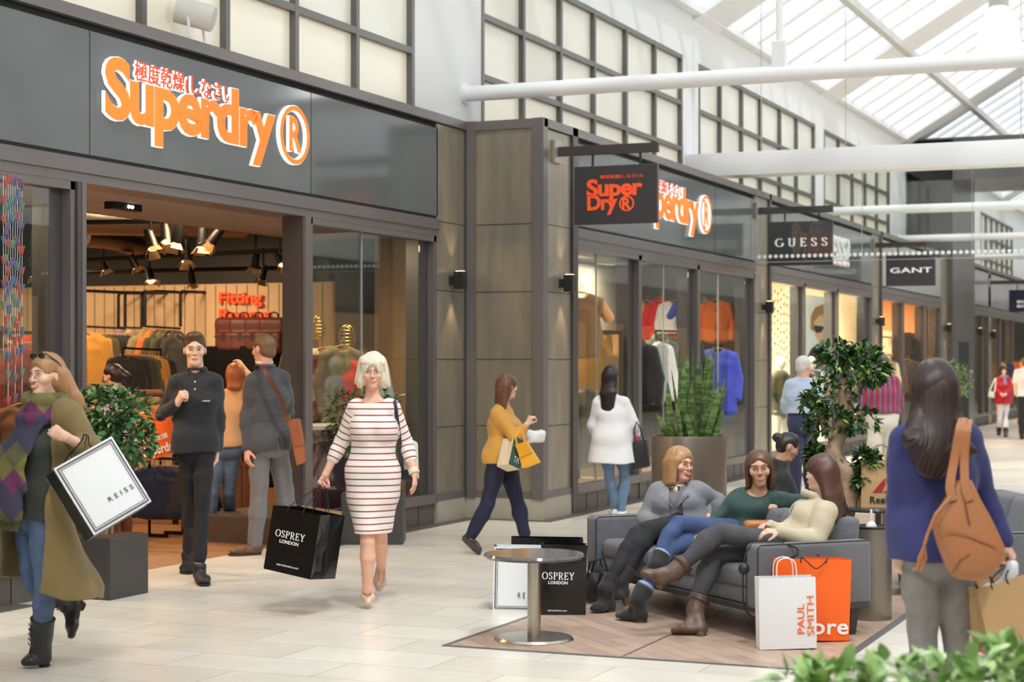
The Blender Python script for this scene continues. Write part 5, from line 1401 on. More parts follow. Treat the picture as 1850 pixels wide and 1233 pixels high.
hair_vol(B, h1, 'hair', M_hair1, [eback, hp(B,0,-.1,-.2)], locks=long_locks(B, 60, 20, 130, lambda a, g: eback+vec(g.uniform(-.07,.05), g.uniform(-.05,.05), g.uniform(-.05,.10)), .008))
gl_ = MB()
for q in (1,-1): gl_.sphere(hp(B,q*.033,.062,.108), (.026,.010,.018), 14, 8, Matrix(((B.hl.x,B.hf.x,B.hu.x),(B.hl.y,B.hf.y,B.hu.y),(B.hl.z,B.hf.z,B.hu.z))))
gl_.tube([hp(B,q*.085,y,z) if False else hp(B,q*x,y,z) for q, x, y, z in ((1,.088,-.05,.03),(1,.086,.0,.075),(1,.06,.055,.115),(1,.0,.072,.112),(-1,.06,.055,.115),(-1,.086,.0,.075),(-1,.088,-.05,.03))], .004, 6)
gl_.build('sunglasses', mat('sunglass_black',(34,30,34),.12,spec=.7), B.th, smooth=True)
WOMAN1 = B
# ================= 2 man in black
d0 = 13.6
B = person('young man in a black polo shirt and black jeans leaving the doorway', d0,
  J_(d0, hd=(352,633,0), N=(354,672,.02), sR=(323,693,.0), sL=(385,693,.02), eR=(290,750,.04), wR=(320,730,-.16), eL=(396,754,.05), wL=(392,812,.04),
     hR=(338,806,0), hL=(367,806,0), kL=(366,913,-.06), aL=(361,1018,-.12), tL=fl(372,1058), kR=(346,912,.08), aR=(339,995,.42), tR=fl(331,1033)),
  (.12,-1), (.18,-1,.0), sex='m', k=1.06, h=.006, g=.89, skin=SK_FAIR, hand_spec={'R':dict(to=vec(.45,-.3,.75), palm=vec(.6,.6,-.1), curl=.95, thumb=vec(0,-.3,1)), 'L':dict(curl=.3)})
face_parts(B, smile=.0, brow=(52,38,30))
trousers(B, 'jeans', denim('denim_black', (32,32,36)), gr=.004, grl=.006, t1=.93, wr=.005)
def polo(v):
    q = ring(B.N+UP*.022+B.front*.010, .064, 14, B.cs, B.front)
    for a, b in zip(q[:-1], q[1:]): v.cone(a, b, .017, .017, .010)
    v.cone(B.N+B.front*.078+UP*.03+B.cs*.02, B.N+B.front*.105-UP*.02+B.cs*.055, .014, .008, .006); v.cone(B.N+B.front*.078+UP*.03-B.cs*.02, B.N+B.front*.105-UP*.02-B.cs*.055, .014, .008, .006)
sh = top(B, 'polo_shirt', fabric('polo_black', (36,37,42)), gr=.010, grs=.008, arms=(.97,.9), hem=.04, extra=polo, seed=3, neck=None)
bt = MB()
for i in range(2): bt.sphere(B.N+B.front*(.128+.012*i)-UP*(.075+.055*i), (.008,)*3, 8, 6)
bt.build('button', mat('button_pale',(220,214,204),.4), sh)
o = MB().box((-.028,-.003,-.006),(.028,.003,.006)); lg = o.build('chest_logo', mat('logo_grey',(170,170,176),.6), sh); lg.matrix_local = frame_matrix(B.S+B.front*.150-UP*.13+B.cs*.085, B.cs, B.front)
for s in 'LR': shoe(B, s, leather('slip_on_black', (34,34,38), .55), 'shoe', sole=mat('sole_black',(24,24,24),.6))
def h2(v):
    short_back(B, v, .012, .006); s = B.hs
    v.ell(hp(B,0,.030,.100), (.062*s,.058*s,.034*s), [B.hl,B.hf,B.hu], .03); v.ell(hp(B,.012,.062,.100), (.046*s,.026*s,.028*s), [B.hl,B.hf,B.hu], .02)
    face_cut(B, v, .063, .056, .11, -.040, hgt=.118)
hair_vol(B, h2, 'hair', hair_mat('hair_dark_brown', (88,64,48)), wr=.002)
MAN2 = B
# ================= 3 suited man
d0 = 15.4
B = person('man in a grey tweed jacket seen from behind, walking into the shop', d0,
  J_(d0, hd=(476,632,0), N=(479,664,.0), sL=(459,691,-.07), sR=(508,688,.08), eL=(446,750,-.06), wL=(446,812,-.12), eR=(521,748,.14), wR=(510,795,.26),
     hL=(470,798,-.05), hR=(500,798,.06), kL=(467,905,-.06), aL=(460,982,.0), tL=fl(411,1003), kR=(516,905,.12), aR=(538,975,.40), tR=fl(520,992)),
  (-.60,.80), (-.80,.60,-.05), sex='m', k=1.07, h=.007, g=.88, skin=SK_ROSE, hand_spec={'L':dict(curl=.35)})
trousers(B, 'trousers', fabric('flannel_grey', (116,116,120), var=.05), gr=.014, grl=.022, t1=.97)
def sjk(v):
    q = ring(B.N+UP*.012, .074, 14, B.cs, B.front)
    for a, b in zip(q[:-1], q[1:]): v.cone(a, b, .017, .017, .012)
    bk = -B.front; v.box(B.H+bk*.17+UP*.02, (.004,.06,.12), [B.cs, B.front, UP], .002, .006, 's')
top(B, 'jacket', fabric('tweed_grey', (74,76,80), var=.12, vscale=120), gr=.022, grs=.018, arms=(.92,.92), hem=.075, flare=(.01,.012), extra=sjk, seed=6)
MB().tube(ring(B.N+UP*.040+B.front*.012, .064, 18, B.cs, B.front), .014, 8, cap=False).build('shirt_collar', mat('collar_white',(238,238,240),.7), B.th, smooth=True)
for s in 'LR': shoe(B, s, leather('brogue_brown', (104,70,48)), 'shoe', sole=mat('sole_brown',(60,42,32),.6))
def h3(v): short_back(B, v, .014, .009); face_cut(B, v, .062, .050, .11, -.05)
hair_vol(B, h3, 'hair', hair_mat('hair_light_brown', (122,94,68)), wr=.003, h=.006)
MAN3 = B
# ================= 4 blonde woman in the striped dress
d0 = 12.05
B = person('blonde woman in a red and white striped dress walking towards the camera', d0,
  J_(d0, hd=(673,674,0), N=(674,722,.02), sR=(645,737,.0), sL=(707,737,.0), eR=(617,797,.05), wR=(588,858,.0), eL=(733,798,.06), wL=(749,857,-.02),
     hR=(657,868,0), hL=(691,868,.02), kR=(664,978,-.08), aR=(664,1066,.0), tR=fl(664,1099), qR=(666,1066,.13), kL=(687,975,.26), aL=(689,1020,.64), tL=fl(684,1072), qL=(690,1018,.74)),
  (0,-1), (.06,-1,.02), k=.95, h=.0058, skin=SK_ROSE, hs=.98, hand_spec={'R':dict(to=vec(-.45,-.1,-.85), palm=vec(.5,-.5,-.4), curl=.9), 'L':dict(to=vec(.05,-.1,-1), palm=vec(-.9,.2,0), curl=.22)}, cover=dict(legL=0, armL=0, torso=-.004))
face_parts(B, smile=.15, brow=(150,120,90), iris=M_irisb, lip=M_lipn)
def stripes(name, base, line, per, frac):
    m = mat(name, base, .85, sheen=.1); nt = m.node_tree; b = nt.nodes['Principled BSDF']
    a = nt.nodes.new('ShaderNodeAttribute'); a.attribute_name = 'tint'; s = nt.nodes.new('ShaderNodeSeparateColor'); nt.links.new(a.outputs['Color'], s.inputs[0])
    d1 = nt.nodes.new('ShaderNodeMath'); d1.operation = 'DIVIDE'; d1.inputs[1].default_value = per; nt.links.new(s.outputs[0], d1.inputs[0])
    f1 = nt.nodes.new('ShaderNodeMath'); f1.operation = 'FRACT'; nt.links.new(d1.outputs[0], f1.inputs[0])
    r = nt.nodes.new('ShaderNodeValToRGB'); r.color_ramp.interpolation = 'CONSTANT'
    cols = [line]+[base] if not isinstance(line, list) else line
    fr_ = [0, frac] if not isinstance(line, list) else frac
    e = r.color_ramp.elements; e[0].position = fr_[0]; e[0].color = srgb(cols[0])+(1,); e[1].position = fr_[1]; e[1].color = srgb(cols[1])+(1,)
    for p_, c_ in zip(fr_[2:], cols[2:]): x = e.new(p_); x.color = srgb(c_)+(1,)
    nt.links.new(f1.outputs[0], r.inputs[0]); nt.links.new(r.outputs[0], b.inputs['Base Color']); return m
def seg_t(co, a, b):
    a, b = V3(a), V3(b); ab = b-a; L = np.linalg.norm(ab); t = (co-a)@ab/L; tc = np.clip(t/L, 0, 1)
    return t, np.linalg.norm(co-(a+tc[:,None]*ab), axis=1)
def arm_coord(B, off=2.0):
    def f(co):
        u = co[:,2]+3.0
        core = np.abs((co-V3(B.S))@V3(B.cs))
        for s in 'LR':
            S, E, W = (getattr(B, x+s) for x in 'sew'); t1, d1 = seg_t(co, S, E); t2, d2 = seg_t(co, E, W); L1 = (E-S).length
            isarm = (np.minimum(d1, d2) < .075) & (t1 > .03) & ((core > B.che[0]*.92) | (d2 < .06))
            u = np.where(isarm, np.where(d1 < d2, off-t1+.03*off, off-L1-t2), u)
        return np.stack([u, u*0, u*0], 1)
    return f
M_dress = stripes('dress_stripe', (238,230,222), (150,58,62), .0425, .20)
def dress(v):
    hem = Vector((B.H.x,B.H.y,(B.kR.z+.05)))
    v.econe(B.H+B.up*.1, B.H-UP*.10, (B.pel[0]+.012,B.pel[1]+.012), (B.pel[0]+.012,B.pel[1]+.014), B.ps, .04)
    v.econe(B.H-UP*.10, hem+vec(0,.06), (B.pel[0]+.012,B.pel[1]+.012), (.125,.140), B.ps, .03)
    for s in 'LR': v.cone(getattr(B,'h'+s), getattr(B,'h'+s).lerp(getattr(B,'k'+s), 1.0), .10, .078, .05)
    v.cut(hem, -UP); v.ell(B.N+B.front*.045+UP*.022, (.098,.095,.058), [B.cs,B.front,UP], .006, 's')
top(B, 'dress', M_dress, gr=.012, grs=.014, arms=(.50,.50), wr=.005, seed=8, extra=dress, tintf=arm_coord(B), fr=16)
M_nude = leather('pump_nude', (212,178,158), .3)
for s in 'LR': shoe(B, s, M_nude, 'pump', heel=.085, pointy=True, grow=.004)
def h4(v):
    s = B.hs; R = [B.hl,B.hf,B.hu]; hair_cap(B, v, .024)
    for q in (1,-1): v.ell(hp(B,q*.080,.0,-.035), (.034*s,.055*s,.070*s), R, .02); v.ell(hp(B,q*.098,-.02,-.065), (.018*s,.03*s,.028*s), R, .015)
    v.ell(hp(B,.01,.070,.074), (.056*s,.024*s,.030*s), R, .02); face_cut(B, v, .060, .040, .12, -.050, hgt=.098)
g_ = random.Random(4); lk = []
for i in range(46):
    a = PI*(i/45.0); x = math.cos(a); f = math.sin(a)
    p0 = hp(B, .02*x+.02, .01, .126); p1 = hp(B, .070*x, .015+.055*f, .112); p2 = hp(B, .094*x, .015+.080*f, .072); q2 = .0 if f < .55 else 1.0
    e = hp(B, (.105+.02*g_.random())*x, .02+.03*f, -.06-.05*g_.random()) if f < .5 else hp(B, .080*x+.016, .010+.092*f, .046+.024*g_.random())
    lk.append(([p0,p1,p2,p2.lerp(e,.6),e], .009*g_.uniform(.6,1.2)))
hair_vol(B, h4, 'hair', hair_mat('hair_ash_blonde', (228,216,192)), locks=lk, wr=.004)
bz = MB()
for i in range(3): bz.tube(ring(B.eL.lerp(B.wL,.86+.05*i), .032, 16, (B.wL-B.eL).orthogonal().normalized(), (B.wL-B.eL).normalized().cross((B.wL-B.eL).orthogonal().normalized())), .006, 6, cap=False)
bz.build('bracelets', mat('bracelet_pearl',(236,228,212),.25,spec=.6), B.th, smooth=True)
for q in (1,-1): MB().sphere(hp(B,q*.086,.0,-.045), .008, 8, 6).build('earring', mat('earring_gold',(200,160,80),.25,metal=1), B.th, smooth=True)
n_ = MB()
for t in B.tipsL+B.tipsR: n_.sphere(t, .006, 8, 6)
n_.build('nail_varnish', M_nail, B.th, smooth=True)
WOMAN4 = B
# ================= 5 woman in the mustard jacket
d0 = 15.5
B = person('woman in a mustard jacket and navy trousers walking right with bags on her arm', d0,
  J_(d0, hd=(917,699,0), N=(908,730,.0), sR=(901,748,-.08), sL=(915,746,.15), eR=(930,793,-.20), wR=(952,767,-.16), eL=(938,800,.22), wL=(968,787,.16),
     hR=(901,824,-.08), hL=(913,824,.09), kR=(881,910,-.05), aR=(847,974,.0), tR=fl(869,1001), qR=(836,972,0), kL=(934,908,.06), aL=(948,966,.08), tL=fl(976,989)),
  (.85,.45), (.80,.60,.0), k=.93, h=.0075, skin=SK_FAIR, hand_spec={'R':dict(to=vec(.45,.05,.85), palm=vec(.7,.5,0), curl=.75), 'L':dict(curl=.7)}, cover=dict(armL=0))
face_parts(B, smile=.1, brow=(80,56,40))
trousers(B, 'trousers', denim('denim_navy', (34,38,64)), gr=.010, grl=.016, t1=.95)
top(B, 'jacket', fabric('mustard_wool', (204,152,66), var=.06), gr=.018, grs=.016, arms=(.72,.72), hem=.06, flare=(.012,.02), seed=9)
for s in 'LR': shoe(B, s, leather('loafer_dark', (62,50,46)), 'shoe')
eb = hp(B, .0, -.10, -.24)
def h5(v): hair_cap(B, v, .012); v.econe(hp(B,0,-.05,.0), eb, (.08,.055), (.075,.03), B.hl, .03); face_cut(B, v, .068, .052, .10, -.06); 
hair_vol(B, h5, 'hair', hair_mat('hair_chestnut', (104,70,50)), [eb], locks=long_locks(B, 36, 10, 170, lambda a, g: eb+B.hl*(.07*math.cos(math.radians(a)))+UP*g.uniform(-.03,.04), .008), h=.007)
WOMAN5 = B
# ================= 6 woman in the white blouse
d0 = 19.1
B = person('woman with long black hair in a white blouse looking into the second window', d0,
  J_(d0, hd=(1104,680,0), N=(1104,714,0), sL=(1084,731,.02), sR=(1126,729,0), eL=(1072,768,.06), wL=(1084,798,.22), eR=(1143,766,.02), wR=(1148,786,.20),
     hL=(1092,792,0), hR=(1120,792,0), kL=(1101,858,-.02), aL=(1112,922,.02), tL=fl(1104,927), kR=(1128,858,.02), aR=(1122,926,-.06), tR=fl(1110,935)),
  (.20,1), (.45,.90,.0), k=.95, h=.0085, skin=SK_TAN)
trousers(B, 'jeans', denim('denim_pale', (104,128,158)), gr=.008, grl=.010, t1=.97)
top(B, 'blouse', fabric('blouse_white', (240,240,242), var=.03), gr=.03, grs=.035, arms=(.85,.85), hem=.26, flare=(.075,.06), wr=.008, seed=12, fr=16)
for s in 'LR': shoe(B, s, mat('trainer_white',(236,236,234),.5), 'shoe')
eb = Vector(hp(B, .0, -.12, -.46))
def h6(v): hair_cap(B, v, .014); v.econe(hp(B,0,-.05,.0), hp(B,0,-.105,-.2), (.088,.055), (.082,.04), B.hl, .03); v.econe(hp(B,0,-.105,-.2), eb, (.082,.04), (.05,.025), B.hl, .03); face_cut(B, v, .066, .052, .11, -.05)
hair_vol(B, h6, 'hair', hair_mat('hair_black', (34,24,26)), [eb], locks=long_locks(B, 40, 5, 175, lambda a, g: eb+B.hl*(.06*math.cos(math.radians(a)))+UP*g.uniform(-.06,.08), .009), h=.008)
WOMAN6 = B
# ------------------------------------------------------------------ the sofa and the three seated women
SA_ = (RGT*.406-FWD*.914).normalized()         # along the sofa, towards the camera
SB_ = UP.cross(SA_).normalized()               # from its front to its back
if SB_.dot(FWD) < 0: SB_ = -SB_
P1 = onfloor(1371,1163); SL, SDp = 2.27, .80
SO = P1-SA_*SL                                  # front corner of the far end
M_sofa = mat('sofa_wool', (104,105,109), .9, sheen=.25, bump=.35, bscale=260, var=.06, vscale=30)
M_sofad = mat('sofa_base', (62,58,56), .6)
M_pipe = mat('sofa_piping', (52,52,56), .8)
def sofa(o, label, SA_=SA_, SB_=SB_):
    th = thing('sofa', label, 'sofa', (o.x,o.y,0), math.atan2(SA_.y, SA_.x))
    # local x along the sofa, local y: front->back
    sgn = 1 if (Matrix.Rotation(math.atan2(SA_.y,SA_.x),3,'Z')@Vector((0,1,0))).dot(SB_) > 0 else -1
    def bx(name, x0, x1, y0, y1, z0, z1, m=M_sofa, bev=.03):
        a, b = sorted((y0*sgn, y1*sgn)); return MB().box((x0,a,z0),(x1,b,z1)).build(name, m, th, bevel=bev, seg=4, smooth=True)
    bx('base', .0, SL, .02, SDp-.02, .165, .20, M_sofad, .005)
    bx('frame', .02, SL-.02, .04, SDp-.03, .20, .30, M_sofa, .02)
    for x0, x1 in ((0,.15),(SL-.15,SL)):
        a = bx('armrest', x0, x1, 0, SDp, .19, .575, M_sofa, .028)
        p = MB()
        for xx in (x0+.012, x1-.012): p.tube([(xx, .0*sgn, .2),(xx,.0*sgn,.555),(xx,.025*sgn,.572),(xx,(SDp-.02)*sgn,.572)], .004, 6)
        p.build('piping', M_pipe, a)
    w = (SL-.30)/3
    for i in range(3):
        c = bx('seat_cushion', .15+w*i+.004, .15+w*(i+1)-.004, .03, SDp-.2, .29, .425, M_sofa, .045)
    for i in range(3):
        x0, x1 = .15+w*i+.004, .15+w*(i+1)-.004; b = MB()
        ys = [(.55,.80),(.63,.80)]
        b.hexa([(x0,.54*sgn,.30),(x1,.54*sgn,.30),(x1,.79*sgn,.30),(x0,.79*sgn,.30),(x0,.66*sgn,.70),(x1,.66*sgn,.70),(x1,.84*sgn,.70),(x0,.84*sgn,.70)])
        b.build('back_cushion', M_sofa, th, bevel=.04, seg=4, smooth=True)
    for xx in (.03, SL-.10):
        for yy in (.05, SDp-.14):
            b = MB(); y0, y1 = sorted((yy*sgn,(yy+.06)*sgn))
            b.hexa([(xx+.01,y0+.01,0),(xx+.055,y0+.01,0),(xx+.055,y1-.01,0),(xx+.01,y1-.01,0),(xx-.01,y0,.17),(xx+.08,y0,.17),(xx+.08,y1,.17),(xx-.01,y1,.17)])
            b.build('leg', M_sofad, th)
    return th
SOFA = sofa(SO, 'long grey sofa with piped arms on the parquet, three women sitting on it')
a2 = vec(.068,-1).normalized(); b2 = vec(1,.068).normalized()
sofa(onfloor(1607,1050), 'second grey sofa, mostly hidden behind the woman in the navy jumper', a2, b2)
# ================= 7 grey blazer
d0 = 12.35
B = person('laughing woman with a honey bob and grey blazer at the far sofa end', d0,
  J_(d0, hd=(1228,840,0), N=(1226,884,.03), sR=(1192,892,.04), sL=(1257,888,-.01), eR=(1163,936,.02), wR=(1184,950,-.20), eL=(1296,903,.12), wL=(1280,934,-.02),
     hR=(1212,952,.0), hL=(1238,954,-.04), kR=(1152,968,-.36), aR=(1098,1060,-.50), tR=fl(1062,1107), kL=(1172,958,-.36), aL=(1125,1045,-.46), tL=(1109,1089,-.52), qL=(1137,1078,-.46)),
  (-.30,-.95), (.62,-.78,.02), k=.97, h=.006, skin=SK_ROSE, hs=1.0, tilt=.10, hand_spec={'R':dict(to=vec(.8,-.3,-.25), palm=vec(0,.3,-1), curl=.35), 'L':dict(to=vec(-.4,-.3,-.8), palm=vec(-.6,.3,0), curl=.3)}, cover=dict(armL=0))
face_parts(B, smile=.9, open_=.85, brow=(128,92,60), lip=M_lip)
trousers(B, 'trousers', denim('denim_charcoal', (40,40,43)), gr=.008, grl=.012, t1=.93)
top(B, 'shirt', fabric('tee_heather', (112,112,114)), gr=.006, arms=(0,0), hem=None)
def blz(v):
    fr = B.cs.cross(B.up.normalized()).normalized(); U = B.up
    for q in (1,-1):
        v.cone(B.N+UP*.03+B.cs*q*.05, B.S.lerp(B.H,.45)+fr*.135+B.cs*q*.05, .026, .020, .012)
    v.econe(B.H+U*.2, B.H-UP*.02+vec(0,-.02), (.16,.13), (.19,.15), B.ps, .04)
    v.box(B.S.lerp(B.H,.35)+fr*.16, (.045,.09,.30), [B.cs, fr, U.normalized()], .02, .012, 's')
    v.ell(B.N+fr*.075, (.055,.06,.06), None, .01, 's')
top(B, 'blazer', fabric('blazer_grey', (132,133,138), var=.08, vscale=120), gr=.022, grs=.020, arms=(.72,.55), wr=.006, seed=21, extra=blz)
sc = grid_for(B, [B.N, B.S.lerp(B.H,.45)], .14, .006); fr = B.cs.cross(B.up.normalized()).normalized()
q = ring(B.N+UP*.02+fr*.01, .066, 14, B.cs, B.front)
for a, b in zip(q[:-1], q[1:]): sc.cone(a, b, .015, .015, .006)
kn = B.N+fr*.085-UP*.01
sc.cone(kn, kn+fr*.01, .024, .022, .01); sc.econe(kn, kn+fr*.055-UP*.17+B.cs*.035, (.02,.012), (.042,.010), B.cs, .01); sc.econe(kn, kn+fr*.03-UP*.10-B.cs*.03, (.018,.012), (.03,.010), B.cs, .01)
sc.wrinkle(.003, 40, 3)
def sct(co):
    g = np.floor((co@np.array([1,.4,.2]))/.03).astype(int)+np.floor(co[:,2]/.035).astype(int)
    return np.where((g % 3 == 0)[:,None], np.array(srgb((52,50,54))), np.array(srgb((232,220,200))))
vol_obj('neck_scarf', sc, mat('silk_scarf', (232,220,200), .45, vcol=True), B.th, 1, sct)
for s in 'LR': shoe(B, s, mat('boot_suede', (38,36,37), .85, sheen=.2), 'boot', shaft=.075, heel=.05, sole=mat('heel_wood',(96,66,48),.5))
def bob(B, v, ln=-.13, gr=.010, full=.012):
    s = B.hs; R = [B.hl,B.hf,B.hu]; hair_cap(B, v, gr)
    for q in (1,-1): v.econe(hp(B,q*.070,-.01,.02), hp(B,q*.078,.005,ln), (.020*s+full*.4,.058*s), (.018*s+full*.4,.045*s), B.hl, .03)
    v.econe(hp(B,0,-.07,.0), hp(B,0,-.075,ln), (.082*s,.045*s), (.078*s,.036*s), B.hl, .03)
    face_cut(B, v, .057, .055, .118, -.05, hgt=.112)
def h7(v): bob(B, v, -.125)
def side_locks(B, n, ln, seed, out_=.012):
    g = random.Random(seed); lk = []
    for i in range(n):
        a = 2*PI*(i+.5)/n; x, f = math.cos(a), math.sin(a)
        if f > .55: continue
        p0 = hp(B, .010*x, .01, .116); p1 = hp(B, .056*x, -.012+.062*f, .108); p2 = hp(B, .086*x, -.012+.098*f, .045); p3 = hp(B, .088*x, -.010+.095*f, -.04)
        e = hp(B, (.084+out_*g.random())*x, -.005+.085*f, ln-.03*g.random()); lk.append(([p0,p1,p2,p3,e], .009*g.uniform(.6,1.1)))
    return lk
for q in (1,-1):
    a0 = B.N+UP*.035+B.cs*q*.055+fr*.02; a1 = B.S.lerp(B.H,.50)+fr*.172+B.cs*q*.012; a2_ = B.S.lerp(B.H,.16)+fr*.150+B.cs*q*.095; a3 = B.N-UP*.01+B.cs*q*.075+fr*.06
    MB().prism([a0, a3, a2_, a1, B.S.lerp(B.H,.2)+fr*.150+B.cs*q*.035], fr*.010).build('lapel', fabric('blazer_lapel', (112,113,118)), B.th, bevel=.002)
hair_vol(B, h7, 'hair', hair_mat('hair_caramel', (172,130,86)), locks=side_locks(B, 60, -.12, 8))
MB().tube(ring(B.eL.lerp(B.wL,.9), .030, 16, (B.wL-B.eL).orthogonal().normalized(), (B.wL-B.eL).normalized().cross((B.wL-B.eL).orthogonal().normalized())), .006, 6, cap=False).build('watch', M_chrome, B.th, smooth=True)
WA = B
# ================= 8 green jumper
d0 = 11.8
B = person('laughing woman in a dark green top and blue jeans in the middle of the sofa', d0,
  J_(d0, hd=(1372,848,0), N=(1371,886,.03), sR=(1334,902,.04), sL=(1399,902,-.02), eR=(1296,938,-.06), wR=(1270,964,-.22), eL=(1446,908,.12), wL=(1403,913,-.06),
     hR=(1316,962,.04), hL=(1340,966,-.03), kR=(1212,990,-.30), aR=(1156,1078,-.42), tR=fl(1110,1117), kL=(1224,946,-.22), aL=(1188,1016,-.38), tL=(1163,1046,-.44), qL=(1196,1036,-.34)),
  (-.30,-.95), (-.12,-1,.04), k=.96, h=.006, skin=SK_TAN, hs=1.02, tilt=-.06, hand_spec={'R':dict(to=vec(-.75,-.4,-.5), palm=vec(0,.1,-1), curl=.25), 'L':dict(to=vec(-.95,-.25,-.15), palm=vec(.1,.4,-.9), curl=.85)}, cover=dict(armL=-.006))
face_parts(B, smile=1.0, open_=1.0, brow=(70,48,36), lip=M_lip)
trousers(B, 'jeans', denim('denim_blue', (62,80,120)), gr=.006, grl=.008, t1=.86)
for s in 'LR':
    K, A = getattr(B,'k'+s), getattr(B,'a'+s); u = (A-K).normalized(); x = u.orthogonal().normalized()
    MB().tube(ring(K.lerp(A,.80), .047, 18, x, u.cross(x)), .014, 8, cap=False).build('turned_up_cuff', denim('denim_inside',(150,166,186)), B.th, smooth=True)
def gneck(v): v.ell(B.N+B.front*.06+UP*.02, (.078,.07,.055), [B.cs,B.front,UP], .006, 's')
top(B, 'top', fabric('jersey_green', (34,64,60), .7), gr=.007, grs=.007, arms=(.97,.92), wr=.004, seed=31, extra=gneck)
for s in 'LR': shoe(B, s, mat('boot_suede', (38,36,37), .85, sheen=.2), 'boot', shaft=.06, heel=.055, sole=mat('heel_wood',(96,66,48),.5))
def h8(v):
    s = B.hs; R = [B.hl,B.hf,B.hu]; hair_cap(B, v, .008)
    for q, ln in ((1,-.13),(-1,-.10)): v.econe(hp(B,q*.066,-.03,.02), hp(B,q*.070,-.02,ln), (.014*s,.05*s), (.016*s,.035*s), B.hl, .03)
    v.econe(hp(B,0,-.06,.0), hp(B,0,-.07,-.13), (.075*s,.045*s), (.07*s,.03*s), B.hl, .03)
    face_cut(B, v, .060, .055, .116, -.05, hgt=.120); v.ell(hp(B,-.085,.012,-.01), (.03*s,.04*s,.045*s), R, .006, 's')
hair_vol(B, h8, 'hair', hair_mat('hair_mid_brown', (94,66,48)), locks=[l for l in side_locks(B, 54, -.12, 9)])
WB = B
# ================= 9 beige jacket, back turned
d0 = 11.05
B = person('woman with long brown hair in a beige jacket at the near end of the sofa', d0,
  J_(d0, hd=(1483,856,0), N=(1487,898,.02), sL=(1492,925,-.14), sR=(1478,918,.18), eL=(1474,978,-.20), wL=(1408,962,-.26), eR=(1440,952,.12), wR=(1392,952,.0),
     hL=(1440,990,-.07), hR=(1432,986,.10), kL=(1302,962,-.12), aL=(1222,1030,-.18), tL=(1150,1036,-.26), qL=(1200,1062,-.20), kR=(1290,1004,-.02), aR=(1258,1098,-.12), tR=fl(1205,1146), qR=fl(1276,1147)),
  (-.90,.10), (-.80,.58,.0), k=.98, h=.0058, skin=SK_FAIR, hand_spec={'L':dict(to=vec(-1,-.1,.1), palm=vec(0,.3,-1), curl=.4), 'R':dict(curl=.4)}, cover=dict(armL=-.004))
face_parts(B, smile=.4, brow=(70,48,36))
trousers(B, 'jeans', denim('denim_grey', (74,74,78)), gr=.006, grl=.009, t1=.96)
def bjk(v):
    q = ring(B.N-UP*.002+B.front*.02, .086, 14, B.cs, B.front+UP*.3)
    for a, b in zip(q[:-1], q[1:]): v.cone(a, b, .017, .017, .010)
    v.ell(B.N+UP*.05+B.front*.03, (.070,.070,.055), None, .008, 's')
    U = B.up; v.econe(B.H+U*.2, B.H+UP*.02, (.17,.13), (.19,.15), B.ps, .04)
    v.box(B.S.lerp(B.H,.4)+B.front*.17, (.05,.07,.30), [B.cs, B.front, U.normalized()], .02, .012, 's')
top(B, 'shirt', fabric('vest_black', (36,36,40)), gr=.004, arms=(0,0), hem=None)
top(B, 'jacket', fabric('twill_beige', (196,184,156), var=.05), gr=.020, grs=.018, arms=(.95,.95), hem=None, wr=.006, seed=41, fr=18, extra=bjk)
M_bootb = leather('boot_brown', (98,76,64), .45)
for s in 'LR':
    o = shoe(B, s, M_bootb, 'boot', shaft=.075, heel=.02, sole=mat('sole_tan',(92,74,60),.6))
    A, T, Q, d, n, sd = foot_frame(B, s); u = (getattr(B,'k'+s)-A).normalized()
    x = u.orthogonal().normalized(); MB().tube(ring(A+u*.045, .063, 18, x, u.cross(x)), .010, 6, cap=False).build('ankle_strap', leather('strap_brown',(84,62,50)), o, smooth=True)
eb = B.S+vec(.10,-.03,.0)-UP*.03
def h9(v):
    hair_cap(B, v, .014); v.econe(hp(B,0,-.05,.0), hp(B,.01,-.09,-.14), (.09,.065), (.098,.05), B.hl, .03); v.econe(hp(B,.01,-.09,-.14), eb, (.098,.05), (.07,.03), B.hl, .03)
    face_cut(B, v, .066, .055, .11, -.05, hgt=.115)
hair_vol(B, h9, 'hair', hair_mat('hair_dark_chestnut', (84,52,40)), [eb], locks=long_locks(B, 70, 5, 175, lambda a, g: eb+B.hl*(.10*math.cos(math.radians(a)))+UP*g.uniform(-.09,.05)+vec(g.uniform(-.02,.03),0), .009))
WC = B
# ================= 10 woman with a bun, seated behind
d0 = 14.3
B = person('woman with dark hair in a bun and a black jacket bending forward behind the sofa', d0,
  J_(d0, hd=(1424,808,0), N=(1408,836,.02), sL=(1396,862,.12), sR=(1414,866,-.08), eL=(1440,905,.20), wL=(1470,925,.22), eR=(1436,908,-.06), wR=(1468,922,.05),
     hL=(1390,948,.10), hR=(1398,950,-.08), kL=(1478,955,.14), aL=(1482,1022,.12), tL=fl(1512,1034), kR=(1486,956,-.02), aR=(1490,1024,.0), tR=fl(1520,1036)),
  (.85,.35), (.82,.05,-.42), k=.95, h=.0075, skin=SK_TAN)
face_parts(B, smile=.1, brow=(40,30,26))
trousers(B, 'trousers', fabric('cloth_black', (34,34,36)), gr=.010, t1=.95)
top(B, 'jacket', fabric('jacket_black', (36,38,40)), gr=.02, grs=.018, arms=(.95,.95), seed=51)
for s in 'LR': shoe(B, s, leather('boot_black', (36,36,38)), 'shoe')
def h10(v): hair_cap(B, v, .006); v.ell(hp(B,0,-.125,.03), (.042,.036,.042), None, .012); face_cut(B, v, .064, .055, .11, -.06, hgt=.125); short = [v.ell(hp(B,q*.078,.0,-.025), (.022,.04,.05), [B.hl,B.hf,B.hu], .004, 's') for q in (1,-1)]
hair_vol(B, h10, 'hair', hair_mat('hair_near_black', (44,34,34)), [hp(B,0,-.16,.03)], h=.006)
WBUN = B
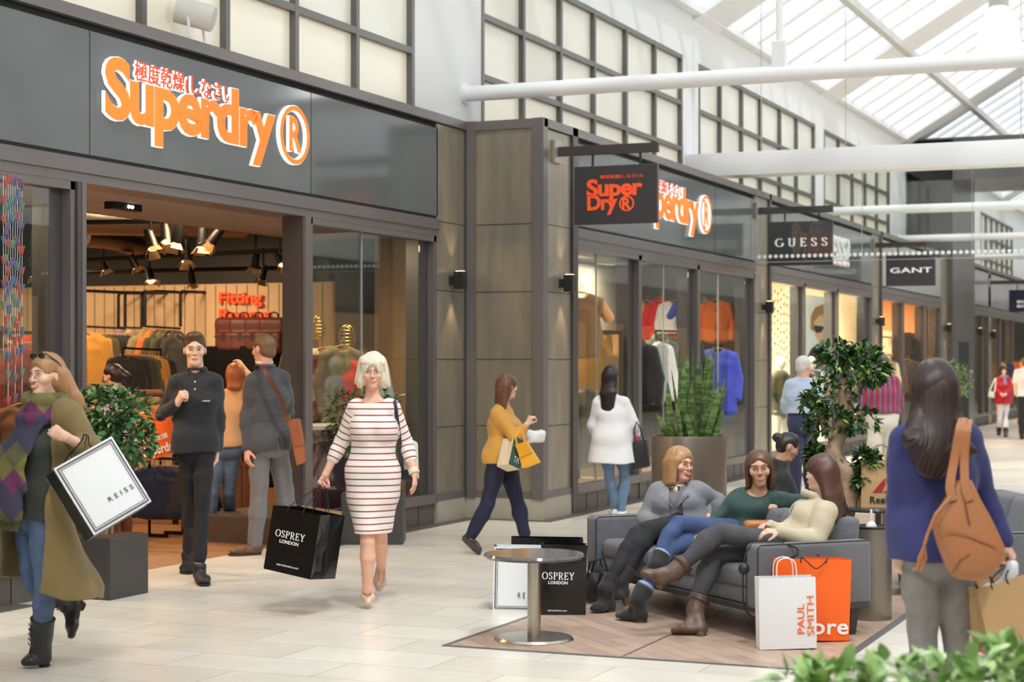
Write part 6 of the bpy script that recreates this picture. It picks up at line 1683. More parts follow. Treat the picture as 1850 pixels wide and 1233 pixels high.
pf = B.H+B.o; th = thing('ottoman', 'round grey ottoman under the woman with the bun', 'ottoman', (pf.x,pf.y,0))
MB().lathe([(.02,.0),(.28,0),(.30,.03),(.30,pf.z-.16),(.27,pf.z-.10),(.02,pf.z-.10)], n=32).build('seat', M_sofa, th, smooth=True)
# ================= 11 navy jumper, nearest
d0 = 7.55
B = person('woman with long dark hair and navy jumper walking away, nearest the camera', d0,
  J_(d0, hd=(1686,708,0), N=(1689,768,.0), sL=(1636,794,.0), sR=(1746,794,.03), eL=(1624,902,.02), wL=(1622,1000,.0), eR=(1783,902,.06), wR=(1815,980,.02),
     hL=(1663,988,0), hR=(1722,988,.01), kL=(1668,1160,-.02), aL=(1666,1325,.0), tL=(1662,1353,.17), kR=(1728,1158,.0), aR=(1730,1318,.14), tR=(1732,1343,.31)),
  (.05,1), (.02,1,.0), k=.96, g=1.06, h=.0055, skin=SK_FAIR, hs=1.04, hand_spec={'L':dict(to=vec(.05,.05,-1), palm=vec(.9,.2,0), curl=.5), 'R':dict(to=vec(.45,-.1,-.85), palm=vec(-.6,.3,-.4), curl=.85)})
trousers(B, 'jeans', denim('denim_stone', (140,136,130)), gr=.008, grl=.010, t1=.97, wr=.006, fr=None) if False else trousers(B, 'jeans', denim('denim_stone', (140,136,130)), gr=.008, grl=.010, t1=.97, wr=.006)
top(B, 'jumper', fabric('knit_navy', (50,54,104), .9, var=.05), gr=.016, grs=.014, arms=(.97,.93), hem=.05, flare=(.012,.02), seed=61, wr=.005)
for s in 'LR': shoe(B, s, leather('flat_black', (34,34,38)), 'shoe')
u_ = (B.wR-B.eR).normalized(); sd_ = u_.cross(FWD).normalized(); bt = MB()
for i in range(3): bt.sphere(B.eR.lerp(B.wR,.80+.06*i)-sd_*.0+RGT*.038-FWD*.012, .0065, 10, 8)
bt.build('cuff_buttons', mat('gold',(206,170,96),.25,metal=1), B.th, smooth=True)
eb = Vector((B.N.x,B.N.y,B.N.z))+vec(-.055,-.165,-.20)
def h11(v):
    hair_cap(B, v, .014); v.econe(hp(B,0,-.05,.01), hp(B,0,-.09,-.13), (.096,.07), (.115,.055), B.hl, .03)
    v.econe(hp(B,0,-.09,-.13), B.N+vec(-.02,-.145,-.08), (.115,.055), (.13,.035), B.hl, .03); v.econe(B.N+vec(-.02,-.145,-.08), eb, (.13,.035), (.055,.018), B.hl, .03); face_cut(B, v, .066, .055, .12, -.05)
def navy_locks():
    g = random.Random(6); out = []
    for i in range(150):
        a = math.radians(10+160*(i+.5)/150); ca, sa = math.cos(a), math.sin(a); f = g.uniform(.55,1.0)
        m = B.N+vec(-.01,-.135-.055*sa,-.075+.05*abs(ca))+B.hl*(.128*ca); e = eb+B.hl*(.110*ca*f)+UP*(.10*abs(ca)**1.5+g.uniform(-.02,.05))+vec(0,-.022*sa-.004)
        out.append(([hp(B,.02*ca,-.01-.03*sa,.108), hp(B,.060*ca,-.016-.068*sa,.094), hp(B,.086*ca,-.018-.106*sa,.035), hp(B,.098*ca,-.026-.116*sa,-.05), hp(B,.112*ca,-.040-.120*sa,-.12), m, m.lerp(e,.6)+vec(0,-.006), e], .0085*g.uniform(.6,1.15)))
    return out
hair_vol(B, h11, 'hair', hair_mat('hair_espresso', (50,33,30)), [eb], locks=navy_locks())
WNAVY = B
# ================= 12, 13 the two men at the third window
d0 = 20.5
B = person('white-haired man in a pale blue shirt and navy trousers facing the bright window', d0,
  J_(d0, hd=(1452,663,0), N=(1449,682,0), sL=(1428,696,-.02), sR=(1470,697,.02), eL=(1420,727,.02), wL=(1424,754,.12), eR=(1479,724,.10), wR=(1473,690,.22),
     hL=(1438,764,0), hR=(1460,764,.02), kL=(1437,840,-.03), aL=(1437,900,.05), tL=fl(1441,913), kR=(1462,838,.05), aR=(1465,896,.16), tR=fl(1471,908)),
  (.30,.95), (.75,.66,-.05), sex='m', k=1.0, g=.98, h=.0095, skin=SK_ROSE)
trousers(B, 'trousers', fabric('chino_navy', (44,48,78)), gr=.012, grl=.020, t1=.97)
top(B, 'shirt', fabric('shirt_sky', (178,194,216), .8), gr=.018, grs=.018, arms=(.92,.92), hem=-.10, wr=.007, seed=71, fr=16)
for s in 'LR': shoe(B, s, leather('brogue_brown', (104,70,48)), 'shoe')
hair_vol(B, lambda v: (short_back(B, v, .010, .006), face_cut(B, v, .063, .05, .11, -.05)), 'hair', hair_mat('hair_white', (206,204,200)), h=.008)
d0 = 21.0
B = person('man in a red and blue striped shirt and cream trousers walking away', d0,
  J_(d0, hd=(1592,658,0), N=(1592,677,0), sL=(1573,692,.0), sR=(1613,690,0), eL=(1564,725,.02), wL=(1566,752,.10), eR=(1622,722,.02), wR=(1619,748,.10),
     hL=(1582,760,0), hR=(1605,760,0), kL=(1579,836,-.02), aL=(1578,896,.08), tL=fl(1576,905), kR=(1610,834,.04), aR=(1613,890,.20), tR=fl(1615,900)),
  (-.05,1), (-.2,1,.0), sex='m', k=1.0, g=1.02, h=.0095, skin=SK_ROSE)
trousers(B, 'trousers', fabric('chino_cream', (226,218,204)), gr=.014, grl=.022, t1=.97)
M_vs = stripes('shirt_stripe', (60,60,110), [(178,54,74),(58,58,112),(200,180,200),(58,58,112),(178,54,74),(60,56,104)], .062, [0,.28,.42,.50,.66,.90])
def vstripe(co): x = (co@np.array([RGT.x,RGT.y,0]))+2.0; return np.stack([x,x*0,x*0],1)
top(B, 'shirt', M_vs, gr=.018, grs=.018, arms=(.9,.9), hem=-.09, wr=.005, seed=72, tintf=vstripe)
q = B.H+B.up*.20; MB().strap(ring(q, 1, 24, B.ps*(B.pel[0]*.94+.016), B.front*(B.pel[1]*.96+.018)), .035, .006, UP).build('belt', leather('belt_brown',(72,48,34)), B.th)
for s in 'LR': shoe(B, s, leather('brogue_brown', (104,70,48)), 'shoe')
hair_vol(B, lambda v: (short_back(B, v, .008, .004), face_cut(B, v, .063, .05, .11, -.05)), 'hair', hair_mat('hair_grey_brown', (104,86,74)), h=.008)
# ================= 14, 15 far pair
d0 = 40.4
B = person('distant woman in a red cardigan and white trousers carrying a white handbag', d0,
  J_(d0, hd=(1813,671,0), N=(1813,681,0), sR=(1804,687,0), sL=(1822,687,0), eR=(1800,704,.0), wR=(1808,711,-.2), eL=(1826,704,0), wL=(1818,711,-.2),
     hR=(1808,722,0), hL=(1818,722,0), kR=(1806,756,-.05), aR=(1805,778,.0), tR=fl(1804,787), kL=(1817,756,0), aL=(1817,780,-.3), tL=fl(1817,790)),
  (0,-1), (.0,-1,0), k=.93, h=.012, skin=SK_FAIR)
trousers(B, 'trousers', fabric('chino_white', (222,220,220)), gr=.010, t1=.92)
top(B, 'cardigan', fabric('cardigan_red', (190,34,48)), gr=.02, grs=.018, arms=(.9,.9), hem=.10, seed=81)
for s in 'LR': shoe(B, s, leather('boot_black', (36,36,38)), 'boot', shaft=.08, heel=.02)
hair_vol(B, lambda v: bob(B, v, -.08), 'hair', hair_mat('hair_near_black', (44,34,34)), h=.01)
v = grid_for(B, [B.N], .2, .01); [v.cone(a, b, .02, .02, .01) for a, b in zip(ring(B.N+UP*.0, .075, 12, B.cs, B.front)[:-1], ring(B.N, .075, 12, B.cs, B.front)[1:])]; v.cone(B.N+B.front*.09, B.N+B.front*.13-UP*.16, .03, .04, .02)
vol_obj('neck_scarf', v, fabric('scarf_mauve', (150,130,170)), B.th)
RED = B
d0 = 38.5
B = person('person in white T-shirt and black trousers beside the distant woman in red', d0,
  J_(d0, hd=(1850,657,0), N=(1850,667,0), sL=(1838,673,0), sR=(1862,673,0), eL=(1834,690,0), wL=(1834,706,-.05), eR=(1866,690,0), wR=(1866,706,0),
     hL=(1844,716,0), hR=(1856,716,0), kL=(1845,754,-.05), aL=(1846,784,0), tL=fl(1847,793), kR=(1856,753,.1), aR=(1857,782,.3), tR=fl(1858,790)),
  (0,1), (-.2,1,0), sex='m', k=1.0, h=.012, skin=SK_FAIR, cover=dict(armL=0))
trousers(B, 'trousers', fabric('cloth_black', (34,34,36)), gr=.014, grl=.02, t1=.95)
top(B, 't_shirt', fabric('tee_white', (236,236,236)), gr=.018, grs=.018, arms=(0,0), hem=.0, seed=82)
for s in 'LR': shoe(B, s, leather('flat_black', (34,34,38)), 'shoe')
hair_vol(B, lambda v: (short_back(B, v, .008, .004), face_cut(B, v, .063, .05, .11, -.05)), 'hair', hair_mat('hair_light_brown', (122,94,68)), h=.01)
# ================= 16, 17 shoppers inside the near shop
d0 = 16.6
B = person('woman with a dark ponytail and pale grey top inside the shop, behind the leafy planter', d0,
  J_(d0, hd=(203,680,0), N=(213,702,.0), sL=(194,718,-.10), sR=(226,718,.10), eL=(190,752,-.12), wL=(176,766,-.25), eR=(220,752,.2), wR=(196,762,.15),
     hL=(205,805,-.04), hR=(222,805,.06), kL=(204,892,-.05), aL=(206,962,0), tL=fl(192,976), kR=(224,890,.05), aR=(228,958,.12), tR=fl(214,972)),
  (-.70,.30), (-.80,.25,-.18), k=.95, h=.0085, skin=SK_TAN)
trousers(B, 'trousers', fabric('cloth_brown', (96,72,52)), gr=.012, grl=.016, t1=.96)
top(B, 'top', fabric('top_grey', (178,176,182)), gr=.016, grs=.016, arms=(.9,.9), hem=.0, seed=91)
for s in 'LR': shoe(B, s, leather('loafer_dark', (62,50,46)), 'shoe')
e_ = hp(B, -.02, -.15, -.14)
hair_vol(B, lambda v: (hair_cap(B, v, .008), v.chain([hp(B,0,-.11,.02), hp(B,-.01,-.15,-.04), e_], [.036,.042,.018], .02), face_cut(B, v, .064, .055, .11, -.06, hgt=.118)), 'hair', hair_mat('hair_black', (34,24,26)), [e_], h=.007)
d0 = 16.9
B = person('shopper with auburn hair and a raised arm inside the shop, between the two men', d0,
  J_(d0, hd=(425,680,0), N=(424,702,.0), sL=(408,716,.04), sR=(440,714,-.02), eL=(402,752,.1), wL=(404,788,.05), eR=(452,684,-.05), wR=(437,661,.06),
     hL=(398,806,0), hR=(418,806,0), kL=(384,892,-.05), aL=(380,960,.0), tL=fl(385,977), kR=(414,890,.05), aR=(412,950,.5), tR=fl(410,962)),
  (-.10,1), (-.2,1,-.1), k=.97, h=.0085, skin=SK_FAIR, cover=dict(armL=0, armU=-.004))
trousers(B, 'jeans', denim('denim_pale', (104,128,158)), gr=.010, grl=.012, t1=.96)
top(B, 'top', fabric('top_apricot', (224,176,130)), gr=.014, grs=.012, arms=(0,0), hem=.0, seed=92)
for s in 'LR': shoe(B, s, leather('brogue_brown', (104,70,48)), 'shoe')
hair_vol(B, lambda v: (hair_cap(B, v, .016), v.econe(hp(B,0,-.05,.0), hp(B,0,-.08,-.12), (.085,.055), (.08,.04), B.hl, .03), face_cut(B, v, .064, .055, .11, -.06)), 'hair', hair_mat('hair_auburn', (170,92,44)), h=.008)
SHOPPER = B
# ------------------------------------------------------------------ bags, table, plants
M_kraft = mat('kraft_paper', (196,160,114), .75, bump=.12, bscale=40); M_paperw = mat('paper_white', (236,237,238), .6, bump=.08, bscale=30)
M_gblk = mat('gloss_black_paper', (18,18,20), .16, spec=.6, bump=.12, bscale=9); M_mblk = mat('matt_black_paper', (34,34,36), .45)
M_borange = mat('orange_paper', (250,104,24), .45); M_cord = mat('black_cord', (26,26,28), .8); M_wcord = mat('white_cord', (240,240,240), .7)
M_inkb = mat('ink_black', (40,40,44), .6); M_inkw = mat('ink_white', (248,248,248), .5); M_inko = mat('ink_orange', (250,112,36), .5)
M_green = mat('ink_green', (52,86,74), .6)
def carrier(label, TL, TR, BL, depth, face, side=None, handles='cord', hcol=None, hpts=None, texts=(), border=None, name='shopping_bag', fold=True, tilt_z=None):
    """paper carrier: TL, TR, BL corners of its front, DEPTH = vector from front to back"""
    TL, TR, BL, dp = Vector(TL), Vector(TR), Vector(BL), Vector(depth)
    x = TR-TL; y = TL-BL; w, h, t = x.length, y.length, dp.length; ux = x.normalized(); uy = (y-ux*y.dot(ux)).normalized(); uz = ux.cross(uy)
    if tilt_z is not None: uz = (uz*math.cos(tilt_z)+ux*math.sin(tilt_z)); ux = uy.cross(uz)
    base = BL+ux*w/2-uz*t/2; th = thing(name, label, 'bag', base); M = Matrix((( ux.x,uy.x,uz.x,0),(ux.y,uy.y,uz.y,0),(ux.z,uy.z,uz.z,0),(0,0,0,1)))
    # local: x -w/2..w/2, y 0..h, z -t/2..t/2 (front = +t/2)
    q = .0025
    def shell(name, boxes, m):
        b = MB()
        for lo, hi in boxes: b.box(lo, hi)
        o = b.build(name, m, th); o.matrix_local = M; return o
    n = 8
    def wall(zs, sgn, m, nm):
        V = []
        for off in (0, -q*sgn):
            V.append([[Vector((-w/2+w*i/n, h*j/n, zs+off+sgn*.006*math.sin(PI*j/n)*math.sin(PI*i/n)*(1 if t > .02 else .3))) for i in range(n+1)] for j in range(n+1)])
        b = MB(); bm = b.bm
        G = [[[bm.verts.new(p) for p in r] for r in L] for L in V]
        for L in G:
            for j in range(n):
                for i in range(n): b._f([L[j][i], L[j][i+1], L[j+1][i+1], L[j+1][i]])
        for j in range(n):
            b._f([G[0][j][0], G[0][j+1][0], G[1][j+1][0], G[1][j][0]]); b._f([G[0][j][n], G[0][j+1][n], G[1][j+1][n], G[1][j][n]])
        for i in range(n): b._f([G[0][n][i], G[0][n][i+1], G[1][n][i+1], G[1][n][i]])
        o = b.build(nm, m, th, smooth=True); o.matrix_local = M; return o
    fr = wall(t/2, 1, face, 'front'); wall(-t/2, -1, face, 'back')
    sm = side or face
    for sg in (-1, 1):
        b = MB(); a = .018 if fold else 0
        b.prism([(sg*w/2,0,t/2),(sg*w/2,0,-t/2),(sg*w/2,h,-t/2),(sg*(w/2-a),h,0),(sg*w/2,h,t/2)], (0,0,.0005)) if False else None
        P0 = [(sg*w/2,0,t/2),(sg*(w/2),0,0),(sg*(w/2),0,-t/2)]; P1_ = [(sg*w/2,h*.5,t/2),(sg*(w/2-a*.6),h*.5,0),(sg*w/2,h*.5,-t/2)]; P2_ = [(sg*w/2,h,t/2),(sg*(w/2-a),h,0),(sg*w/2,h,-t/2)]
        R = []
        for P in (P0,P1_,P2_):
            R.append([Vector(p) for p in P]+[Vector(p)-Vector((sg*q,0,0)) for p in P[::-1]])
        b.rings(R); o = b.build('gusset', sm, th); o.matrix_local = M
    shell('bottom', [((-w/2,0,-t/2),(w/2,q,t/2))], sm)
    def onface(me, x0, y0, m, nm='lettering', rot=0):
        o = link(nm, me, m, fr); o.matrix_local = Matrix.Translation((x0, y0, t/2+.0075 if t > .02 else t/2+.003)) @ Matrix.Rotation(rot, 4, 'Z'); return o
    for body, cx, cy, tw, thh, m, bold, rot in texts:
        me = fit_mesh(serif_mesh(body) if body == 'OSPREY' else text_mesh(body, 1, .0004, bold, 1.05), tw*w, thh*h) if not rot else fit_mesh(text_mesh(body, 1, .0004, bold, 1.0), thh*h, tw*w)
        if not rot: onface(me, (cx-.5)*w-tw*w/2, cy*h-thh*h/2, m)
        else: onface(me, (cx-.5)*w+tw*w/2, cy*h-thh*h/2, m, rot=PI/2)
    if border:
        b = MB(); 
        for e, wd in ((.012,.006),(.026,.003)):
            for lo, hi in (((-w/2+e,e,0),(w/2-e,e+wd,.0006)),((-w/2+e,h-e-wd,0),(w/2-e,h-e,.0006)),((-w/2+e,e,0),(-w/2+e+wd,h-e,.0006)),((w/2-e-wd,e,0),(w/2-e,h-e,.0006))): b.box(lo, hi)
        o = b.build('printed_border', border, fr); o.matrix_local = Matrix.Translation((0,0,t/2+.007 if t > .02 else t/2+.002))
    if handles:
        Mi = M.to_3x3().inverted()
        for sg in (1,-1):
            z = sg*(t/2-.004); top_ = hpts
            if top_ is not None:
                c = Mi@(Vector(top_)-base); pts = [(-w*.17,h-.03,z),(-w*.15,h+.02,z),(c.x-.015+.0,c.y-.02,c.z+z*.2),(c.x,c.y,c.z),(c.x+.015,c.y-.02,c.z+z*.2),(w*.15,h+.02,z),(w*.17,h-.03,z)]
            elif handles == 'flop': pts = [(-w*.16,h-.03,z),(-w*.17,h+.01,z+.02*sg),(-w*.12,h-.01,z+sg*.05),(0,h-.05,z+sg*.055),(w*.12,h-.01,z+sg*.05),(w*.17,h+.01,z+.02*sg),(w*.16,h-.03,z)]
            else: pts = [(-w*.17,h-.03,z),(-w*.17,h+.05,z*.9),(-w*.13,h+.095,z*.8),(0,h+.11,z*.7),(w*.13,h+.095,z*.8),(w*.17,h+.05,z*.9),(w*.17,h-.03,z)]
            o = MB().tube(smooth_pts(pts, 4), .0032, 6).build('handle', hcol or M_cord, th, smooth=True); o.matrix_local = M
    return th
# 1 white and black bag on the smiling woman's arm
d = 9.35
carrier('large white bag with black border, slung from the arm of the smiling woman in olive', at(99,846,d), at(206,781,d+.02), at(170,968,d), at(65,864,d+.14)-at(103,844,d), M_paperw, M_mblk, 'cord', None, at(150,800,d+.05)+Vector((0,0,.04)),
   [('R E I S S', .66, .30, .42, .065, M_inkb, .0, 0)], border=M_inkb, tilt_z=.45)
# 2 orange bag over the shoulder of the man in black
B = MAN2; o = B.o
d = 13.85
carrier('flat orange carrier bag with white lettering hanging behind the man in black', at(266,749,d), at(326,733,d-.02), at(262,834,d), vec(.01,.05), M_borange, None, None, None, None,
   [('Superdry', .52, .15, 1.0, .26, M_inkw, .03, 0), ('極度乾燥', .45, .42, .8, .12, M_inkw, .012, 0)])
strap_p = [B.o+B.hcR+Vector((0,0,.02)), at(322,700,13.48), at(318,682,13.52), at(316,676,13.62), at(312,690,13.75), at(318,735,13.83)]
tag(MB().tube(strap_p, .004, 6).build('bag_cord', M_cord), 'thin black cord over the shoulder of the man in black', 'cord')
# 3 brown satchel of the suited man
d = 15.15
th = thing('satchel', 'tan leather satchel hanging at the hip of the man in the grey tweed jacket', 'bag', at(535,800,d))
p = lambda px, py, dd=0: at(px,py,d+dd)-th.location
MB().hexa([p(535,842),p(552,836),p(556,834,.18),p(540,840,.18),p(519,760),p(538,757),p(544,757,.18),p(526,760,.18)]).build('body', leather('satchel_tan', (160,98,58)), th, bevel=.012, seg=3, smooth=True)
MB().hexa([p(533,808,-.012),p(548,804,-.012),p(550,803,.005),p(535,807,.005),p(518,760,-.014),p(538,756,-.014),p(540,756,.006),p(520,760,.006)]).build('flap', leather('satchel_flap', (150,88,52)), th, bevel=.004)
MB().strap([p(522,762),p(512,730,-.03),p(498,704,-.045),p(482,676,-.04),p(470,660,.06),p(462,668,.25)], .042, .006, RGT).build('strap', leather('satchel_strap', (92,56,46)), th)
MB().box(tuple(p(519,756)-Vector((.03,.014,.02))), tuple(p(519,756)+Vector((.03,.0,.03)))).build('buckle', M_chrome, th)
# 4 bags of the blonde woman
B = WOMAN4; d = 11.75
hb = B.o+B.hcR
carrier('large glossy black shopping bag with white lettering held by the blonde woman', at(500,915,d), at(603,932,d-.05), at(476,1028,d), at(616,930,d+.22)-at(604,929,d-.05), M_gblk, None, 'cord', None, hb,
   [('OSPREY', .46, .60, .62, .115, M_inkw, .008, 0), ('LONDON', .46, .485, .40, .055, M_inkw, .02, 0), ('ospreylondon.com', .50, .12, .46, .04, M_inkw, .012, 0)], tilt_z=-.40)
carrier('plain brown paper bag behind the glossy black bag of the blonde woman', at(545,918,d+.26), at(618,929,d+.24), at(528,1010,d+.28), vec(.02,.10), M_kraft, None, 'cord', None, hb)
th = thing('handbag', 'cream and black shoulder bag under the arm of the blonde woman', 'handbag', at(738,850,12.15)); q = lambda px, py, dd=0: at(px,py,12.12+dd)-th.location
MB().hexa([q(722,866),q(752,868),q(758,866,.10),q(728,864,.10),q(722,797),q(740,790),q(756,800,.10),q(736,796,.10)]).build('body', leather('bag_cream', (232,222,200), .45), th, bevel=.012, seg=3, smooth=True)
MB().hexa([q(721,868,-.006),q(752,870,-.006),q(758,868,.11),q(727,866,.11),q(721,848,-.006),q(752,850,-.006),q(757,848,.11),q(727,846,.11)]).build('black_base', leather('bag_navy', (34,34,44)), th, bevel=.006)
MB().strap([q(726,850,-.02),q(722,800,-.06),q(717,760,-.12),q(713,730,-.13),q(711,721,-.05),q(712,725,.06)], .030, .006, RGT).build('strap', leather('bag_navy', (34,34,44)), th)
# 5 bags of the woman in mustard
B = WOMAN5; d = 15.18
carrier('cream and green paper carrier on the arm of the woman in the mustard jacket', at(913,785,d-.02), at(933,795,d+.05), at(919,839,d-.05), at(897,789,d-.14)-at(913,785,d-.02)+vec(0,-.02), M_green, mat('paper_cream',(226,208,176),.7), None, None, None, [('T.M.', .55, .25, .5, .2, M_inkw, .0, 0)])
th = thing('handbag', 'bright yellow handbag hanging in front of the green carrier', 'handbag', at(952,845,d)); q = lambda px, py, dd=0: at(px,py,d+dd)-th.location
M_yel = leather('bag_yellow', (238,176,44), .4)
MB().hexa([q(943,847),q(974,836),q(978,836,.12),q(950,847,.12),q(931,804),q(949,799),q(954,799,.10),q(938,804,.10)]).build('body', M_yel, th, bevel=.008, seg=2, smooth=True)
MB().hexa([q(939,828,-.012),q(962,818,-.012),q(964,818,.0),q(941,828,.0),q(930,804,-.014),q(950,798,-.014),q(952,798,.0),q(932,804,.0)]).build('flap', mat('bag_yellow_flap',(226,158,34),.4), th, bevel=.003)
MB().tube([q(934,803),q(931,788,.0),q(938,780,.02),q(946,786,.03),q(948,800,.02)], .008, 8).build('handle', M_yel, th)
th = thing('shopping_bag', 'small crumpled white packet held by the woman in the mustard jacket', 'bag', at(968,790,15.55)); v = Vol((-.12,-.1,-.1),(.12,.1,.1),.009)
v.box((0,0,0),(.085,.05,.05),[RGT,FWD,UP],.02,.01); v.wrinkle(.010,40,2); vol_obj('packet', v, mat('plastic_white',(236,238,240),.3), th)
# 6 black handbag of the woman in the white blouse
th = thing('handbag', 'black leather handbag on the arm of the woman in the white blouse', 'handbag', at(1158,850,19.0)); q = lambda px, py, dd=0: at(px,py,19.0+dd)-th.location
MB().hexa([q(1144,850),q(1174,844),q(1177,843,.18),q(1148,849,.18),q(1142,798),q(1167,794),q(1171,794,.16),q(1146,798,.16)]).build('body', leather('bag_black',(36,35,38)), th, bevel=.02, seg=3, smooth=True)
for a in (0,.14): MB().tube([q(1147,800,a),q(1146,776,a),q(1150,762,a*.6+.04),q(1158,776,a),q(1163,797,a)], .010, 8).build('handle', leather('bag_black',(36,35,38)), th, smooth=True)
MB().cyl(q(1149,797,.05), q(1150,788,.05), .022, 10).build('pink_flap', mat('hot_pink',(226,60,110),.5), th)
# 7 bags standing behind the round table
f = onfloor(890,1103); w_ = 122; d = f.dot(FWD)-Vector((CX,CY,0)).dot(FWD)
dA = dfloor(1103); dB = dfloor(1113)
carrier('white bag with a black border standing behind the round table', at(890,988,dA), at(990,990,dA), at(890,1103,dA), vec(.03,.16), M_paperw, M_mblk, None, None, None, [('R E I S S', .62, .24, .34, .09, M_inkb, .0, 0)], border=M_inkb)
carrier('glossy black bag with white lettering standing behind the round table', at(975,984,dB), at(1058,986,dB), at(975,1112,dB), vec(.03,.15), M_gblk, None, None, None, None,
   [('OSPREY', .38, .56, .70, .105, M_inkw, .008, 0), ('LONDON', .38, .465, .42, .045, M_inkw, .02, 0), ('ospreylondon.com', .38, .07, .42, .032, M_inkw, .012, 0)])
carrier('black gift bag at the back of the pair of bags behind the round table', at(922,972,dA+.32), at(1052,974,dA+.32), at(922,1091,dA+.32), vec(.03,.12), M_gblk, None, None, None)
# 8 bags at the near end of the sofa
dP = dfloor(1177); dO = dfloor(1165)
carrier('white paper carrier with orange vertical lettering against the near arm of the sofa', at(1373,1046,dP), at(1476,1043,dP+.02), at(1373,1175,dP), vec(.03,.11), M_paperw, None, 'up', M_wcord, None,
   [('PAUL', .725, .42, .125, .42, M_inko, .012, 1), ('SMITH', .895, .46, .125, .55, M_inko, .0, 1)])
carrier('large orange carrier with white lettering behind the white paper carrier', at(1396,1010,dO), at(1534,1012,dO+.08), at(1396,1158,dO), vec(.02,.13), M_borange, None, 'flop', M_cord, None,
   [('Store', .60, .18, .76, .20, M_inkw, .02, 0)])
# 9 kraft bag on the far table
th_ = None
cz = .62; dK = dfloor(917, cz)
carrier('kraft paper carrier with a red triangle emblem standing on the dark table', at(1556,833,dK), at(1634,833,dK), at(1556,917,dK), vec(.02,.10), M_kraft, None, 'up', mat('kraft_cord',(170,140,104),.8), None, [('Reebok', .56, .16, .72, .15, M_inkb, .02, 0)])
k_ = [o for o in bpy.data.objects if o.get('label') == 'kraft paper carrier with a red triangle emblem standing on the dark table'][0]
fr_ = [c for c in k_.children if c.name.startswith('front')][0]
e = MB()
for P in ([(-.02,.0),(.045,.0),(.075,.085),(.06,.125)],[(.062,.13),(.092,.075),(.13,.0),(.155,.0),(.10,.13)],[(.052,-.0),(.118,.0),(.080,.022)]):
    e.prism([(x-.055,y*.75+.105,0) for x, y in P], (0,0,.001))
o = e.build('emblem', mat('ink_crimson',(176,40,50),.5), fr_); o.matrix_local = Matrix.Translation((0,0,.058))
tc = onfloor(1600,0+655+FOC*(CZ)/ (dK+.0)) ; c = at(1592,915,dK+.12)
th = thing('side_table', 'dark round side table behind the sofa carrying the kraft paper carrier', 'table', (c.x,c.y,0))
MB().lathe([(.02,cz-.03),(.30,cz-.03),(.305,cz-.015),(.30,cz),(.02,cz)], n=40).build('tabletop', mat('granite_dark',(64,64,66),.2,var=.3,vscale=200), th, smooth=True)
MB().cyl((0,0,.02),(0,0,cz-.03),.045,20).build('column', M_chrome, th, smooth=True); MB().lathe([(.02,0),(.22,0),(.22,.012),(.05,.02),(.02,.02)], n=32).build('base', M_chrome, th, smooth=True)
# 10 bags of the woman in navy
B = WNAVY; d = 7.40; hb = B.o+B.hcR
carrier('brown paper carrier held by the woman in the navy jumper at the right edge', at(1784,1062,d), at(1870,1035,d+.06), at(1790,1180,d), vec(.05,.12), M_kraft, None, 'cord', None, hb)
th = thing('shopping_bag', 'white plastic bag bunched over the brown carrier of the woman in navy', 'bag', at(1812,1050,7.5)); v = Vol((-.14,-.12,-.14),(.14,.12,.16),.008)
v.cone((.0,0,-.06),(.03,0,.06),.065,.030,.02); v.ell((-.02,0,-.07),(.07,.06,.05)); v.wrinkle(.012,36,4); vol_obj('bag', v, mat('plastic_white',(236,238,240),.3), th)
th = thing('shopping_bag', 'white bag with pink flowers behind the legs of the woman in navy', 'bag', at(1768,1130,7.9)); v = Vol((-.14,-.12,-.22),(.14,.12,.2),.009)
v.box((0,0,0),(.07,.05,.15),[RGT,FWD,UP],.02,.01); v.wrinkle(.008,36,5)
def flo(co):
    g = np.sin(co[:,0]*70+2*np.sin(co[:,2]*60))+np.sin(co[:,2]*75+co[:,1]*60); return np.where((g > .9)[:,None], np.array(srgb((214,50,100))), np.array(srgb((238,232,232))))
vol_obj('body', v, mat('flower_print',(238,232,232),.5,vcol=True), th, 1, flo)
th = thing('handbag', 'large tan leather bucket bag on the shoulder of the woman in navy', 'handbag', at(1750,1040,7.28)); q = lambda px, py, dd=0: at(px,py,7.28+dd)-th.location
M_tanl = leather('bag_tan', (172,112,70), .45)
R = []
for y_, l_, r_, dz in ((868,1728,1754,.030),(884,1720,1762,.040),(905,1706,1772,.050),(930,1691,1786,.060),(950,1684,1796,.068),(985,1693,1812,.075),(1005,1700,1815,.078),(1028,1709,1800,.074),(1044,1718,1782,.060),(1050,1728,1768,.03)):
    sl = -.10*(y_-868)/180; a_, b_ = q(l_,y_+sl*40), q(r_,y_); m_ = (a_+b_)/2; hx = (b_-a_)/2; ring_ = []
    for i_ in range(28):
        t_ = 2*PI*i_/28; ct, stt = math.cos(t_), math.sin(t_); ring_.append(m_+hx*(abs(ct)**.55*(1 if ct > 0 else -1))+FWD*(dz*abs(stt)**.7*(1 if stt > 0 else -1)))
    R.append(ring_)
bb = MB().rings(R).build('body', M_tanl, th, smooth=True, angle=70)
MB().tube([q(1692,957,-.072),q(1740,966,-.078),q(1800,990,-.078)], .0025, 5).tube([q(1718,1040,-.06),q(1735,1012,-.078),q(1752,1002,-.079)], .0025, 5).tube([q(1740,872,-.04),q(1744,910,-.058),q(1752,950,-.072)], .003, 5).build('seam', leather('tan_seam',(126,78,46)), bb)

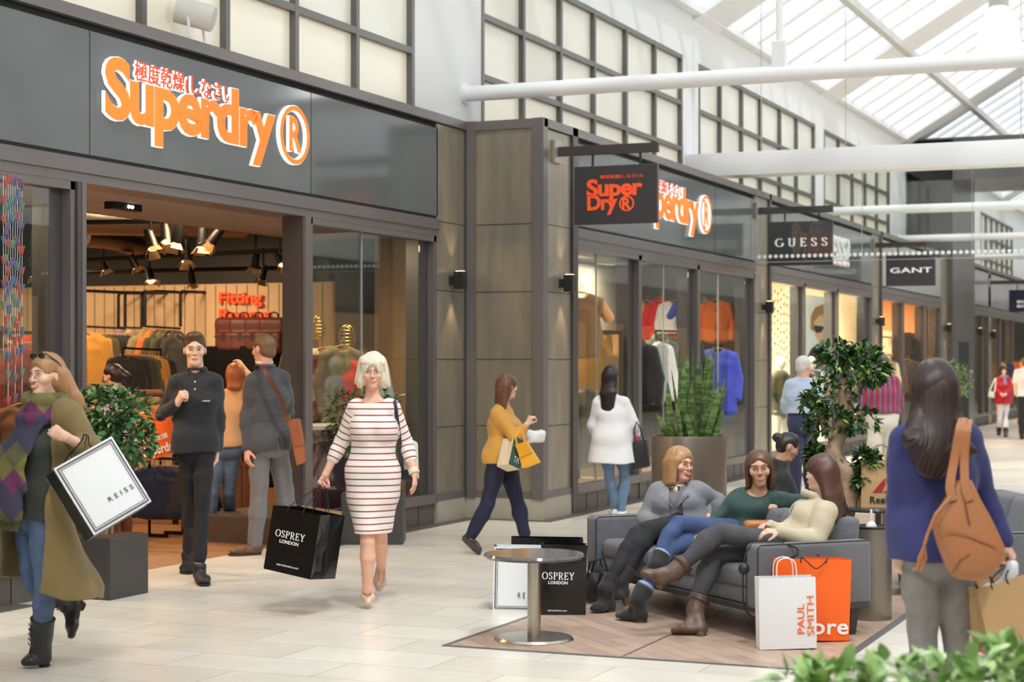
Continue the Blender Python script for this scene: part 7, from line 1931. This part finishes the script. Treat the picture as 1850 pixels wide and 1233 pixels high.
MB().strap([q(1722,905,-.055),q(1716,880,-.045),q(1724,830,-.02),q(1733,780,-.02),q(1738,762,.02),q(1740,757,.12),q(1738,775,.24)], .035, .006, RGT).build('strap', M_tanl, th)
MB().strap([q(1752,905,-.055),q(1744,880,-.045),q(1742,830,-.02),q(1746,780,-.02),q(1748,765,.02),q(1749,760,.12),q(1746,775,.24)], .035, .006, RGT).build('strap', M_tanl, th)
MB().tube([q(1738,870),q(1712,905,-.06),q(1690,930,-.07),q(1676,965,-.07),q(1670,985,-.07)], .007, 8).build('drawstring', M_tanl, th)
b = MB(); g_ = random.Random(2)
for i in range(16): b.tube([q(1670,985,-.07), q(1664+g_.uniform(-6,10),1010,-.07+g_.uniform(-.01,.01)), q(1656+g_.uniform(-8,14),1032,-.07+g_.uniform(-.012,.012))], .004, 5)
b.build('tassel', M_tanl, th)
# handbag of the distant woman
th = thing('handbag', 'white handbag of the distant woman in the red cardigan', 'handbag', at(1791,716,40.3)); q = lambda px, py, dd=0: at(px,py,40.3+dd)-th.location
MB().hexa([q(1785,718),q(1797,720),q(1797,720,.1),q(1785,718,.1),q(1786,707),q(1797,708),q(1797,708,.1),q(1786,707,.1)]).build('body', leather('bag_white',(232,228,216)), th, bevel=.02)
MB().strap([q(1787,708),q(1793,695),q(1799,684,.05),q(1797,708)], .03, .01, RGT).build('strap', leather('bag_white',(232,228,216)), th)
# black bags by the sofa: soft bag under the seated women, bag on the arm
th = thing('handbag', 'soft black leather bag with tassels on the floor at the far end of the sofa', 'handbag', onfloor(1080,1092)); v = Vol((-.2,-.2,0),(.2,.2,.3),.009)
v.ell((0,0,.10),(.13,.10,.10)); v.cut((0,0,.004),(0,0,-1)); v.wrinkle(.012,30,8); vol_obj('body', v, leather('bag_black',(36,35,38)), th)
for a in (-.04,.04): MB().tube([(-.07,a,.16),(-.04,a,.29),(.03,a,.31),(.07,a,.17)], .008, 8).build('handle', leather('bag_black',(36,35,38)), th, smooth=True)
b = MB()
for i in range(10): b.tube([(.03,-.06,.28),(.05+.005*i,-.09,.22),(.03+.008*i,-.10,.14)], .004, 5)
b.build('tassel', leather('bag_black',(36,35,38)), th)
th = thing('handbag', 'small black handbag with a trailing strap on the near sofa arm', 'handbag', at(1372,988,10.65)); q = lambda px, py, dd=0: at(px,py,10.65+dd)-th.location
MB().hexa([q(1352,1000),q(1420,996),q(1424,994,.12),q(1356,998,.12),q(1356,982),q(1416,980),q(1420,979,.12),q(1360,980,.12)]).build('body', leather('bag_black',(36,35,38)), th, bevel=.015, seg=3, smooth=True)
MB().tube(smooth_pts([q(1356,985),q(1345,1010,-.08),q(1342,1060,-.10),q(1346,1100,-.10),q(1360,1115,-.09),q(1370,1117,-.06)]), .005, 6).tube(smooth_pts([q(1416,985),q(1438,990,-.02),q(1440,1003,-.04),q(1425,1010,-.04)]), .005, 6).build('strap', M_cord, th)
MB().sphere(q(1344,1028,-.09), .035, 12, 8).build('purse', leather('bag_black',(36,35,38)), th, smooth=True)
th = thing('handbag', 'tan handbag beside the hip of the woman in the green top', 'handbag', at(1368,948,11.7)); q = lambda px, py, dd=0: at(px,py,11.55+dd)-th.location
v = Vol((-.2,-.2,-.12),(.2,.2,.12),.009); v.box(q(1368,950),(.09,.05,.035),[RGT,FWD,UP],.03,.01); vol_obj('body', v, leather('bag_cognac',(176,112,60)), th)
# ---- round granite table
c = onfloor(965,1157); th = thing('round_table', 'round granite topped coffee table on a brushed steel column', 'table', (c.x,c.y,0)); zt = .516
MB().lathe([(.02,zt-.028),(.288,zt-.028),(.300,zt-.014),(.292,zt),(.02,zt)], n=64).build('tabletop', mat('granite_grey',(92,92,92),.12,spec=.6,var=.5,vscale=160,detail=8), th, smooth=True)
MB().cyl((0,0,.02),(0,0,zt-.028),.040,28).build('column', M_chrome, th, smooth=True)
MB().lathe([(.02,0),(.232,0),(.236,.008),(.225,.022),(.05,.026),(.02,.026)], n=56).build('base', M_chrome, th, smooth=True)
# ---- cylindrical metal bin behind the sofa and small white ornament
c = onfloor(1572,1118); c = at(1574,955,11.55); th = thing('cylinder_planter', 'bronze cylinder planter behind the near end of the sofa', 'planter', (c.x,c.y,0))
M_cyl = mat('planter_bronze', (138,130,118), .35, metal=.6, var=.06, vscale=4)
MB().lathe([(.02,0),(.128,0),(.130,.01),(.130,.60),(.118,.60),(.118,.45),(.02,.45)], n=44).build('body', M_cyl, th, smooth=True)
MB().lathe([(.131,.585),(.133,.600),(.116,.602)], n=44, cap=False).build('rim', mat('rim_black',(40,38,36),.4), th, smooth=True)
MB().lathe([(.005,.45),(.03,.46),(.035,.60),(.028,.615),(.012,.63),(.008,.70),(.004,.705)], n=20).build('white_bottle', mat('bottle_white',(238,238,236),.3), th, smooth=True)

# ---- plants
def leaf_cloud(cs, n, ln, wd, seed, droop=.2, cluster=None):
    """many small folded leaves scattered over ellipsoids CS = (centre, radii)"""
    g = np.random.default_rng(seed); V, F, T = [], [], []
    k = 0
    for i in range(n):
        c, r = cs[g.integers(len(cs))]
        u = g.normal(size=3); u /= np.linalg.norm(u); rad = g.uniform(.55,1.05)**.6
        p = np.array(c)+u*np.array(r)*rad
        for j in range(cluster or 1):
            d = u*.8+g.normal(size=3)*.6; d[2] += .15-droop*g.random(); d /= np.linalg.norm(d)
            s = np.cross(d, [0,0,1]+g.normal(size=3)*.35); s /= np.linalg.norm(s); nn = np.cross(s, d); L = ln*g.uniform(.65,1.25); W = wd*g.uniform(.7,1.2)
            V += [p, p+d*L*.35+s*W*.5+nn*W*.12, p+d*L*.35, p+d*L*.35-s*W*.5+nn*W*.12, p+d*L*.72+s*W*.36-nn*L*.05, p+d*L*.72-nn*L*.06, p+d*L*.72-s*W*.36-nn*L*.05, p+d*L-nn*L*.16]
            F += [[k,k+2,k+1,k+1],[k,k+3,k+2,k+2],[k+1,k+2,k+5,k+4],[k+2,k+3,k+6,k+5],[k+4,k+5,k+7,k+7],[k+5,k+6,k+7,k+7]]
            t = g.uniform(0,1); T += [t]*8; k += 8
    V = np.array(V, np.float32); T = np.array(T)
    me = bpy.data.meshes.new('leaves'); me.from_pydata(V.tolist(), [], [list(dict.fromkeys(f)) for f in F])
    for p in me.polygons: p.use_smooth = True
    return me, T
def leaves(name, th, cs, n, ln, wd, seed, c1, c2, c3=None, cluster=None, droop=.2):
    me, T = leaf_cloud(cs, n, ln, wd, seed, droop, cluster); a = np.array(srgb(c1)); b = np.array(srgb(c2))
    col = a*(1-T[:,None])+b*T[:,None]
    if c3: col = np.where((T > .88)[:,None], np.array(srgb(c3)), col)
    at_ = me.color_attributes.new('tint','FLOAT_COLOR','POINT'); at_.data.foreach_set('color', np.concatenate([col, np.ones((len(col),1))],1).astype(np.float32).ravel())
    return link(name, me, mat('leaf_gloss', (60,90,50), .32, spec=.5, vcol=True), th)
def pot(label, c, w, d_, h, rz, name='potted_shrub'):
    th = thing(name, label, 'plant', (c.x,c.y,0), rz)
    b = MB(); b.box((-w/2,-d_/2,0),(w/2,d_/2,h)); 
    b.build('planter', mat('planter_charcoal', (66,63,60), .5), th, bevel=.004)
    MB().box((-w/2+.02,-d_/2+.02,h),(w/2-.02,d_/2-.02,h+.004)).build('soil', mat('bark_chips',(86,58,44),.9,bump=1,bscale=60), th)
    return th
c = onfloor(199,1086); a_ = YAW*0
cc_ = c+Vector((-.22,.235,0)); cc_ = Vector((c.x-.0, c.y, 0))+Vector((-.21,.23,0))
th = pot('leafy green shrub in a charcoal cube planter left of the doorway', cc_, .42, .46, .43, 0)
L_ = lambda px, py, dd=0: (at(px,py,12.62+dd)-Vector((cc_.x,cc_.y,0)))
leaves('foliage', th, [(L_(215,755),(.24,.24,.19)),(L_(190,738),(.17,.17,.15)),(L_(240,795),(.15,.16,.16)),(L_(175,790),(.14,.16,.14))], 1500, .066, .034, 3, (44,84,48), (96,136,80), (128,164,98))
st_ = MB(); g_ = random.Random(5)
for i in range(7): st_.tube([(g_.uniform(-.04,.04),g_.uniform(-.04,.04),.43), Vector(L_(206+g_.uniform(-6,6),860)), Vector(L_(212+g_.uniform(-30,30),770+g_.uniform(-20,30)))], [.012,.010,.004], 6)
st_.build('stem', mat('stem_pale',(170,156,128),.7), th)
c = onfloor(728,978); cc_ = Vector((c.x-.24,c.y+.0,0))+Vector((0,-.05,0)); cc_ = onfloor(672,985)+FWD*.22
th = pot('shrub with red berries in a charcoal planter behind the striped dress', cc_, .56, .44, .46, YAW)
L_ = lambda px, py, dd=0: (Matrix.Rotation(-YAW,3,'Z')@(at(px,py,16.7+dd)-Vector((cc_.x,cc_.y,0))))
leaves('foliage', th, [(L_(672,735),(.28,.2,.17)),(L_(620,745),(.14,.14,.2)),(L_(690,790),(.2,.16,.2)),(L_(640,790),(.2,.16,.18))], 800, .075, .033, 4, (46,84,48), (98,134,78))
b = MB(); g_ = random.Random(8)
for i in range(26): b.sphere(Vector(L_(625+g_.uniform(-22,20),745+g_.uniform(-40,40),g_.uniform(-.2,.1))), .012, 8, 6)
b.build('berries', mat('berry_red',(200,50,44),.35), th, smooth=True)
MB().tube([(0,0,.46), Vector(L_(672,800))], [.02,.014], 8).build('stem', mat('bark_grey',(140,122,100),.8), th)
# snake plant
c = at(1245,787,15.5); th = thing('snake_plant', 'tall snake plant with banded sword leaves in a round bronze planter behind the sofa', 'plant', (c.x,c.y,0)); zt = c.z
MB().lathe([(.02,0),(.315,0),(.322,.01),(.325,zt-.008),(.322,zt),(.295,zt),(.295,zt-.10),(.02,zt-.10)], n=56).build('planter', mat('planter_taupe', (128,116,106), .34, metal=.45), th, smooth=True)
M_sn = mat('snake_leaf', (104,136,66), .4, spec=.4)
nt = M_sn.node_tree; b_ = nt.nodes['Principled BSDF']; tc_ = nt.nodes.new('ShaderNodeTexCoord'); mp_ = nt.nodes.new('ShaderNodeMapping'); mp_.inputs['Scale'].default_value = (6,6,34)
n_ = nt.nodes.new('ShaderNodeTexNoise'); n_.inputs['Scale'].default_value = 1; n_.inputs['Detail'].default_value = 3; r_ = nt.nodes.new('ShaderNodeValToRGB')
r_.color_ramp.elements[0].position = .42; r_.color_ramp.elements[0].color = srgb((80,110,58))+(1,); r_.color_ramp.elements[1].position = .60; r_.color_ramp.elements[1].color = srgb((132,160,96))+(1,)
nt.links.new(tc_.outputs['Object'], mp_.inputs[0]); nt.links.new(mp_.outputs[0], n_.inputs[0]); nt.links.new(n_.outputs[0], r_.inputs[0]); nt.links.new(r_.outputs[0], b_.inputs['Base Color'])
g_ = random.Random(12)
tips = [(1192,772),(1200,735),(1206,690),(1213,668),(1222,640),(1228,622),(1236,660),(1243,640),(1251,622),(1259,648),(1268,655),(1278,640),(1284,632),(1291,620),(1298,690),(1303,700),(1310,684),(1316,690),(1307,740),(1185,745),(1250,690),(1232,700),(1270,700),(1218,720),(1288,720),(1240,745),(1262,740),(1205,755),(1298,755),(1225,770)]
for i, (px, py) in enumerate(tips):
    ang = g_.uniform(0,2*PI); tip = at(px,py,15.5+g_.uniform(-.22,.22))-Vector((c.x,c.y,0))
    bs = Vector((tip.x*.55+g_.uniform(-.07,.07), tip.y*.55+g_.uniform(-.07,.07), zt-.10)); 
    if math.hypot(bs.x,bs.y) > .24: bs.x *= .24/math.hypot(bs.x,bs.y); bs.y *= .24/math.hypot(bs.x,bs.y)
    ax = Vector((math.cos(ang),math.sin(ang),0)); w = g_.uniform(.030,.042); R = []
    for t_, q_ in ((0,.6),(.25,.95),(.5,1),(.75,.8),(.92,.42),(1,.05)):
        p = bs.lerp(tip, t_)+Vector((tip.x-bs.x,tip.y-bs.y,0))*(.10*t_*(t_-1)); nn = ax.cross(UP); tw = .5*t_
        a2_ = (ax*math.cos(tw)+nn*math.sin(tw)); n2 = a2_.cross(UP)
        R.append([p+a2_*w*q_, p+n2*w*.16*q_+a2_*0, p-a2_*w*q_, p+n2*w*.34*q_])
    MB().rings(R).build('leaf', M_sn, th, smooth=True, angle=60)
# bonsai ficus
c = at(1505,900,12.9); th = thing('ficus_tree', 'ficus tree with a twisting trunk and rounded leaf pads behind the sofa', 'plant', (c.x,c.y,0)); dT = 12.9
T_ = lambda px, py, dd=0: at(px,py,dT+dd)-Vector((c.x,c.y,0))
MB().lathe([(.02,0),(.22,0),(.26,.42),(.25,.45),(.22,.45),(.22,.40),(.02,.40)], n=40).build('planter', M_cyl, th, smooth=True)
M_bark = mat('ficus_bark', (172,146,118), .8, var=.15, vscale=14, bump=.5, bscale=24)
v = Vol(T_(1440,1060,-.3), T_(1600,680,.3), .012) if False else None
lo = [min(T_(1440,1080,-.3)[i],T_(1600,640,.4)[i],T_(1600,1080,-.3)[i],T_(1440,640,.4)[i]) for i in range(3)]; hi = [max(T_(1440,1080,-.3)[i],T_(1600,640,.4)[i],T_(1600,1080,-.3)[i],T_(1440,640,.4)[i]) for i in range(3)]
v = Vol(lo, hi, .011)
v.chain([T_(1508,1010),T_(1520,940),T_(1534,890),T_(1528,856),T_(1512,842),T_(1505,820),T_(1514,790),T_(1524,750),T_(1525,715),T_(1522,690)], [.085,.08,.075,.072,.062,.055,.050,.045,.040,.030], .03)
v.chain([T_(1512,800),T_(1490,770,.05),T_(1478,735,.05)], [.035,.026,.016], .02); v.chain([T_(1516,780),T_(1548,755,-.04),T_(1560,742,-.05)], [.03,.022,.014], .02); v.chain([T_(1530,870),T_(1560,850,-.02),T_(1572,830,-.04)], [.02,.012,.008], .015); v.chain([T_(1510,845),T_(1480,835,.05)], [.02,.01], .015)
v.wrinkle(.006,26,4); vol_obj('trunk', v, M_bark, th)
leaves('foliage', th, [(T_(1536,668),(.25,.24,.13)),(T_(1514,640),(.13,.16,.09)),(T_(1552,645),(.13,.16,.09)),(T_(1575,668),(.11,.14,.09)),(T_(1493,714,.05),(.17,.18,.11)),(T_(1472,735,.05),(.08,.1,.09)),(T_(1500,765,.0),(.17,.16,.09)),(T_(1552,762,-.04),(.13,.14,.08)),
   (T_(1566,832,-.04),(.08,.08,.07)),(T_(1500,836,.06),(.10,.08,.045)),(T_(1553,868,-.05),(.04,.05,.06)),(T_(1470,822,.08),(.05,.06,.05))], 620, .072, .032, 6, (34,66,36), (74,112,56), (140,170,70), cluster=4)
# far potted bay and foreground leaves
c = at(1730,712,30); th = pot('small bay tree in a dark planter beside the portal column', c, .4, .4, .5, 0, 'potted_tree')
leaves('foliage', th, [(at(1732,690,30)-Vector((c.x,c.y,0)),(.22,.22,.27)),(at(1722,672,30)-Vector((c.x,c.y,0)),(.15,.15,.15))], 420, .09, .04, 7, (70,96,58), (130,152,96))
MB().tube([(0,0,.5), at(1731,700,30)-Vector((c.x,c.y,0))], [.025,.02], 8).build('trunk', M_bark, th)
c = at(1665,1300,5.2); th = thing('foreground_shrub', 'out of focus bright green shrub along the bottom right edge, nearest the camera', 'plant', (c.x,c.y,0)); G_ = lambda px, py, dd=0: at(px,py,5.2+dd)-Vector((c.x,c.y,0))
zt = at(0,1290,5.2).z
MB().box((-.75,-.2,0),(.75,.2,zt-.10)).build('planter', mat('planter_charcoal', (66,63,60), .5), th).rotation_euler = (0,0,YAW)
leaves('foliage', th, [(G_(1450,1248),(.10,.15,.045)),(G_(1530,1240),(.12,.15,.05)),(G_(1630,1232),(.13,.15,.06)),(G_(1720,1242),(.13,.15,.05)),(G_(1800,1222),(.11,.15,.075)),(G_(1845,1205),(.05,.12,.07))], 520, .085, .042, 9, (96,140,64), (176,206,128), (198,220,160), droop=.1)
st_ = MB(); g_ = random.Random(5)
for i in range(16): x_ = 1430+27*i; st_.tube([Vector(G_(x_+g_.uniform(-10,10),1330)), Vector(G_(x_,1275)), Vector(G_(x_+g_.uniform(-14,14),1222+g_.uniform(-10,20)))], [.006,.005,.002], 5)
st_.build('stem', mat('stem_green',(120,140,80),.6), th)
# ------------------------------------------------------------------ light and camera
w = bpy.data.worlds.new('sky'); scn.world = w; w.use_nodes = True
nt = w.node_tree; bg = nt.nodes['Background']
bg.inputs[0].default_value = (.93,.965,1.0,1); bg.inputs[1].default_value = 1.35
WARM = (255,216,172)
for i, (x, y) in enumerate(((-2.2,9.5),(-2.2,12.5),(-2.2,15.5),(-5.2,10.5),(-5.2,13.5),(-5.2,16.5),(-8,18.5),(-5.2,19.0))):
    area('shop_lamp', (x,y,3.3), .5, 55, WARM, (x-.3,y+.5,0))
for x in (-4.6,-5.6,-6.8,-8.0): spot('wall_wash', (x,18.6,3.2), (x,20.9,1.7), 35, WARM, 75)
for y in (19.3, 21.5, 23.5): area('window_lamp', (-.4,y,3.0), .6, 85, (255,232,205), (-.5,y,0))
for y in (27.0, 29.2, 31.3): area('bright_shop_lamp', (-.2,y,3.2), 1.0, 300, (255,238,214), (-.6,y,0))
for y in (35.5, 38.0, 40.0): area('warm_shop_lamp', (-.6,y,3.2), 1.0, 230, (255,206,150), (-1.0,y,0))
for y in (47, 50, 54, 58): area('far_shop_lamp', (-.4,y,3.2), 1.0, 110, (255,210,150), (-.8,y,0))
area('left_window_lamp', (-.9,10.2,2.85), .5, 55, (255,214,164), (-.6,10.6,0)); area('right_window_fill', (-.55,15.6,2.85), .4, 26, (255,222,180), (-.5,15.9,0))  # right one is a fill, added to brighten jackets behind the glass
spot('partition_wash', (-.35,16.6,2.9), (-.3,17.15,.6), 22, (255,190,130), 60)
sun = bpy.data.lights.new('sun', 'SUN'); sun.energy = 1.6; sun.angle = math.radians(6); sun.color = (1,.99,.97)
so = bpy.data.objects.new('sun', sun); COL.objects.link(so); so.rotation_euler = Vector((-.45,.55,-1)).to_track_quat('-Z','Y').to_euler()
cam = bpy.data.cameras.new('camera'); cam.sensor_width = 36; cam.lens = FOC/1850*36; cam.shift_y = (HY-616.5)/1850
cam.dof.use_dof = True; cam.dof.focus_distance = 12.0; cam.dof.aperture_fstop = 2.9
cam.clip_start = .1; cam.clip_end = 300
co_ = bpy.data.objects.new('camera', cam); COL.objects.link(co_); co_.location = (CX,CY,CZ); co_.rotation_euler = (PI/2,0,YAW)
scn.camera = co_
vs = scn.view_settings; vs.view_transform = 'Standard'; vs.look = 'None'; vs.gamma = 1; vs.use_curve_mapping = False; vs.exposure = 0.24
try: scn.cycles.use_denoising = True
except Exception: pass
